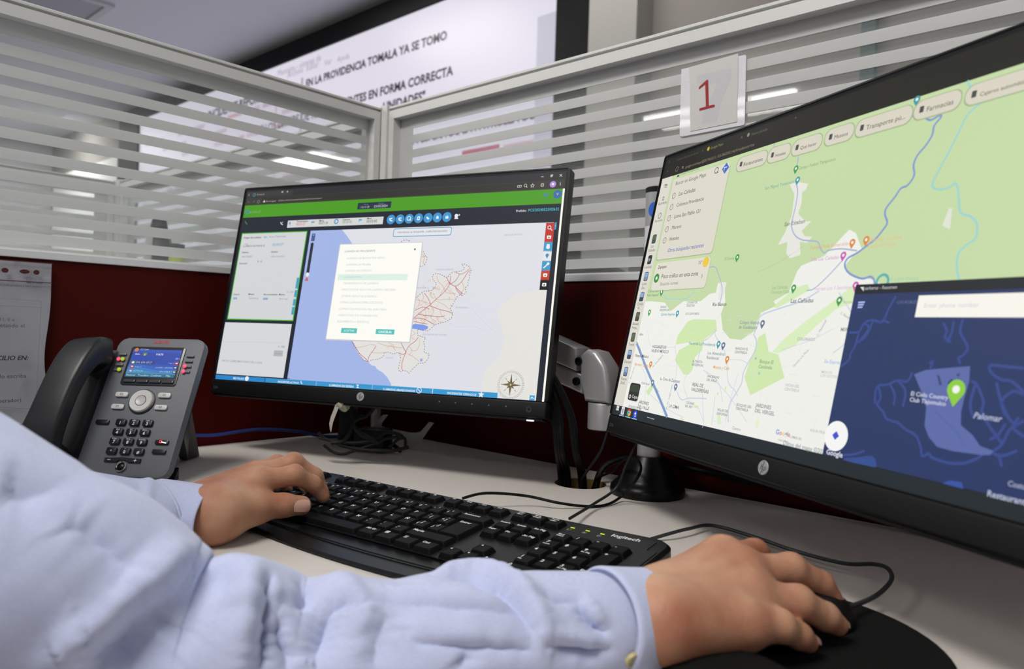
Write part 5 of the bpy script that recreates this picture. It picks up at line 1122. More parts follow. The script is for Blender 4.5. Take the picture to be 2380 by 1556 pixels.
cv.poly([(770, 600), (785, 605), (800, 660), (785, 665)], '#3c4674', 13); cv.poly([(835, 650), (860, 625), (870, 645), (845, 665)], '#2c3458', 13); cv.poly([(885, 600), (910, 590), (900, 615)], '#3c4674', 13)
cv.text('El Cielo Country\nClub Tlajomulco', (612, 725), (838, 745), '#d4d8e8', 14, bold=.01); cv.pin((866, 795), .017, '#8ccc3c', 14); cv.text('Palomar', (990, 862), (1162, 878), '#bcc4dc', 14, shear=.2, bold=.01)
cv.circ((162, 970), .0108, '#f4f4f2', 13, n=32); p = cv.q((160, 967)); cv.poly([(p[0], p[1]+.0032), (p[0]+.0032, p[1]), (p[0], p[1]-.0032), (p[0]-.0032, p[1])], '#3f52c8', 14, px=False)
cv.text('Google', (102, 1078), (200, 1098), '#dcdee4', 13, bold=.02)
cv.text('Costco', (1195, 1270), (1330, 1300), '#a4acc8', 13, bold=.015); cv.text('Restaurante', (1072, 1332), (1330, 1385), '#b4bcd4', 13, bold=.02)
cv.poly([(800, 1255), (850, 1238), (920, 1250), (930, 1290)], '#3a52a0', 12)
cv.build('display', mon_r)
# ------------------------------------------------------------------ monitor arm stand
PX_, PY_ = -.0730, -.6475
arm = thing('monitor_arm_stand', 'silver pole with black conical foot and jointed arm holding both monitors', 'monitor arm', (PX_, PY_, DZ))
def armo(name, bm, m, smooth=True):
    o = obj(name, bm, m, arm, smooth); o.matrix_parent_inverse = Matrix.Translation((-PX_, -PY_, -DZ)); return o
bm = bmesh.new(); lathe(bm, [(0, 0), (.0455, 0), (.0465, .004), (.0455, .010), (.041, .0145), (.0385, .016), (.036, .020), (.030, .034), (.0205, .046), (.0195, .048), (0, .048)], 40, TR(PX_, PY_, DZ+.0004)); armo('base_cone', bm, M_blackg)
bm = bmesh.new(); lathe(bm, [(.0142, .048), (.0142, .376), (.0125, .377), (0, .377)], 32, TR(PX_, PY_, DZ)); armo('pole', bm, M_silver)
bm = bmesh.new(); lathe(bm, [(.0146, .374), (.0148, .3795), (.013, .381), (0, .381)], 32, TR(PX_, PY_, DZ)); armo('pole_cap', bm, M_blackp)
# sticker with blue dot on the pole
def cyl_patch(bm, r, a0, a1, z0, z1, n=10, mi=0):
    P = [[bm.verts.new((PX_+r*math.cos(a0+(a1-a0)*i/n), PY_+r*math.sin(a0+(a1-a0)*i/n), z)) for i in range(n+1)] for z in (z0, z1)]
    for i in range(n): f = bm.faces.new([P[0][i], P[0][i+1], P[1][i+1], P[1][i]]); f.material_index = mi
toc = math.atan2(CAM[1]-PY_, CAM[0]-PX_)
bm = bmesh.new(); cyl_patch(bm, .01435, toc-1.3, toc+1.0, 1.005, 1.082); s = armo('label_sticker', bm, mat('label_white', '#dcdde4', rough=.35))
bm = bmesh.new(); r = .01438; zc = 1.1015; pr_ = None
for q in range(0, 7):
    R_ = .0098*q/6; V = [bm.verts.new((PX_+r*math.cos(toc-.12+R_/r*math.cos(2*PI*k/28)), PY_+r*math.sin(toc-.12+R_/r*math.cos(2*PI*k/28)), zc+R_*math.sin(2*PI*k/28))) for k in range(28 if q else 1)]
    if q == 1:
        for k in range(28): bm.faces.new([pr_[0], V[k], V[(k+1) % 28]])
    elif q > 1:
        for k in range(28): bm.faces.new([pr_[k], V[k], V[(k+1) % 28], pr_[(k+1) % 28]])
    pr_ = V
armo('blue_dot', bm, mat('blue_sticker', '#2f6ad0', rough=.4))
V, F = text_mesh('WARNING: READ INSTRUCTIONS'); bm = bmesh.new(); mx = max(v[0] for v in V); k = .064/mx
for row in range(3):
    vs = [bm.verts.new((PX_+.01442*math.cos(toc-.62+row*.22+y*k*62), PY_+.01442*math.sin(toc-.62+row*.22+y*k*62), 1.010+x*k)) for x, y in V]
    for f in F:
        try: bm.faces.new([vs[i] for i in f])
        except ValueError: pass
armo('label_text', bm, ink('#2a2a2c'))
for z in (.835, .895): 
    bm = bmesh.new(); lathe(bm, [(.0145, 0), (.0225, 0), (.0235, .002), (.0235, .022), (.0225, .024), (.0145, .024)], 32, TR(PX_, PY_, z)); armo('collar', bm, M_silver)
KX_, KY_ = -.080, -.5815                                    # knuckle of the left arm
bm = bmesh.new(); box(bm, KX_-.012, PX_+.012, PY_, KY_, .838, .857, bev=.003); armo('link_bar', bm, M_silver)
bm = bmesh.new(); lathe(bm, [(0, .8235), (.0185, .8235), (.0195, .8245), (.0195, .857), (.0190, .858), (0, .858)], 32, TR(KX_, KY_, 0)); armo('knuckle', bm, M_silver)
bm = bmesh.new(); lathe(bm, [(.0175, .8225), (.0178, .8238), (0, .8238)], 32, TR(KX_, KY_, 0)); armo('knuckle_washer', bm, M_blackp)
# upper housing: barrel that slopes up towards the arm
bm = bmesh.new()
prism(bm, [(-.0190, .8590), (.0190, .8590), (.0190, .8800), (.0125, .9060), (-.003, .9240), (-.0175, .9265), (-.0280, .9180), (-.0240, .8900)], -.0175, .0175, axis='y', bev=.007, seg=4, M=TR(KX_, KY_, 0)@RT(-PI/2, 'Z')@Matrix.Scale(1, 4)); armo('elbow_housing', bm, M_silver)
def barside(y0, z0, y1, z1, h0, h1, x0, x1, nm, m=M_silver):
    bm = bmesh.new(); prism(bm, [(y0, z0-h0), (y0, z0+h0), (y1, z1+h1), (y1, z1-h1)], x0, x1, axis='x', bev=.003, seg=3); armo(nm, bm, m)
barside(-.548, .9120, -.335, .9750, .0150, .0170, KX_-.017, KX_+.017, 'upper_link')
barside(-.556, .8800, -.345, .9380, .0125, .0110, KX_-.012, KX_+.012, 'lower_link')
for (y, z) in ((-.5530, .9105), (-.5500, .8840)):
    bm = bmesh.new(); lathe(bm, [(0, -.0010), (.0030, -.0010), (.0032, .001), (.0052, .0012), (.0058, -.002)], 20, TR(KX_-.0185, y, z)@RT(-PI/2, 'Y')); armo('pivot_bolt', bm, M_blackp)
# bracket to the left monitor
Ml, Mr = pose(LP, LW), pose(RPp, RW)
e = Ml@Vector((0, .057, 0))
bm = bmesh.new(); tube(bm, [(KX_, -.340, .955), (-.110, -.300, .972), tuple(e)], .016, n=16, smooth=4); armo('arm_head', bm, M_silver)
bm = bmesh.new(); tube(bm, [tuple(Ml@Vector((0, .054, 0))), tuple(Ml@Vector((0, .066, 0)))], .026, n=24, smooth=0); armo('head_plate', bm, M_blackp)
e = Mr@Vector((0, .057, 0))
bm = bmesh.new(); tube(bm, [(PX_, PY_, .907), (-.085, -.74, .940), (-.125, -.81, .985), tuple(e)], [.016, .016, .015, .015], n=16, smooth=5); armo('arm_head', bm, M_silver)
bm = bmesh.new(); tube(bm, [tuple(Mr@Vector((0, .054, 0))), tuple(Mr@Vector((0, .066, 0)))], .026, n=24, smooth=0); armo('head_plate', bm, M_blackp)

# ------------------------------------------------------------------ cables
def cable(name, label, pts, r, m=M_cable, group='loose cables', smooth=8, n=8):
    bm = bmesh.new(); tube(bm, pts, r, n=n, smooth=smooth); return tag(obj(name, bm, m, None, True), label, 'cable', group)
Z0 = DZ+.0022
def zpt(x, y, z=Z0): return tuple(on_z(x, y, z))
cable('mouse_cable', 'thin dark cable looping across desk from behind keyboard to the mouse', [zpt(1512, 1254, DZ+.0022), zpt(1560, 1240, .757), zpt(1600, 1230, .758), zpt(1655, 1222, .756), zpt(1750, 1248, .757), zpt(1850, 1282, .757), zpt(1960, 1310, .757), zpt(2030, 1312, .760), zpt(2063, 1322, .762), zpt(2072, 1348, .762), zpt(2040, 1383, .762), zpt(1990, 1406, .764), zpt(1945, 1414, .768)], .0018, mat('mouse_cable_grey', '#2b2e33', rough=.45), group=None)
cable('keyboard_cable', 'black keyboard cable waving from keyboard back edge towards the pole foot', [zpt(1075, 1159, .765), zpt(1130, 1147, .768), zpt(1220, 1153, .763), zpt(1300, 1170, .757), zpt(1370, 1178, Z0), zpt(1415, 1172, Z0), zpt(1447, 1152, .758), tuple(at_depth(1476, 1120, .860)), tuple(at_depth(1490, 1088, .870)), tuple(at_depth(1476, 1066, .885)), tuple(at_depth(1448, 1072, .91)), tuple(at_depth(1424, 1096, .945)), (-.080, -.572, .752), (-.086, -.566, .70)], .0016, group=None)
cable('usb_cable', 'grey cable rising from behind keyboard past the pole foot to right monitor', [zpt(1324, 1206, .7615), zpt(1380, 1172, .758), tuple(at_depth(1432, 1135, .86)), tuple(at_depth(1455, 1082, .85)), tuple(at_depth(1472, 1045, .84)), tuple(at_depth(1490, 1010, .84)), tuple(at_depth(1505, 960, .86))], .0016, M_cableg, group=None)
cable('usb_cable', 'dark grey cable hanging from right monitor corner into the round desk hole', [tuple(at_depth(1417, 985, .90)), tuple(at_depth(1398, 1045, .93)), tuple(at_depth(1372, 1085, .955)), tuple(at_depth(1352, 1116, .968)), (-.093, -.562, .745), (-.088, -.556, .66)], .0018, M_cableg, group=None)
for i, (xs, g) in enumerate((([(1262, 860), (1278, 915), (1296, 985), (1300, 1050), (1301, 1118)], (-.098, -.535)), ([(1258, 850), (1290, 893), (1322, 960), (1336, 1050), (1345, 1128)], (-.096, -.560)), ([(1262, 858), (1284, 905), (1302, 975), (1307, 1050), (1308, 1118)], (-.094, -.538)), ([(1260, 845), (1294, 888), (1330, 970), (1341, 1050), (1349, 1120)], (-.089, -.560)), ([(1258, 870), (1272, 925), (1288, 985), (1295, 1050), (1297, 1115)], (-.103, -.532)))):
    P = [tuple(at_depth(x, y, .93)) for x, y in xs[:-1]]+[(g[0], g[1], .765), (g[0]+.002, g[1]-.002, .730), (g[0]+.002, g[1]-.002, .66)]
    cable('monitor_cable', 'thick black cable of the bundle dropping behind left monitor into the desk hole', P, .0036, group='cables dropping into the desk hole')
cable('power_cable', 'thick black cable arching from the desk hole to behind the pole foot', [(-.078, -.571, .69), (-.076, -.574, .757), (-.055, -.585, .780), (-.030, -.620, .787), (-.022, -.68, .780), (-.020, -.78, .775), (-.020, -.90, .766), (-.02, -1.05, DZ+.005)], .0045, group=None)
cable('network_cable', 'thin blue network cable along the red partition behind the phone', [(-.50, -.040, .753), tuple(on_plane(415, 1018, (0, -.012, 0), (0, 1, 0))), tuple(on_plane(500, 1012, (0, -.012, 0), (0, 1, 0))), tuple(on_plane(600, 999, (0, -.014, 0), (0, 1, 0))), tuple(on_plane(690, 1003, (0, -.022, 0), (0, 1, 0))), tuple(on_plane(745, 1014, (0, -.035, 0), (0, 1, 0))), (-.11, -.07, DZ+.004)], .0027, mat('blue_cable', '#17367e', rough=.45), group=None)
# clutter under the left monitor
def at(x, y, d=1.06): return tuple(at_depth(x, y, d))
t = thing('power_adapter', 'black power adapter block lying among the cables under left monitor', 'adapter', (-.150, -.195, DZ))
bm = bmesh.new(); box(bm, -.026, .026, -.018, .018, .0006, .036, bev=.004, M=RT(-1.1, 'Z')); obj('housing', bm, M_blackp, t, smooth=True)
bm = bmesh.new(); tube(bm, [(.008, -.022, .015), (.014, -.035, .012), (.012, -.052, .006)], .0035, n=8); obj('cord_sleeve', bm, M_cable, t)
t = thing('cable_hub', 'black plug block standing upright among cables under left monitor', 'plug', (-.150, -.128, DZ))
bm = bmesh.new(); box(bm, -.016, .016, -.014, .014, .0006, .062, bev=.004, M=RT(-.6, 'Z')); obj('housing', bm, M_blackp, t, smooth=True)
bm = bmesh.new(); tube(bm, [(0, 0, .060), (.002, .0, .080), (.006, -.004, .10), (.03, -.02, .145)], .0045, n=8); obj('cord', bm, M_cable, t)
for i, P in enumerate((
    [at(742, 1018), at(770, 1025), at(800, 1038), at(850, 1046), at(910, 1048), at(950, 1040)],
    [at(752, 1035), at(775, 1052), at(800, 1056), at(830, 1046), at(870, 1032), at(900, 1020), at(938, 1018), at(942, 1040)],
    [at(740, 1005), at(760, 1022), at(820, 1030), at(870, 1022), at(900, 1005), at(930, 1012), at(935, 1020)],
    [at(815, 950), at(822, 975), at(815, 1000), at(800, 1025), at(770, 1030)],
    [at(870, 945), at(850, 968), at(835, 972), at(822, 985), at(840, 1010), at(880, 1030)],
    [at(905, 1040), at(925, 1022), at(938, 1018)])):
    P = [(p[0], p[1], max(p[2], DZ+.005)) for p in P]
    cable('tangled_cable', 'black cable in the tangle on the desk under left monitor', P, (.0026, .0021, .0026, .0034, .0036, .0021)[i], group='tangled cables under the left monitor', smooth=6)
# curved pale cable tie strap hanging below the left monitor
bm = bmesh.new(); S = [((783, 938), .010), ((780, 950), .014), ((772, 970), .014), ((768, 985), .011), ((768, 998), .006), ((769, 1006), .001)]
d0 = 1.03
L_ = []; 
for (x, y), wd in S: L_.append((at_depth(x-wd*500*.5, y, d0), at_depth(x+wd*500*1.0, y-2, d0-.004)))
F0 = [(bm.verts.new(a), bm.verts.new(b)) for a, b in L_]; off = np.array([.743, .67, 0])*.0016
F1 = [(bm.verts.new(a+off), bm.verts.new(b+off)) for a, b in L_]
for i in range(len(S)-1):
    bm.faces.new([F0[i][0], F0[i][1], F0[i+1][1], F0[i+1][0]]); bm.faces.new([F1[i+1][0], F1[i+1][1], F1[i][1], F1[i][0]])
    bm.faces.new([F0[i][0], F0[i+1][0], F1[i+1][0], F1[i][0]]); bm.faces.new([F0[i+1][1], F0[i][1], F1[i][1], F1[i+1][1]])
bm.faces.new([F0[0][1], F0[0][0], F1[0][0], F1[0][1]]); bm.faces.new([F0[-1][0], F0[-1][1], F1[-1][1], F1[-1][0]])
tag(obj('cable_strap', bm, mat('pale_strap', '#a9a69c', rough=.6)), 'pale curved strap hanging below the left monitor', 'strap')
bm = bmesh.new(); tube(bm, [at_depth(795, 948, 1.03), at_depth(802, 940, 1.035), at_depth(806, 930, 1.04)], [.008, .0085, .007], n=12); tube(bm, [at_depth(786, 938, 1.03), at_depth(796, 945, 1.03)], .005, n=10)
tag(obj('strap_clip', bm, mat('pale_clip', '#a2a08a', rough=.5), None, True), 'pale rounded clip just under left monitor beside the strap', 'clip')
# Y shaped metal bracket
def bp(x, y): return Vector(on_plane(x, y, (-.088, -.218, 0), (.743, .67, 0)))
def cc(x, y): return (700+x/5.95, 900+y/5.95)
Pb = [cc(*p) for p in ((975, 600), (1030, 540), (1125, 415), (1200, 412), (1120, 520), (1105, 560), (1120, 580), (1500, 660), (1580, 662), (1640, 650), (1680, 610), (1765, 512), (1835, 525), (1770, 610), (1640, 800), (1560, 868), (1530, 878), (1420, 845), (1440, 760), (1390, 700), (1300, 680), (1060, 640))]
bm = bmesh.new(); pts = [bp(*p) for p in Pb]; o_ = Vector((.743, .67, 0))*.003
A_ = [bm.verts.new(p) for p in pts]; B_ = [bm.verts.new(p+o_) for p in pts]
tri = tessellate_polygon([pts])
for a, b, c in tri: bm.faces.new([A_[a], A_[b], A_[c]]); bm.faces.new([B_[c], B_[b], B_[a]])
for i in range(len(pts)): bm.faces.new([A_[i], A_[(i+1) % len(pts)], B_[(i+1) % len(pts)], B_[i]])
for v in bm.verts: v.co.z += .0030
br = tag(obj('metal_bracket', bm, mat('bracket_grey', '#c4c4c0', rough=.5)), 'grey forked metal bracket standing behind cables under left monitor', 'bracket')

# ------------------------------------------------------------------ paper sheets on the partition
sheet = thing('instruction_sheet', 'printed instruction sheet in clear punched sleeve pinned on red partition, cut by left edge', 'sheet', (-.69, 0, .91))
x0, x1, z0, z1 = -.835, -.549, .8035, 1.0175
def so(name, o): o.matrix_parent_inverse = Matrix.Translation((.69, 0, -.91)); return o
bm = bmesh.new(); N_ = 26; M_2 = 20; G = {}
for i in range(N_+1):
    for j in range(M_2+1):
        u, v = i/N_, j/M_2; x = x0+(x1-x0)*u; z = z0+(z1-z0)*v
        if i == N_: x += .0045*math.sin(v*9+.6)*(1-v)*1.2-.006*(1-v)
        if j == 0: z += .0015*math.sin(u*14)
        y = -.0035-.0030*(1-v)*abs(math.sin(u*5.5+1.5))-.0016*math.sin(u*11+v*7)*(1-v)
        G[i, j] = bm.verts.new((x, y, z))
for i in range(N_):
    for j in range(M_2): bm.faces.new([G[i, j], G[i+1, j], G[i+1, j+1], G[i, j+1]])
bmesh.ops.solidify(bm, geom=bm.faces[:], thickness=.0006)
so('', obj('paper', bm, M_paper, sheet, True))
pcv = Canvas(lambda x, y, l: (x, -.0095-l*.00005, y), lambda px, py: (lambda P: (P[0], P[2]))(on_plane(px, py, (0, -.0098, 0), (0, 1, 0))), ink)
FG = (0, 560, 2.73); pcv.fr = FG
for s, a, b, c in (('DMI', (168, 252), (228, 258), '#7a7a92'), ('Marzo 2024', (170, 268), (270, 274), '#4a4a58'), ('Es indispensable considerar esto mala práctica y será motivo', (-300, 268), (267, 307), '#5f5f70'), ('Al marcar 911, 0 o', (-180, 505), (92, 528), '#4c4e54'), ('otro respetando el', (-170, 545), (155, 570), '#4c4e54'), ('DOMICILIO EN:', (-150, 760), (180, 782), '#3a3c44'), ('lo que diga o lo escriba', (-260, 880), (167, 905), '#4c4e54'), ('(nombre del operador)', (-260, 1040), (133, 1066), '#3a3c44')):
    pcv.text(s, a, b, c, 1, bold=.03 if 'DOMIC' in s or 'Marzo' in s else .0, shear=.2 if 'DOMIC' in s else 0, rot=0)
for P in (((-300, 340), (262, 384)), ((262, 384), (228, 1070)), ((-300, 400), (258, 424)), ((228, 1070), (-300, 1040))): pcv.line(P, .0005, '#8c8e98', 0)
so('', pcv.build('printed_text', sheet))
bm = bmesh.new()
for z in (.9905, 1.0165): box(bm, x0, x1, -.0068, -.0060, z, z+.0012)
so('', obj('sleeve_edge', bm, mat('stitched_edge', '#5c3a44', rough=.6), sheet))
bm = bmesh.new()
for (x, r1, r2) in ((-.6045, .0042, .0042), (-.5965, .0, .0), (-.5895, .0, .0)): pass
for (x, a, b) in ((-.6035, .0040, .0032), (-.5815, .0058, .0028), (-.5680, .0036, .0032), (-.63, .0058, .0028), (-.66, .0036, .0032), (-.70, .0036, .0032)):
    bm = bmesh.new(); V = [bm.verts.new((x+a*math.cos(2*PI*k/18), -.0078, 1.0040+b*math.sin(2*PI*k/18))) for k in range(18)]; bm.faces.new(V)
    so('', obj('punched_hole', bm, mat('hole_red', '#4a1512', rough=.7), sheet))
# small torn paper below it
bm = bmesh.new(); A_ = [on_plane(x/2.73, 560+y/2.73, (0, -.004, 0), (0, 1, 0)) for x, y in ((60, 1165), (165, 1160), (155, 1188), (120, 1180))]
V = [bm.verts.new(a) for a in A_]; V2 = [bm.verts.new(a+np.array([0, .0006, 0])) for a in A_]; bm.faces.new(V); bm.faces.new(V2[::-1])
for i in range(4): bm.faces.new([V[i], V[(i+1) % 4], V2[(i+1) % 4], V2[i]])
tag(obj('paper_scrap', bm, mat('grey_scrap', '#6c6660', rough=.7)), 'small grey scrap showing beneath the punched instruction sheet', 'paper')

# ------------------------------------------------------------------ numbered card on the glass
def gp(x, y, off=0): return on_plane(1560+x/6.765, 100+y/6.765, (.0150+off, 0, 0), (1, 0, 0))
sign = thing('number_card', 'clear plastic pocket holding white card with red number 1, stuck on glass', 'card', tuple(gp(650, 820)))
so_M = Matrix.Translation(-Vector(gp(650, 820)))
def sgo(o): o.matrix_parent_inverse = so_M; return o
def slab(pts, th, name, m, par):
    bm = bmesh.new(); A_ = [bm.verts.new(p) for p in pts]; B_ = [bm.verts.new(np.array(p)+np.array([th, 0, 0])) for p in pts]
    bm.faces.new(A_); bm.faces.new(B_[::-1])
    for i in range(len(pts)): bm.faces.new([A_[i], A_[(i+1) % len(pts)], B_[(i+1) % len(pts)], B_[i]])
    return sgo(obj(name, bm, m, par))
def pocket_mat():
    m = bpy.data.materials.new('milky_plastic'); n, l, b = nodes(m)
    b.inputs['Base Color'].default_value = (.80, .80, .86, 1); b.inputs['Roughness'].default_value = .22; b.inputs['Coat Weight'].default_value = .5
    t = n.new('ShaderNodeTexNoise'); t.inputs['Scale'].default_value = 60; t.inputs['Detail'].default_value = 5; bp_ = n.new('ShaderNodeBump'); bp_.inputs['Strength'].default_value = .6; bp_.inputs['Distance'].default_value = .001
    l.new(t.outputs[0], bp_.inputs['Height']); l.new(bp_.outputs[0], b.inputs['Normal']); return m
slab([gp(*p) for p in ((160, 412), (1165, 183), (1180, 210), (1155, 1255), (1140, 1290), (170, 1472), (132, 1450))], .0012, 'plastic_pocket', pocket_mat(), sign)
slab([gp(*p, off=-.0007) for p in ((280, 382), (1050, 165), (1055, 190), (1048, 700), (1030, 1060), (1036, 1240), (300, 1390), (292, 700))], .0006, 'paper_card', mat('card_white', '#d6d5d3', rough=.6, noise=.01, bump=.2, bscale=40), sign)
slab([gp(*p, off=-.00080) for p in ((405, 515), (950, 395), (945, 560), (800, 880), (712, 1240), (485, 1275), (500, 1130), (700, 690), (718, 640), (408, 640))], .00005, 'show_through_digit', ink('#cdced1'), sign)
slab([gp(*p, off=-.00090) for p in ((560, 578), (582, 582), (592, 985), (675, 968), (685, 975), (683, 1008), (450, 1068), (440, 1060), (446, 1028), (545, 1000), (535, 655), (440, 730), (432, 720), (438, 690))], .00005, 'printed_number', ink('#a32430'), sign)

# ------------------------------------------------------------------ mouse and pad
MC = (-.402, -.943)
pad = thing('mouse_pad', 'round black mouse pad under the right hand', 'mouse pad', (MC[0], MC[1], DZ))
M_pad = mat('black_pad_cloth', '#0c0d0d', rough=.9, spec=.2, noise=.1, nscale=400, bump=.4, bscale=1500)
P = [(.113*math.cos(a), .109*math.sin(a)) for a in np.linspace(0, 2*PI, 64, endpoint=False)]
bm = bmesh.new(); prism(bm, P, .0004, .0042, bev=.0012, M=RT(.3, 'Z')); obj('pad_surface', bm, M_pad, pad, smooth=True)
bm = bmesh.new()
lathe(bm, [(0, .0215), (.018, .0205), (.030, .0165), (.037, .0095), (.039, .0045)], 36, TR(-.088, -.018, 0)@RT(-.3, 'Z')@Matrix.Scale(1.35, 4, (0, 1, 0))); obj('wrist_rest', bm, M_pad, pad, smooth=True)
mouse = thing('computer_mouse', 'black wired computer mouse beneath the right hand', 'mouse', TR(-.372, -.945, DZ+.0045)@RT(-.35, 'Z'))
bm = bmesh.new(); prof = []
nx, ny = 22, 18; G = []
for i in range(nx+1):
    u = i/nx; x = -.050+.100*u; hw = .0295*math.sqrt(max(0, 1-(2*u-1)**4))*(1-.06*math.sin(PI*u)); hh = .0295*math.sqrt(max(0, math.sin(PI*min(1, u*.9+.06))))
    row = []
    for j in range(ny+1):
        a = PI*j/ny; row.append(bm.verts.new((x, hw*math.cos(a), .0008+hh*math.sin(a)**.75)))
    G.append(row)
for i in range(nx):
    for j in range(ny): bm.faces.new([G[i][j], G[i+1][j], G[i+1][j+1], G[i][j+1]])
bm.faces.new([r[0] for r in G]+[r[-1] for r in G[::-1]])
bmesh.ops.remove_doubles(bm, verts=bm.verts[:], dist=1e-5); obj('mouse_body', bm, M_blackp, mouse, smooth=True)
bm = bmesh.new(); tube(bm, [(.030, 0, .0235), (.034, 0, .0225)], .0048, n=14, smooth=0); obj('scroll_wheel', bm, mat('wheel_rubber', '#26282b', rough=.7), mouse)

# ------------------------------------------------------------------ things beyond the glass
cab = thing('storage_cabinet', 'low grey cabinet beyond the left glass, mostly hidden', 'cabinet', (-.62, .95, 0))
bm = bmesh.new(); box(bm, -.45, .5, -.2, .2, .05, .985, bev=.004); obj('body', bm, M_white, cab)
bm = bmesh.new(); box(bm, -.46, .51, -.21, .21, .986, 1.004, bev=.003); obj('top', bm, M_trim, cab)
bm = bmesh.new(); box(bm, -.42, .47, -.19, .19, 0, .05); obj('plinth', bm, M_aludark, cab)
def beyond(px, py, y): return on_plane(px, py, (0, y, 0), (0, 1, 0))
b0 = beyond(368, 600, .86); bt = beyond(366, 510, .86); hh = bt[2]-1.0042
k = 1.0
bot = thing('spray_bottle', 'tapered grey bottle with dark band seen through left glass', 'bottle', (b0[0], .86, 1.0042))
rr = abs(beyond(400, 560, .86)[0]-beyond(335, 560, .86)[0])/2
bm = bmesh.new(); lathe(bm, [(0, 0), (rr, 0), (rr*1.03, hh*.05), (rr*.98, hh*.62), (rr*.80, hh*.78), (rr*.55, hh*.9), (0, hh*.9)], 28); obj('bottle_body', bm, mat('grey_bottle', '#a9a9a2', rough=.5), bot, smooth=True)
bm = bmesh.new(); lathe(bm, [(rr*.60, hh*.84), (rr*.62, hh*.86), (rr*.5, hh*.985), (rr*.40, hh), (0, hh)], 28); obj('cap', bm, M_blackp, bot, smooth=True)
bm = bmesh.new(); ang = math.atan2(CAM[1]-.86, CAM[0]-b0[0]); R2_ = []
for z, r in ((.02, 1.0), (.05, 1.04), (.62, .995), (.78, .815), (.86, .66)):
    R2_.append([bm.verts.new((rr*(r+.02)*math.cos(ang+a), rr*(r+.02)*math.sin(ang+a), hh*z)) for a in np.linspace(-.45, .9, 8)])
for a, b in zip(R2_, R2_[1:]):
    for i in range(7): bm.faces.new([a[i], a[i+1], b[i+1], b[i]])
obj('dark_band', bm, mat('band_dark', '#2f3638', rough=.5), bot)
j0 = beyond(405, 600, .84); jar = thing('glass_jar', 'small pale jar with lime label beside the grey bottle, through left glass', 'jar', (j0[0], .84, 1.0042))
jh = beyond(405, 568, .84)[2]-1.0042
bm = bmesh.new(); lathe(bm, [(0, 0), (.024, 0), (.025, .004), (.024, jh*.85), (.018, jh*.95), (0, jh*.95)], 24); obj('jar_body', bm, mat('jar_grey', '#8f9694', rough=.25), jar, smooth=True)
bm = bmesh.new(); lathe(bm, [(.020, jh*.88), (.025, jh*.9), (.025, jh), (0, jh)], 24); obj('lid', bm, mat('lid_dark', '#4a4f50', rough=.4), jar, smooth=True)
bm = bmesh.new(); lathe(bm, [(.0258, jh*.1), (.0258, jh*.8)], 24); obj('jar_label', bm, mat('lime_label', '#b8cc1e', rough=.5), jar, smooth=True)
# office chair whose dark back shows low through the right glass
def chair(x, y, rz, label, back_top, m):
    t = thing('office_chair', label, 'chair', TR(x, y, 0)@RT(rz, 'Z'))
    bm = bmesh.new(); prism(bm, rrect(-.24, .24, -.24, .24, .08, 6), .44, .52, bev=.025, seg=4); obj('seat', bm, m, t, smooth=True)
    bm = bmesh.new(); prism(bm, rrect(-.22, .22, .62, back_top, .10, 8), .22, .29, axis='y', bev=.025, seg=4); obj('backrest', bm, m, t, smooth=True)
    bm = bmesh.new(); tube(bm, [(0, .12, .43), (0, .30, .44), (0, .31, .55), (0, .29, .75)], .018, n=10); obj('back_support', bm, M_blackp, t, smooth=True)
    bm = bmesh.new(); lathe(bm, [(.028, .09), (.028, .30), (.018, .30), (.018, .44)], 16); obj('gas_column', bm, M_blackp, t, smooth=True)
    for k in range(5):
        a = k*2*PI/5; bm = bmesh.new(); tube(bm, [(0, 0, .10), (.28*math.cos(a), .28*math.sin(a), .062)], [.024, .016], n=8, smooth=0); l = obj('leg', bm, M_blackp, t)
        bm = bmesh.new(); lathe(bm, [(0, -.012), (.026, -.012), (.029, 0), (.026, .012), (0, .012)], 16, TR(.28*math.cos(a), .28*math.sin(a), .0295)@RT(a, 'Z')@RT(PI/2, 'X')); obj('caster', bm, M_blackp, l, smooth=True)
    return t
q = on_plane(1362, 600, (.75, 0, 0), (1, 0, 0)); qt = on_plane(1365, 619, (.75, 0, 0), (1, 0, 0))
chair(.75-.25, q[1]+.06, -PI/2-.0, 'black office chair beyond right glass, only its dark top visible', qt[2], mat('black_chair_fabric', '#1a1c1e', rough=.85, noise=.1, nscale=300))
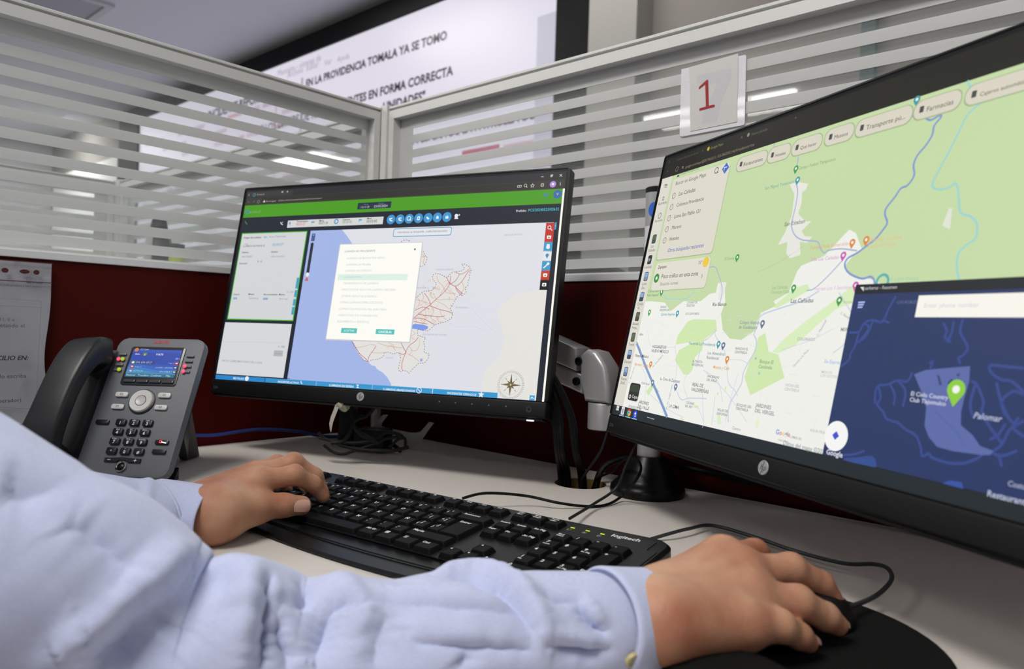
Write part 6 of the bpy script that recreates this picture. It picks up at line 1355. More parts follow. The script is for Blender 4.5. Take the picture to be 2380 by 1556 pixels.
# ------------------------------------------------------------------ person: body with two hands, shirt, hair, trousers
D = at_depth
def round_cones(P, segs):
    """distance field of smoothly joined tapered capsules; segs = (a, b, ra, rb, k)"""
    d = np.full(P.shape[0], 9.0)
    for a, b, ra, rb, k in segs:
        a = np.array(a); b = np.array(b); ab = b-a; L2 = ab@ab
        t = np.clip(((P-a)@ab)/L2, 0, 1)[:, None]
        c = a+t*ab; s = np.linalg.norm(P-c, axis=1)-(ra+(rb-ra)*t[:, 0])
        h = np.clip(.5+.5*(d-s)/k, 0, 1)
        d = d*(1-h)+s*h-k*h*(1-h)
    return d
def surface_nets(f, lo, hi, step):
    lo = np.array(lo); n = np.maximum(np.ceil((np.array(hi)-lo)/step).astype(int), 4)
    X = [lo[i]+step*np.arange(n[i]) for i in range(3)]
    G = np.stack(np.meshgrid(*X, indexing='ij'), -1).reshape(-1, 3)
    V = np.concatenate([f(G[i:i+200000]) for i in range(0, len(G), 200000)]).reshape(n)
    S = V < 0
    acc = np.zeros((n[0]-1, n[1]-1, n[2]-1, 3)); cnt = np.zeros((n[0]-1, n[1]-1, n[2]-1))
    cor = [(i, j, k) for i in (0, 1) for j in (0, 1) for k in (0, 1)]
    sl = lambda c: tuple(slice(c[i], n[i]-1+c[i]) for i in range(3))
    for a in cor:
        for ax in range(3):
            if a[ax]: continue
            b = list(a); b[ax] = 1; b = tuple(b)
            va, vb = V[sl(a)], V[sl(b)]; m = (va < 0) != (vb < 0)
            t = np.where(m, va/(va-vb+1e-20), 0)
            p = np.zeros(va.shape+(3,)); p[...] = a; p[..., ax] += t
            acc += p*m[..., None]; cnt += m
    act = cnt > 0; idx = -np.ones(act.shape, int); idx[act] = np.arange(act.sum())
    ii = np.argwhere(act); verts = lo+step*(ii+acc[act]/cnt[act][:, None])
    faces = []
    for ax in range(3):
        u, v = [(1, 2), (2, 0), (0, 1)][ax]
        a = [slice(1, n[i]-1) for i in range(3)]; a[ax] = slice(0, n[ax]-1)
        b = list(a); b[ax] = slice(1, n[ax])
        sa, sb = S[tuple(a)], S[tuple(b)]; m = sa != sb
        pos = np.argwhere(m); off = np.array([1, 1, 1]); off[ax] = 0; pos = pos+off
        def cell(du, dv):
            q = pos.copy(); q[:, u] -= du; q[:, v] -= dv; return idx[q[:, 0], q[:, 1], q[:, 2]]
        q = np.stack([cell(1, 1), cell(0, 1), cell(0, 0), cell(1, 0)], 1)
        fl = sb[m]; q[fl] = q[fl][:, ::-1]; q = q[(q >= 0).all(1)]; faces.append(q)
    return verts, np.concatenate(faces)
def bumps(P, d, L):
    """L = (centre, radius, height): raise (positive) or dent the skin"""
    for c, r, h in L: d = d-h*np.exp(-((P-np.array(c))**2).sum(1)/(r*r))
    return d
def creases(P, d, L):
    for a, b, w_, h in L:
        a = np.array(a); b = np.array(b); ab = b-a; t = np.clip(((P-a)@ab)/(ab@ab), 0, 1)[:, None]
        q = ((P-a-t*ab)**2).sum(1); d = d-h*np.exp(-q/(w_*w_))
    return d
def LH(x, y, d): return D(460+x/6.224, 1030+y/6.224, d)
# left hand -------------------------------------------------------------
wr1, wr2 = LH(150, 930, .700), LH(170, 1085, .670)
elb_l = np.array([-.835, -.405, .815])
mc = {'i': LH(880, 560, .712), 'm': LH(860, 480, .733), 'r': LH(840, 440, .753), 'p': LH(800, 450, .772)}
fl = {'i': [mc['i'], LH(1400, 465, .728), LH(1665, 600, .742), LH(1812, 775, .748)],
      'm': [mc['m'], LH(1390, 290, .752), LH(1690, 480, .764), LH(1800, 700, .766)],
      'r': [mc['r'], LH(1150, 300, .778), LH(1420, 430, .790), LH(1560, 650, .790)],
      'p': [mc['p'], LH(1040, 400, .796), LH(1200, 520, .806), LH(1300, 680, .806)]}
rd = {'i': (.0110, .0092, .0080, .0066), 'm': (.0110, .0092, .0080, .0066), 'r': (.0104, .0088, .0076, .0062), 'p': (.0095, .0078, .0066, .0054)}
SL = []
w0a, w0b = D(360, 1178, .672), D(360, 1200, .650)
SL += [(w0a, wr1, .0165, .0178, .02), (w0b, wr2, .0165, .0175, .02)]
for k_, (f_, w_) in enumerate((('i', wr2*.55+wr1*.45), ('m', wr1*.8+wr2*.2), ('r', wr1), ('p', wr1))):
    SL.append((w_, mc[f_], .0190, (.0128, .0125, .0120, .0110)[k_], .014))
SL += [(wr2, LH(640, 760, .722), .020, .0180, .016), (wr1, LH(600, 720, .750), .018, .0160, .016)]
for f_ in 'imrp':
    q, r = fl[f_], rd[f_]
    for j in range(3): SL.append((q[j], q[j+1], r[j], r[j+1], .0045 if j else .006))
th = [LH(300, 1015, .668), LH(800, 945, .690), LH(1240, 905, .708), LH(1500, 905, .718)]
SL += [(wr2, th[0], .021, .0215, .016), (th[0], th[1], .0215, .0150, .014), (th[1], th[2], .0140, .0108, .008), (th[2], th[3], .0108, .0092, .005)]
SL += [(LH(420, 900, .690), LH(760, 760, .712), .017, .0105, .014)]
def fL(P):
    d = round_cones(P, SL)
    B = [(mc['i']+[0, 0, .011], .010, .0016), (mc['m']+[0, 0, .011], .010, .0016), (fl['i'][1]+[0, 0, .007], .007, .0010), (fl['m'][1]+[0, 0, .007], .007, .0012)]
    d = bumps(P, d, B)
    C = [(LH(1230, 850, .700), LH(1260, 960, .699), .0011, -.0008), (LH(1275, 850, .702), LH(1300, 960, .700), .0010, -.0007), (LH(1195, 850, .700), LH(1215, 970, .697), .0010, -.0006),
         (LH(1640, 655, .736), LH(1740, 560, .736), .0012, -.0007), (LH(1450, 500, .722), LH(1490, 430, .724), .0014, -.0006), (LH(690, 860, .700), LH(900, 850, .706), .0030, -.0024)]
    for k in range(7): C.append((LH(420+70*k, 1080-10*k, .66), LH(520+70*k, 1030-10*k, .66), .0012, -.0003))
    return creases(P, d, C)
def mesh_region(f, pts, pad, step):
    A = np.array(pts); return surface_nets(f, A.min(0)-pad, A.max(0)+pad, step)
def nail(c, ax, nrm, wd, ln):
    """a slightly domed nail plate"""
    ax = ax/np.linalg.norm(ax); nrm = nrm-ax*np.dot(nrm, ax); nrm /= np.linalg.norm(nrm); sd = np.cross(ax, nrm); V = []; F = []
    for i in range(9):
        for j in range(7):
            u, v = i/8*2-1, j/6*2-1; w_ = wd*(1-.22*max(0, u)**2-.10*max(0, -u)**3)
            V.append(c+ax*ln*u+sd*w_*v-nrm*(wd*.55*v*v+ln*.10*max(0, u)**2))
    for i in range(8):
        for j in range(6): a = i*7+j; F.append((a, a+1, a+8, a+7))
    return V, F
# right hand ------------------------------------------------------------
def RH(x, y, d): return D(1440+x/2.975, 1220+y/2.975, d)
rw1, rw2 = RH(300, 560, .466), RH(300, 675, .434)
ar1, ar2 = D(1400, 1438, .452), D(1400, 1462, .436)
rm = {'i': RH(700, 240, .497), 'm': RH(850, 335, .484), 'r': RH(890, 500, .466), 'p': RH(880, 690, .444)}
rf = {'i': [rm['i'], RH(930, 205, .535), RH(1080, 330, .548), RH(1190, 430, .552)],
      'm': [rm['m'], RH(1180, 310, .500), RH(1385, 410, .512), RH(1465, 500, .514)],
      'r': [rm['r'], RH(1230, 540, .470), RH(1420, 635, .480), RH(1505, 695, .484)],
      'p': [rm['p'], RH(1110, 705, .447), RH(1240, 770, .455), RH(1305, 815, .459)]}
rr_ = {'i': (.0120, .0098, .0084, .0068), 'm': (.0124, .0100, .0086, .0070), 'r': (.0122, .0100, .0086, .0070), 'p': (.0112, .0088, .0076, .0062)}
elb_r = np.array([-.700, -.755, .800])
SR = [(ar1, rw1, .019, .0170, .02), (ar2, rw2, .020, .0185, .02)]
for k_, (f_, w_) in enumerate((('i', rw1), ('m', rw1*.7+rw2*.3), ('r', rw1*.35+rw2*.65), ('p', rw2))):
    SR.append((w_, rm[f_], .0175, (.0135, .0140, .0138, .0125)[k_], .016))
SR += [(rw2, RH(800, 740, .448), .018, .0120, .014), (rw1, RH(600, 380, .490), .016, .0150, .016)]
for f_ in 'imrp':
    q, r = rf[f_], rr_[f_]
    for j in range(3): SR.append((q[j], q[j+1], r[j], r[j+1], .0045 if j else .007))
rt = [RH(400, 500, .500), RH(640, 430, .530), RH(850, 420, .555), RH(1000, 470, .560)]
SR += [(rw1, rt[0], .017, .0155, .016), (rt[0], rt[1], .0155, .0130, .012), (rt[1], rt[2], .0130, .0108, .008), (rt[2], rt[3], .0108, .0090, .005)]
def fR(P):
    d = round_cones(P, SR)
    up = np.array([-.25, -.3, .9])
    B = [(rm[k]+up*.011, .011, h) for k, h in (('i', .0030), ('m', .0026), ('r', .0024), ('p', .0020))]
    B += [(rf[k][1]+up*.008, .008, .0014) for k in 'imrp']
    B += [((rm['i']+rm['m'])/2+up*.012, .008, -.0016), ((rm['m']+rm['r'])/2+up*.012, .008, -.0016), ((rm['r']+rm['p'])/2+up*.012, .008, -.0014)]
    d = bumps(P, d, B)
    C = []
    for k in 'imrp':
        w_ = (rw1*.5+rw2*.5); C.append((w_+up*.018+(rm[k]-w_)*.25, rm[k]+up*.013, .0032, .0011))           # tendons
        for j, a in ((1, .0016), (2, .0012)):
            sd = np.cross(rf[k][j+1]-rf[k][j-1], up); sd /= np.linalg.norm(sd)
            for o_ in (-.0022, .0005, .0030):
                ax = (rf[k][j+1]-rf[k][j-1]); ax /= np.linalg.norm(ax); c_ = rf[k][j]+ax*o_+up*.009
                C.append((c_-sd*.005, c_+sd*.005, .0009, -.0005))
    C.append((RH(520, 520, .44), RH(620, 420, .46), .0022, .0010)); C.append((RH(400, 560, .43), RH(520, 520, .44), .0022, .0009)); C.append((RH(440, 440, .455), RH(640, 420, .462), .0020, .0007))
    return creases(P, d, C)
# head, neck, torso, upper arms under the shirt -------------------------
NK = np.array([-.955, -.425, 1.13])
HD = NK+np.array([.045, 0, .17])
sh_r, sh_l = np.array([-.950, -.600, 1.035]), np.array([-.960, -.235, 1.045])
ST = [((-.99, -.425, .50), (-.98, -.425, .98), .135, .13, .06), ((-.97, -.52, .95), (-.97, -.33, .95), .105, .105, .06), (sh_r, sh_l, .052, .052, .05),
      (NK+[0, 0, -.06], NK+[.018, 0, .08], .056, .054, .03) ]
def armchain(S, k0=.44):
    return [(np.array(a[0]), np.array(b[0]), min(a[1], a[2])*k0, min(b[1], b[2])*k0, .02) for a, b in zip(S, S[1:])]
def st(x, top, d, a, b):                                # station from the silhouette height seen at column x
    reff = math.hypot(a*.40, b*.92); return (D(x, top+reff*FPX/d, d), a, b)
RS = [((-.940, -.570, 1.03), .074, .070), ((-.905, -.600, .96), .068, .066), (D(-590, 985, .356), .066, .064), (D(-290, 1175, .366), .064, .063), st(0, 1044, .375, .062, .062), st(180, 1130, .385, .058, .058), st(330, 1246, .395, .054, .052), st(440, 1308, .400, .050, .046), st(560, 1306, .405, .047, .042),
      st(680, 1352, .412, .044, .037), st(800, 1350, .418, .045, .037), st(930, 1360, .424, .043, .035), st(1085, 1330, .430, .043, .036), st(1232, 1338, .436, .040, .033), st(1380, 1338, .440, .034, .030), (D(1460, 1447, .4475), .0290, .0245)]
LSt = [(sh_l+np.array([.0, 0, .01]), .075, .072), ((-.925, -.285, .95), .062, .060), ((-.865, -.375, .865), .056, .052), (D(60, 1218, .575), .052, .043), (D(190, 1216, .605), .050, .040), (D(290, 1211, .635), .046, .034), (D(350, 1205, .655), .042, .031), (D(385, 1195, .664), .040, .0275)]
ST += armchain(RS)+armchain(LSt)+[(RS[-2][0], (rw1+rw2)/2, .0150, .0165, .02), (LSt[-2][0], (wr1+wr2)/2, .0150, .0155, .02)]
def fB(P):
    d = round_cones(P, ST)
    F0_ = HD+np.array([.098, 0, 0]); g = round_cones(P, [(F0_+[-.012, 0, .012], F0_+[.014, 0, -.028], .0065, .0105, .004), (F0_+[.004, -.010, -.031], F0_+[.004, .010, -.031], .0075, .0075, .005), (F0_+[-.018, -.016, -.060], F0_+[-.018, .016, -.060], .0085, .0085, .005), (F0_+[-.020, -.014, -.070], F0_+[-.020, .014, -.070], .009, .009, .005)])
    q = (P-HD)/np.array([.098, .076, .118]); e = (np.linalg.norm(q, axis=1)-1)*.085
    j = (P-(HD+[.035, 0, -.075]))/np.array([.058, .052, .058]); e2 = (np.linalg.norm(j, axis=1)-1)*.052
    for s, k in ((e, .02), (e2, .03), (g, .012)):
        h = np.clip(.5+.5*(d-s)/k, 0, 1); d = d*(1-h)+s*h-k*h*(1-h)
    F_ = HD+np.array([.098, 0, 0])
    L = [(F_+[-.002, 0, -.028], .013, .016), (F_+[-.004, 0, -.010], .010, .010), (F_+[-.008, .030, .004], .014, -.009), (F_+[-.008, -.030, .004], .014, -.009), (F_+[-.004, 0, .022], .03, .004), (F_+[-.012, 0, -.060], .012, .006), (F_+[-.012, 0, -.072], .012, .005), (F_+[-.02, 0, -.10], .02, .006)]
    d = bumps(P, d, L); d = creases(P, d, [(F_+[-.006, -.02, -.066], F_+[-.006, .02, -.066], .003, -.003)])
    for s in (-1, 1):
        c_ = HD+np.array([-.005, s*.080, -.012]); q = (P-c_)/np.array([.018, .010, .032]); e = (np.linalg.norm(q, axis=1)-1)*.012; h = np.clip(.5+.5*(d-e)/.006, 0, 1); d = d*(1-h)+e*h-.006*h*(1-h)
        c_ = F_+np.array([-.016, s*.030, .004]); e = np.linalg.norm(P-c_, axis=1)-.0125; d = np.minimum(d, e)
    return d
person = thing('person', 'seated person in light blue long sleeved shirt typing and holding mouse, seen past right arm', 'person', (-.97, -.425, 0))
PI_ = Matrix.Translation((.97, .425, 0))
def po(o): o.matrix_parent_inverse = PI_; return o
def skin_mat():
    m = bpy.data.materials.new('skin'); n, l, b = nodes(m)
    tc = n.new('ShaderNodeTexCoord'); t1 = n.new('ShaderNodeTexNoise'); t1.inputs['Scale'].default_value = 24; t1.inputs['Detail'].default_value = 4; l.new(tc.outputs['Object'], t1.inputs['Vector'])
    cr = n.new('ShaderNodeValToRGB'); cr.color_ramp.elements[0].position = .3; cr.color_ramp.elements[0].color = (*srgb('#aa6f56'), 1); cr.color_ramp.elements[1].position = .7; cr.color_ramp.elements[1].color = (*srgb('#c89b7e'), 1)
    l.new(t1.outputs[0], cr.inputs[0]); l.new(cr.outputs[0], b.inputs['Base Color'])
    b.inputs['Roughness'].default_value = .48; b.inputs['Specular IOR Level'].default_value = .4
    b.inputs['Subsurface Weight'].default_value = .25; b.inputs['Subsurface Radius'].default_value = (.006, .002, .001); b.inputs['Subsurface Scale'].default_value = .5
    v = n.new('ShaderNodeTexVoronoi'); v.inputs['Scale'].default_value = 900; l.new(tc.outputs['Object'], v.inputs['Vector'])
    t2 = n.new('ShaderNodeTexNoise'); t2.inputs['Scale'].default_value = 320; t2.inputs['Detail'].default_value = 3; l.new(tc.outputs['Object'], t2.inputs['Vector'])
    ad = n.new('ShaderNodeMath'); ad.operation = 'ADD'; l.new(v.outputs['Distance'], ad.inputs[0]); l.new(t2.outputs[0], ad.inputs[1])
    bp = n.new('ShaderNodeBump'); bp.inputs['Strength'].default_value = .35; bp.inputs['Distance'].default_value = .0006; l.new(ad.outputs[0], bp.inputs['Height']); l.new(bp.outputs[0], b.inputs['Normal']); return m
M_skin = skin_mat(); M_nail = mat('fingernail', '#c69a8c', rough=.28, spec=.5)
def plane_cut(f, p, n_, keep=1):                      # stop a hand field inside the sleeve
    p = np.array(p); n_ = np.array(n_)/np.linalg.norm(n_)
    return lambda P: np.maximum(f(P), -keep*((P-p)@n_))
aL = (mc['m']-wr1); aL /= np.linalg.norm(aL); aR = (rm['m']-(rw1+rw2)/2); aR /= np.linalg.norm(aR)
allL = [wr1, wr2]+[p for f_ in 'imrp' for p in fl[f_]]+th; allR = [rw1, rw2]+[p for f_ in 'imrp' for p in rf[f_]]+rt
V1, F1_ = mesh_region(plane_cut(fL, (wr1+wr2)/2-aL*.045, aL), allL, .045, .0014)
V2, F2_ = mesh_region(plane_cut(fR, (rw1+rw2)/2-aR*.045, aR), allR, .045, .0014)
V3, F3_ = surface_nets(fB, (-1.16, -.80, .45), (-.42, -.10, 1.45), .0062)
Vn, Fn = [], []
def addnail(c, ax, nrm, wd, ln):
    v, f = nail(c, ax, nrm, wd, ln); b = sum(len(x) for x in Vn); Vn.append(np.array(v)); Fn.extend([tuple(b+i for i in q) for q in f])
toC = lambda p: (CAM-p)/np.linalg.norm(CAM-p)
tb = (th[3]-th[2])/np.linalg.norm(th[3]-th[2])
addnail(LH(1512, 868, .7082), tb, toC(th[3])*.85+np.array([0, 0, .42]), .0082, .0084)
for k in 'mrp':
    ax = rf[k][3]-rf[k][2]; ax /= np.linalg.norm(ax); nn = np.array([-.15, -.25, .9]); nn = nn-ax*np.dot(nn, ax); nn /= np.linalg.norm(nn); addnail(rf[k][3]+nn*.0064+ax*.0010, ax, nn, .0048, .0055)
for k in 'imr':
    ax = fl[k][3]-fl[k][2]; ax /= np.linalg.norm(ax); nn = np.array([.7, .2, .6]); nn = nn-ax*np.dot(nn, ax); nn /= np.linalg.norm(nn); addnail(fl[k][3]+nn*.0062+ax*.0015, ax, nn, .0046, .0052)
n1, n2, n3 = len(V1), len(V2), len(V3)
me = bpy.data.meshes.new('body'); VV = np.concatenate([V1, V2, V3]+Vn); FF = [tuple(q) for q in F1_]+[tuple(q+n1) for q in F2_]+[tuple(q+n1+n2) for q in F3_]
nb = len(FF); FF += [tuple(n1+n2+n3+i for i in q) for q in Fn]
me.from_pydata(VV.tolist(), [], FF); me.materials.append(M_skin); me.materials.append(M_nail)
me.polygons.foreach_set('material_index', [0]*nb+[1]*(len(FF)-nb)); me.polygons.foreach_set('use_smooth', [True]*len(FF)); me.update()
body = bpy.data.objects.new('body', me); COL.objects.link(body); body.parent = person; po(body)
sm = body.modifiers.new('smooth', 'LAPLACIANSMOOTH') if False else body.modifiers.new('smooth', 'SMOOTH'); sm.factor = .5; sm.iterations = 3
# hair, eyes -------------------------------------------------------------
def fH(P):
    q = (P-(HD+[-.012, 0, .016]))/np.array([.106, .086, .116]); d = (np.linalg.norm(q, axis=1)-1)*.09
    cut = (P-HD)@np.array([.75, 0, -.66]); d = np.maximum(d, cut-.045); return np.maximum(d, -(P[:, 2]-(HD[2]-.055)))
V, F = surface_nets(fH, HD-.14, HD+.15, .005); me = bpy.data.meshes.new('hair'); me.from_pydata(V.tolist(), [], [tuple(q) for q in F]); me.polygons.foreach_set('use_smooth', [True]*len(F)); po(link('hair', me, person, [mat('dark_hair', '#15110e', rough=.55, noise=.3, nscale=200, bump=.8, bscale=250)]))
for s in (-1, 1):
    bm = bmesh.new(); c_ = HD+np.array([.083, s*.030, .004]); bmesh.ops.create_uvsphere(bm, u_segments=16, v_segments=10, radius=.0118, matrix=Matrix.Translation(c_+np.array([.0035, 0, 0])))
    for f in bm.faces: f.material_index = 1 if f.calc_center_median().x > c_[0]+.0142 else 0
    po(obj('eye', bm, [mat('eye_white', '#d8d4cc', rough=.2), mat('iris', '#1c120c', rough=.2)], person, True))
# shirt ------------------------------------------------------------------
def shirt_mat():
    m = bpy.data.materials.new('blue_chambray'); n, l, b = nodes(m)
    tc = n.new('ShaderNodeTexCoord'); mp = n.new('ShaderNodeMapping'); mp.inputs['Scale'].default_value = (1, 1, 14); l.new(tc.outputs['Object'], mp.inputs[0])
    t = n.new('ShaderNodeTexNoise'); t.inputs['Scale'].default_value = 300; t.inputs['Detail'].default_value = 2; l.new(mp.outputs[0], t.inputs['Vector'])
    t2 = n.new('ShaderNodeTexNoise'); t2.inputs['Scale'].default_value = 1300; l.new(tc.outputs['Object'], t2.inputs['Vector'])
    ad = n.new('ShaderNodeMath'); ad.operation = 'ADD'; l.new(t.outputs[0], ad.inputs[0]); l.new(t2.outputs[0], ad.inputs[1])
    mr = n.new('ShaderNodeMapRange'); mr.inputs[1].default_value = .6; mr.inputs[2].default_value = 1.4; l.new(ad.outputs[0], mr.inputs[0])
    mx = n.new('ShaderNodeMix'); mx.data_type = 'RGBA'; mx.inputs[6].default_value = (*srgb('#b2bbe0'), 1); mx.inputs[7].default_value = (*srgb('#ccd3ee'), 1)
    l.new(mr.outputs[0], mx.inputs[0]); l.new(mx.outputs[2], b.inputs['Base Color']); b.inputs['Roughness'].default_value = .9; b.inputs['Specular IOR Level'].default_value = .15
    b.inputs['Sheen Weight'].default_value = .25; b.inputs['Sheen Roughness'].default_value = .5
    bp = n.new('ShaderNodeBump'); bp.inputs['Strength'].default_value = .25; bp.inputs['Distance'].default_value = .0004; l.new(ad.outputs[0], bp.inputs['Height']); l.new(bp.outputs[0], b.inputs['Normal']); return m
M_shirt = shirt_mat()
def loft(stations, n_s, n_t, up0=(0, 0, 1)):
    """stations: (centre, a (sideways), b (vertical)); returns grid of verts, centres"""
    C_ = catmull([s[0] for s in stations], n_s); k = len(C_); u = np.linspace(0, len(stations)-1, k)
    A_ = np.interp(u, range(len(stations)), [s[1] for s in stations]); B_ = np.interp(u, range(len(stations)), [s[2] for s in stations])
    ker = np.ones(5)/5; A_ = np.convolve(np.pad(A_, 2, 'edge'), ker, 'valid'); B_ = np.convolve(np.pad(B_, 2, 'edge'), ker, 'valid')
    V = np.zeros((k, n_t, 3)); N = np.zeros((k, n_t, 3))
    for i in range(k):
        t = C_[min(i+1, k-1)]-C_[max(i-1, 0)]; t /= np.linalg.norm(t)
        z = np.array(up0, float); z = z-t*np.dot(z, t); z /= np.linalg.norm(z); s = np.cross(t, z)
        th_ = 2*PI*np.arange(n_t)/n_t
        V[i] = C_[i]+np.outer(A_[i]*np.cos(th_), s)+np.outer(B_[i]*np.sin(th_), z)
        N[i] = np.outer(np.cos(th_)/A_[i], s)+np.outer(np.sin(th_)/B_[i], z); N[i] /= np.linalg.norm(N[i], axis=1)[:, None]
    return V, N
def vnoise(P, sc, seed):
    """smooth pseudo noise built of rotated sines"""
    r = np.random.RandomState(seed); out = np.zeros(P.shape[:-1])
    for k in range(9):
        d = r.normal(size=3); d /= np.linalg.norm(d); out += np.sin(P@d*sc*r.uniform(.6, 1.8)+r.uniform(0, 6.3)+1.3*np.sin(P@r.normal(size=3)*sc*.5+r.uniform(0, 6)))
    return out/9
def strokes(V, N, L):
    """L = (pixel polyline, width m, amplitude m): folds run along lines placed on the cloth surface that faces the room's right side"""
    flat = V.reshape(-1, 3); nf = N.reshape(-1, 3); px, z = project(flat); face = ((CAM-flat)*nf).sum(1) > 0; disp_ = np.zeros(len(flat))
    for P, w_, a in L:
        P = catmull([(p[0], p[1], 0) for p in P], 6) if len(P) > 2 else [np.array([P[0][0]+(P[1][0]-P[0][0])*t, P[0][1]+(P[1][1]-P[0][1])*t, 0]) for t in np.linspace(0, 1, 9)]
        Q = []
        for p in P:
            d2 = ((px-p[:2])**2).sum(1)+np.where(face, 0, 1e9); Q.append(flat[np.argmin(d2)])
        Q = np.array(Q); best = np.full(len(flat), 9.); taper = np.ones(len(flat))
        for i in range(len(Q)-1):
            a_, b_ = Q[i], Q[i+1]; ab = b_-a_; L2 = ab@ab+1e-12; t = np.clip(((flat-a_)@ab)/L2, 0, 1); q = np.linalg.norm(flat-a_-t[:, None]*ab, axis=1)
            s_ = (i+t)/(len(Q)-1); m_ = q < best; best[m_] = q[m_]; taper[m_] = np.sin(PI*(.12+.76*s_[m_]))
        disp_ += a*taper*(np.exp(-(best/w_)**2) if a > 0 else np.exp(-(best/w_)**1.2))
    return disp_.reshape(V.shape[:2])
def grid_mesh(parts, name, mats, parent, thick=.0012):
    VV, FF, MI = [], [], []
    for V, mi in parts:
        b = len(VV); k, n_ = V.shape[:2]; VV += V.reshape(-1, 3).tolist()
        for i in range(k-1):
            for j in range(n_): FF.append((b+i*n_+j, b+i*n_+(j+1) % n_, b+(i+1)*n_+(j+1) % n_, b+(i+1)*n_+j)); MI.append(mi)
    me = bpy.data.meshes.new(name); me.from_pydata(VV, [], FF); me.polygons.foreach_set('material_index', MI); me.polygons.foreach_set('use_smooth', [True]*len(FF)); me.update()
    o = link(name, me, parent, mats); po(o); s = o.modifiers.new('thickness', 'SOLIDIFY'); s.thickness = thick; s.offset = -1; return o
VR, NR = loft(RS, 22, 160)
FOLDS_R = [
    ([(425, 1286), (383, 1328), (280, 1430), (184, 1511), (134, 1556)], .010, 0.0138), ([(400, 1380), (330, 1440), (250, 1530), (200, 1556)], .016, -0.0254),
    ([(160, 1200), (240, 1250), (330, 1330)], .010, -0.0088), ([(0, 1130), (60, 1140), (140, 1120)], .014, -0.0078),
    ([(624, 1345), (618, 1420), (610, 1500), (606, 1556)], .0045, -0.0166), ([(648, 1400), (655, 1470), (668, 1556)], .0045, -0.0117), ([(600, 1320), (590, 1420), (585, 1556)], .009, 0.0087), ([(636, 1345), (640, 1400), (646, 1470)], .004, 0.0043),
    ([(700, 1345), (712, 1380), (690, 1400)], .006, -0.0088), ([(768, 1400), (752, 1440), (738, 1500), (730, 1556)], .010, -0.0147), ([(790, 1345), (830, 1400), (880, 1450)], .008, 0.0072), ([(770, 1392), (810, 1397), (845, 1410)], .004, -0.0088),
    ([(900, 1420), (878, 1480), (868, 1556)], .014, -0.0097), ([(900, 1395), (1000, 1405), (1190, 1424)], .004, -0.0055), ([(900, 1375), (1000, 1385), (1190, 1405)], .008, 0.0032),
    ([(1010, 1345), (1085, 1340), (1150, 1365), (1200, 1410), (1240, 1475)], .0055, -0.0108), ([(1000, 1350), (1085, 1322), (1165, 1340), (1225, 1385), (1262, 1450), (1270, 1500)], .0070, 0.0072), ([(960, 1490), (1080, 1502), (1230, 1513)], .0045, -0.0082), ([(940, 1478), (1060, 1490), (1200, 1500)], .007, 0.0036),
    ([(1240, 1395), (1290, 1400), (1335, 1400)], .0030, -0.0039), ([(1345, 1400), (1362, 1435), (1385, 1455), (1405, 1468)], .0032, -0.0097), ([(1360, 1395), (1385, 1430), (1400, 1450)], .0035, 0.0041), ([(1275, 1500), (1320, 1508), (1370, 1522), (1405, 1516)], .0042, -0.0113), ([(1275, 1485), (1330, 1490), (1400, 1500)], .005, 0.0043),
    ([(540, 1300), (560, 1340), (575, 1420)], .010, 0.0051), ([(480, 1330), (520, 1345), (560, 1370)], .009, -0.0058), ([(1070, 1520), (1090, 1556)], .006, -0.0058), ([(830, 1530), (850, 1480)], .007, 0.0029)]
dsp = strokes(VR, NR, FOLDS_R)
wgt = np.ones(VR.shape[0]); wgt[-26:] = np.linspace(1, .1, 26)
dsp += wgt[:, None]*(.0020*vnoise(VR, 55, 3)+.0006*vnoise(VR, 150, 5))
VR = VR+NR*dsp[..., None]
# cuff of the right sleeve
def cuff(c0, c1, a, b, n=160, a0=None, b0=None):
    a0 = a0 or a; b0 = b0 or b
    up0 = (0, 0, 1); St = [(np.array(c0)+(np.array(c1)-np.array(c0))*t, (a0+(a-a0)*t)*(1+.015*math.sin(t*6)), b0+(b-b0)*t) for t in np.linspace(0, 1, 6)]
    V, N = loft(St, 6, n, up0); k = V.shape[0]; u = np.linspace(0, 1, k)
    d = .0012*np.ones(k); d[:3] = (-.0035, -.0010, .0008); d[(u > .90) & (u < .93)] = .0006; d[(u > .05) & (u < .08)] = .0006; d[0] = -.001
    return V+N*(d[:, None]+.0005*vnoise(V, 160, 8))[..., None], N
cR0, cR1 = D(1400, 1448, .4390), D(1497, 1443, .4530)
VC, NC = cuff(cR0, cR1, .0315, .0272, 160, .0335, .0285)
# left sleeve
VL, NL = loft(LSt, 16, 96)
dl = strokes(VL, NL, [([(330, 1135), (322, 1180), (325, 1230)], .006, -.005), ([(345, 1120), (342, 1160), (340, 1210)], .005, .004), ([(240, 1120), (290, 1150), (320, 1200)], .009, -.004), ([(200, 1110), (260, 1130)], .010, .003)])+.0020*vnoise(VL, 60, 9)
VL = VL+NL*dl[..., None]
VCL, NCL = cuff(D(345, 1192, .6700), D(490, 1203, .6700), .0350, .0236, 96, .0385, .0270)
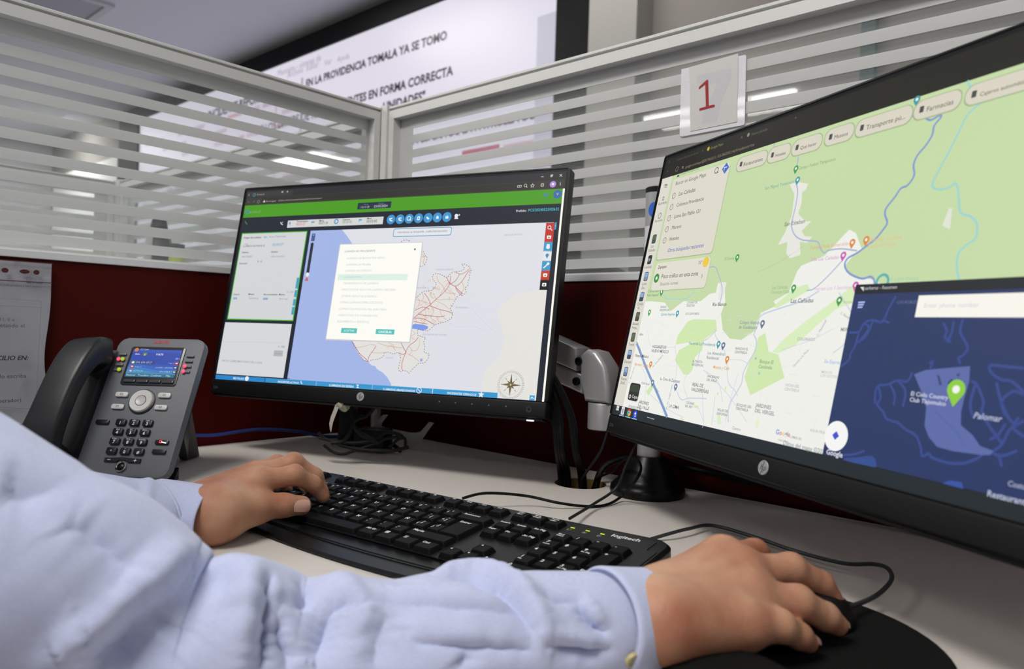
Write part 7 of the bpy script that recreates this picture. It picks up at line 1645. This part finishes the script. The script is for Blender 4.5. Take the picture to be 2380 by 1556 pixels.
# torso of the shirt
def fT(P):
    d = round_cones(P, [((-.99, -.425, .50), (-.985, -.425, .98), .155, .15, .06), ((-.97, -.53, .95), (-.97, -.32, .95), .120, .120, .06), (sh_r, sh_l, .064, .064, .05), (sh_r, sh_r*.7+elb_r*.3, .064, .062, .03), (sh_l, sh_l*.7+elb_l*.3, .064, .062, .03), (NK+[-.01, 0, -.10], NK+[.0, 0, -.055], .085, .068, .03)])
    d = np.maximum(d, -(np.linalg.norm((P-(NK+[.02, 0, .0]))*np.array([1, 1, .6]), axis=1)-.058)); return np.maximum(d, -(P[:, 2]-.56))+.004*vnoise(P, 22, 12)
V, F = surface_nets(fT, (-1.20, -.76, .54), (-.76, -.08, 1.17), .008)
me = bpy.data.meshes.new('shirt_torso'); me.from_pydata(V.tolist(), [], [tuple(q) for q in F]); me.polygons.foreach_set('use_smooth', [True]*len(F)); po(link('shirt_front', me, person, [M_shirt]))
grid_mesh([(VR, 0)], 'sleeve', [M_shirt], person); grid_mesh([(VL, 0)], 'sleeve', [M_shirt], person)
kr = grid_mesh([(VC, 0)], 'cuff', [M_shirt], person, .0018); kl = grid_mesh([(VCL, 0)], 'cuff', [M_shirt], person, .0018)
# cuff button and collar, seams
vcf = VC.reshape(-1, 3); ncf = NC.reshape(-1, 3); pq, _z = project(vcf); kk = np.argmin(((pq-[1470, 1532])**2).sum(1)+np.where(((CAM-vcf)*ncf).sum(1) > 0, 0, 1e9)); bpos = vcf[kk]+ncf[kk]*.0006; bm = bmesh.new(); nb_ = ncf[kk]; q_ = Vector(nb_).to_track_quat('Z', 'Y').to_matrix().to_4x4()
lathe(bm, [(0, .0010), (.0028, .0008), (.0036, .0018), (.0046, .0017), (.0050, .0004), (.0046, -.0008), (0, -.0008)], 24, Matrix.Translation(bpos)@q_)
b = obj('button', bm, mat('yellowish_button', '#b9ae80', rough=.35), None, True); b.parent = kr
b.matrix_parent_inverse = Matrix.Identity(4)
bm = bmesh.new()
rings = []
for i in range(25):
    a = -2.7+5.4*i/24; c_ = NK+np.array([.016+.074*math.cos(a), .078*math.sin(a), -.050-.016*math.cos(a)]); o_ = np.array([math.cos(a), math.sin(a), 0])
    rings.append([bm.verts.new(c_+o_*x+np.array([0, 0, z])) for x, z in ((.004, .0), (-.002, .034), (.004, .036), (.014, -.004))])
for a, b_ in zip(rings, rings[1:]):
    for j in range(3): bm.faces.new([a[j], a[j+1], b_[j+1], b_[j]])
bmesh.ops.solidify(bm, geom=bm.faces[:], thickness=.0015); po(obj('collar', bm, M_shirt, person, True))
# trousers, chair
def fP(P): return round_cones(P, [((-.99, -.425, .52), (-.99, -.425, .62), .165, .150, .05), ((-.98, -.52, .53), (-.60, -.56, .54), .088, .072, .05), ((-.98, -.33, .53), (-.60, -.30, .54), .088, .072, .05), ((-.60, -.56, .54), (-.56, -.56, .10), .068, .052, .03), ((-.60, -.30, .54), (-.56, -.30, .10), .068, .052, .03)])
V, F = surface_nets(fP, (-1.2, -.70, .02), (-.45, -.16, .72), .012); me = bpy.data.meshes.new('trousers'); me.from_pydata(V.tolist(), [], [tuple(q) for q in F]); me.polygons.foreach_set('use_smooth', [True]*len(F)); po(link('trousers', me, person, [mat('navy_cloth', '#161c33', rough=.85, noise=.1, nscale=300)]))
for y in (-.56, -.30):
    bm = bmesh.new(); box(bm, -.60, -.36, y-.045, y+.045, .001, .075, bev=.03, seg=4); po(obj('shoe', bm, M_blackp, person, True))
chair(-1.02, -.425, PI/2, 'navy office chair the person sits on, at left edge', .98, mat('navy_chair_fabric', '#141a33', rough=.85, noise=.1, nscale=300))
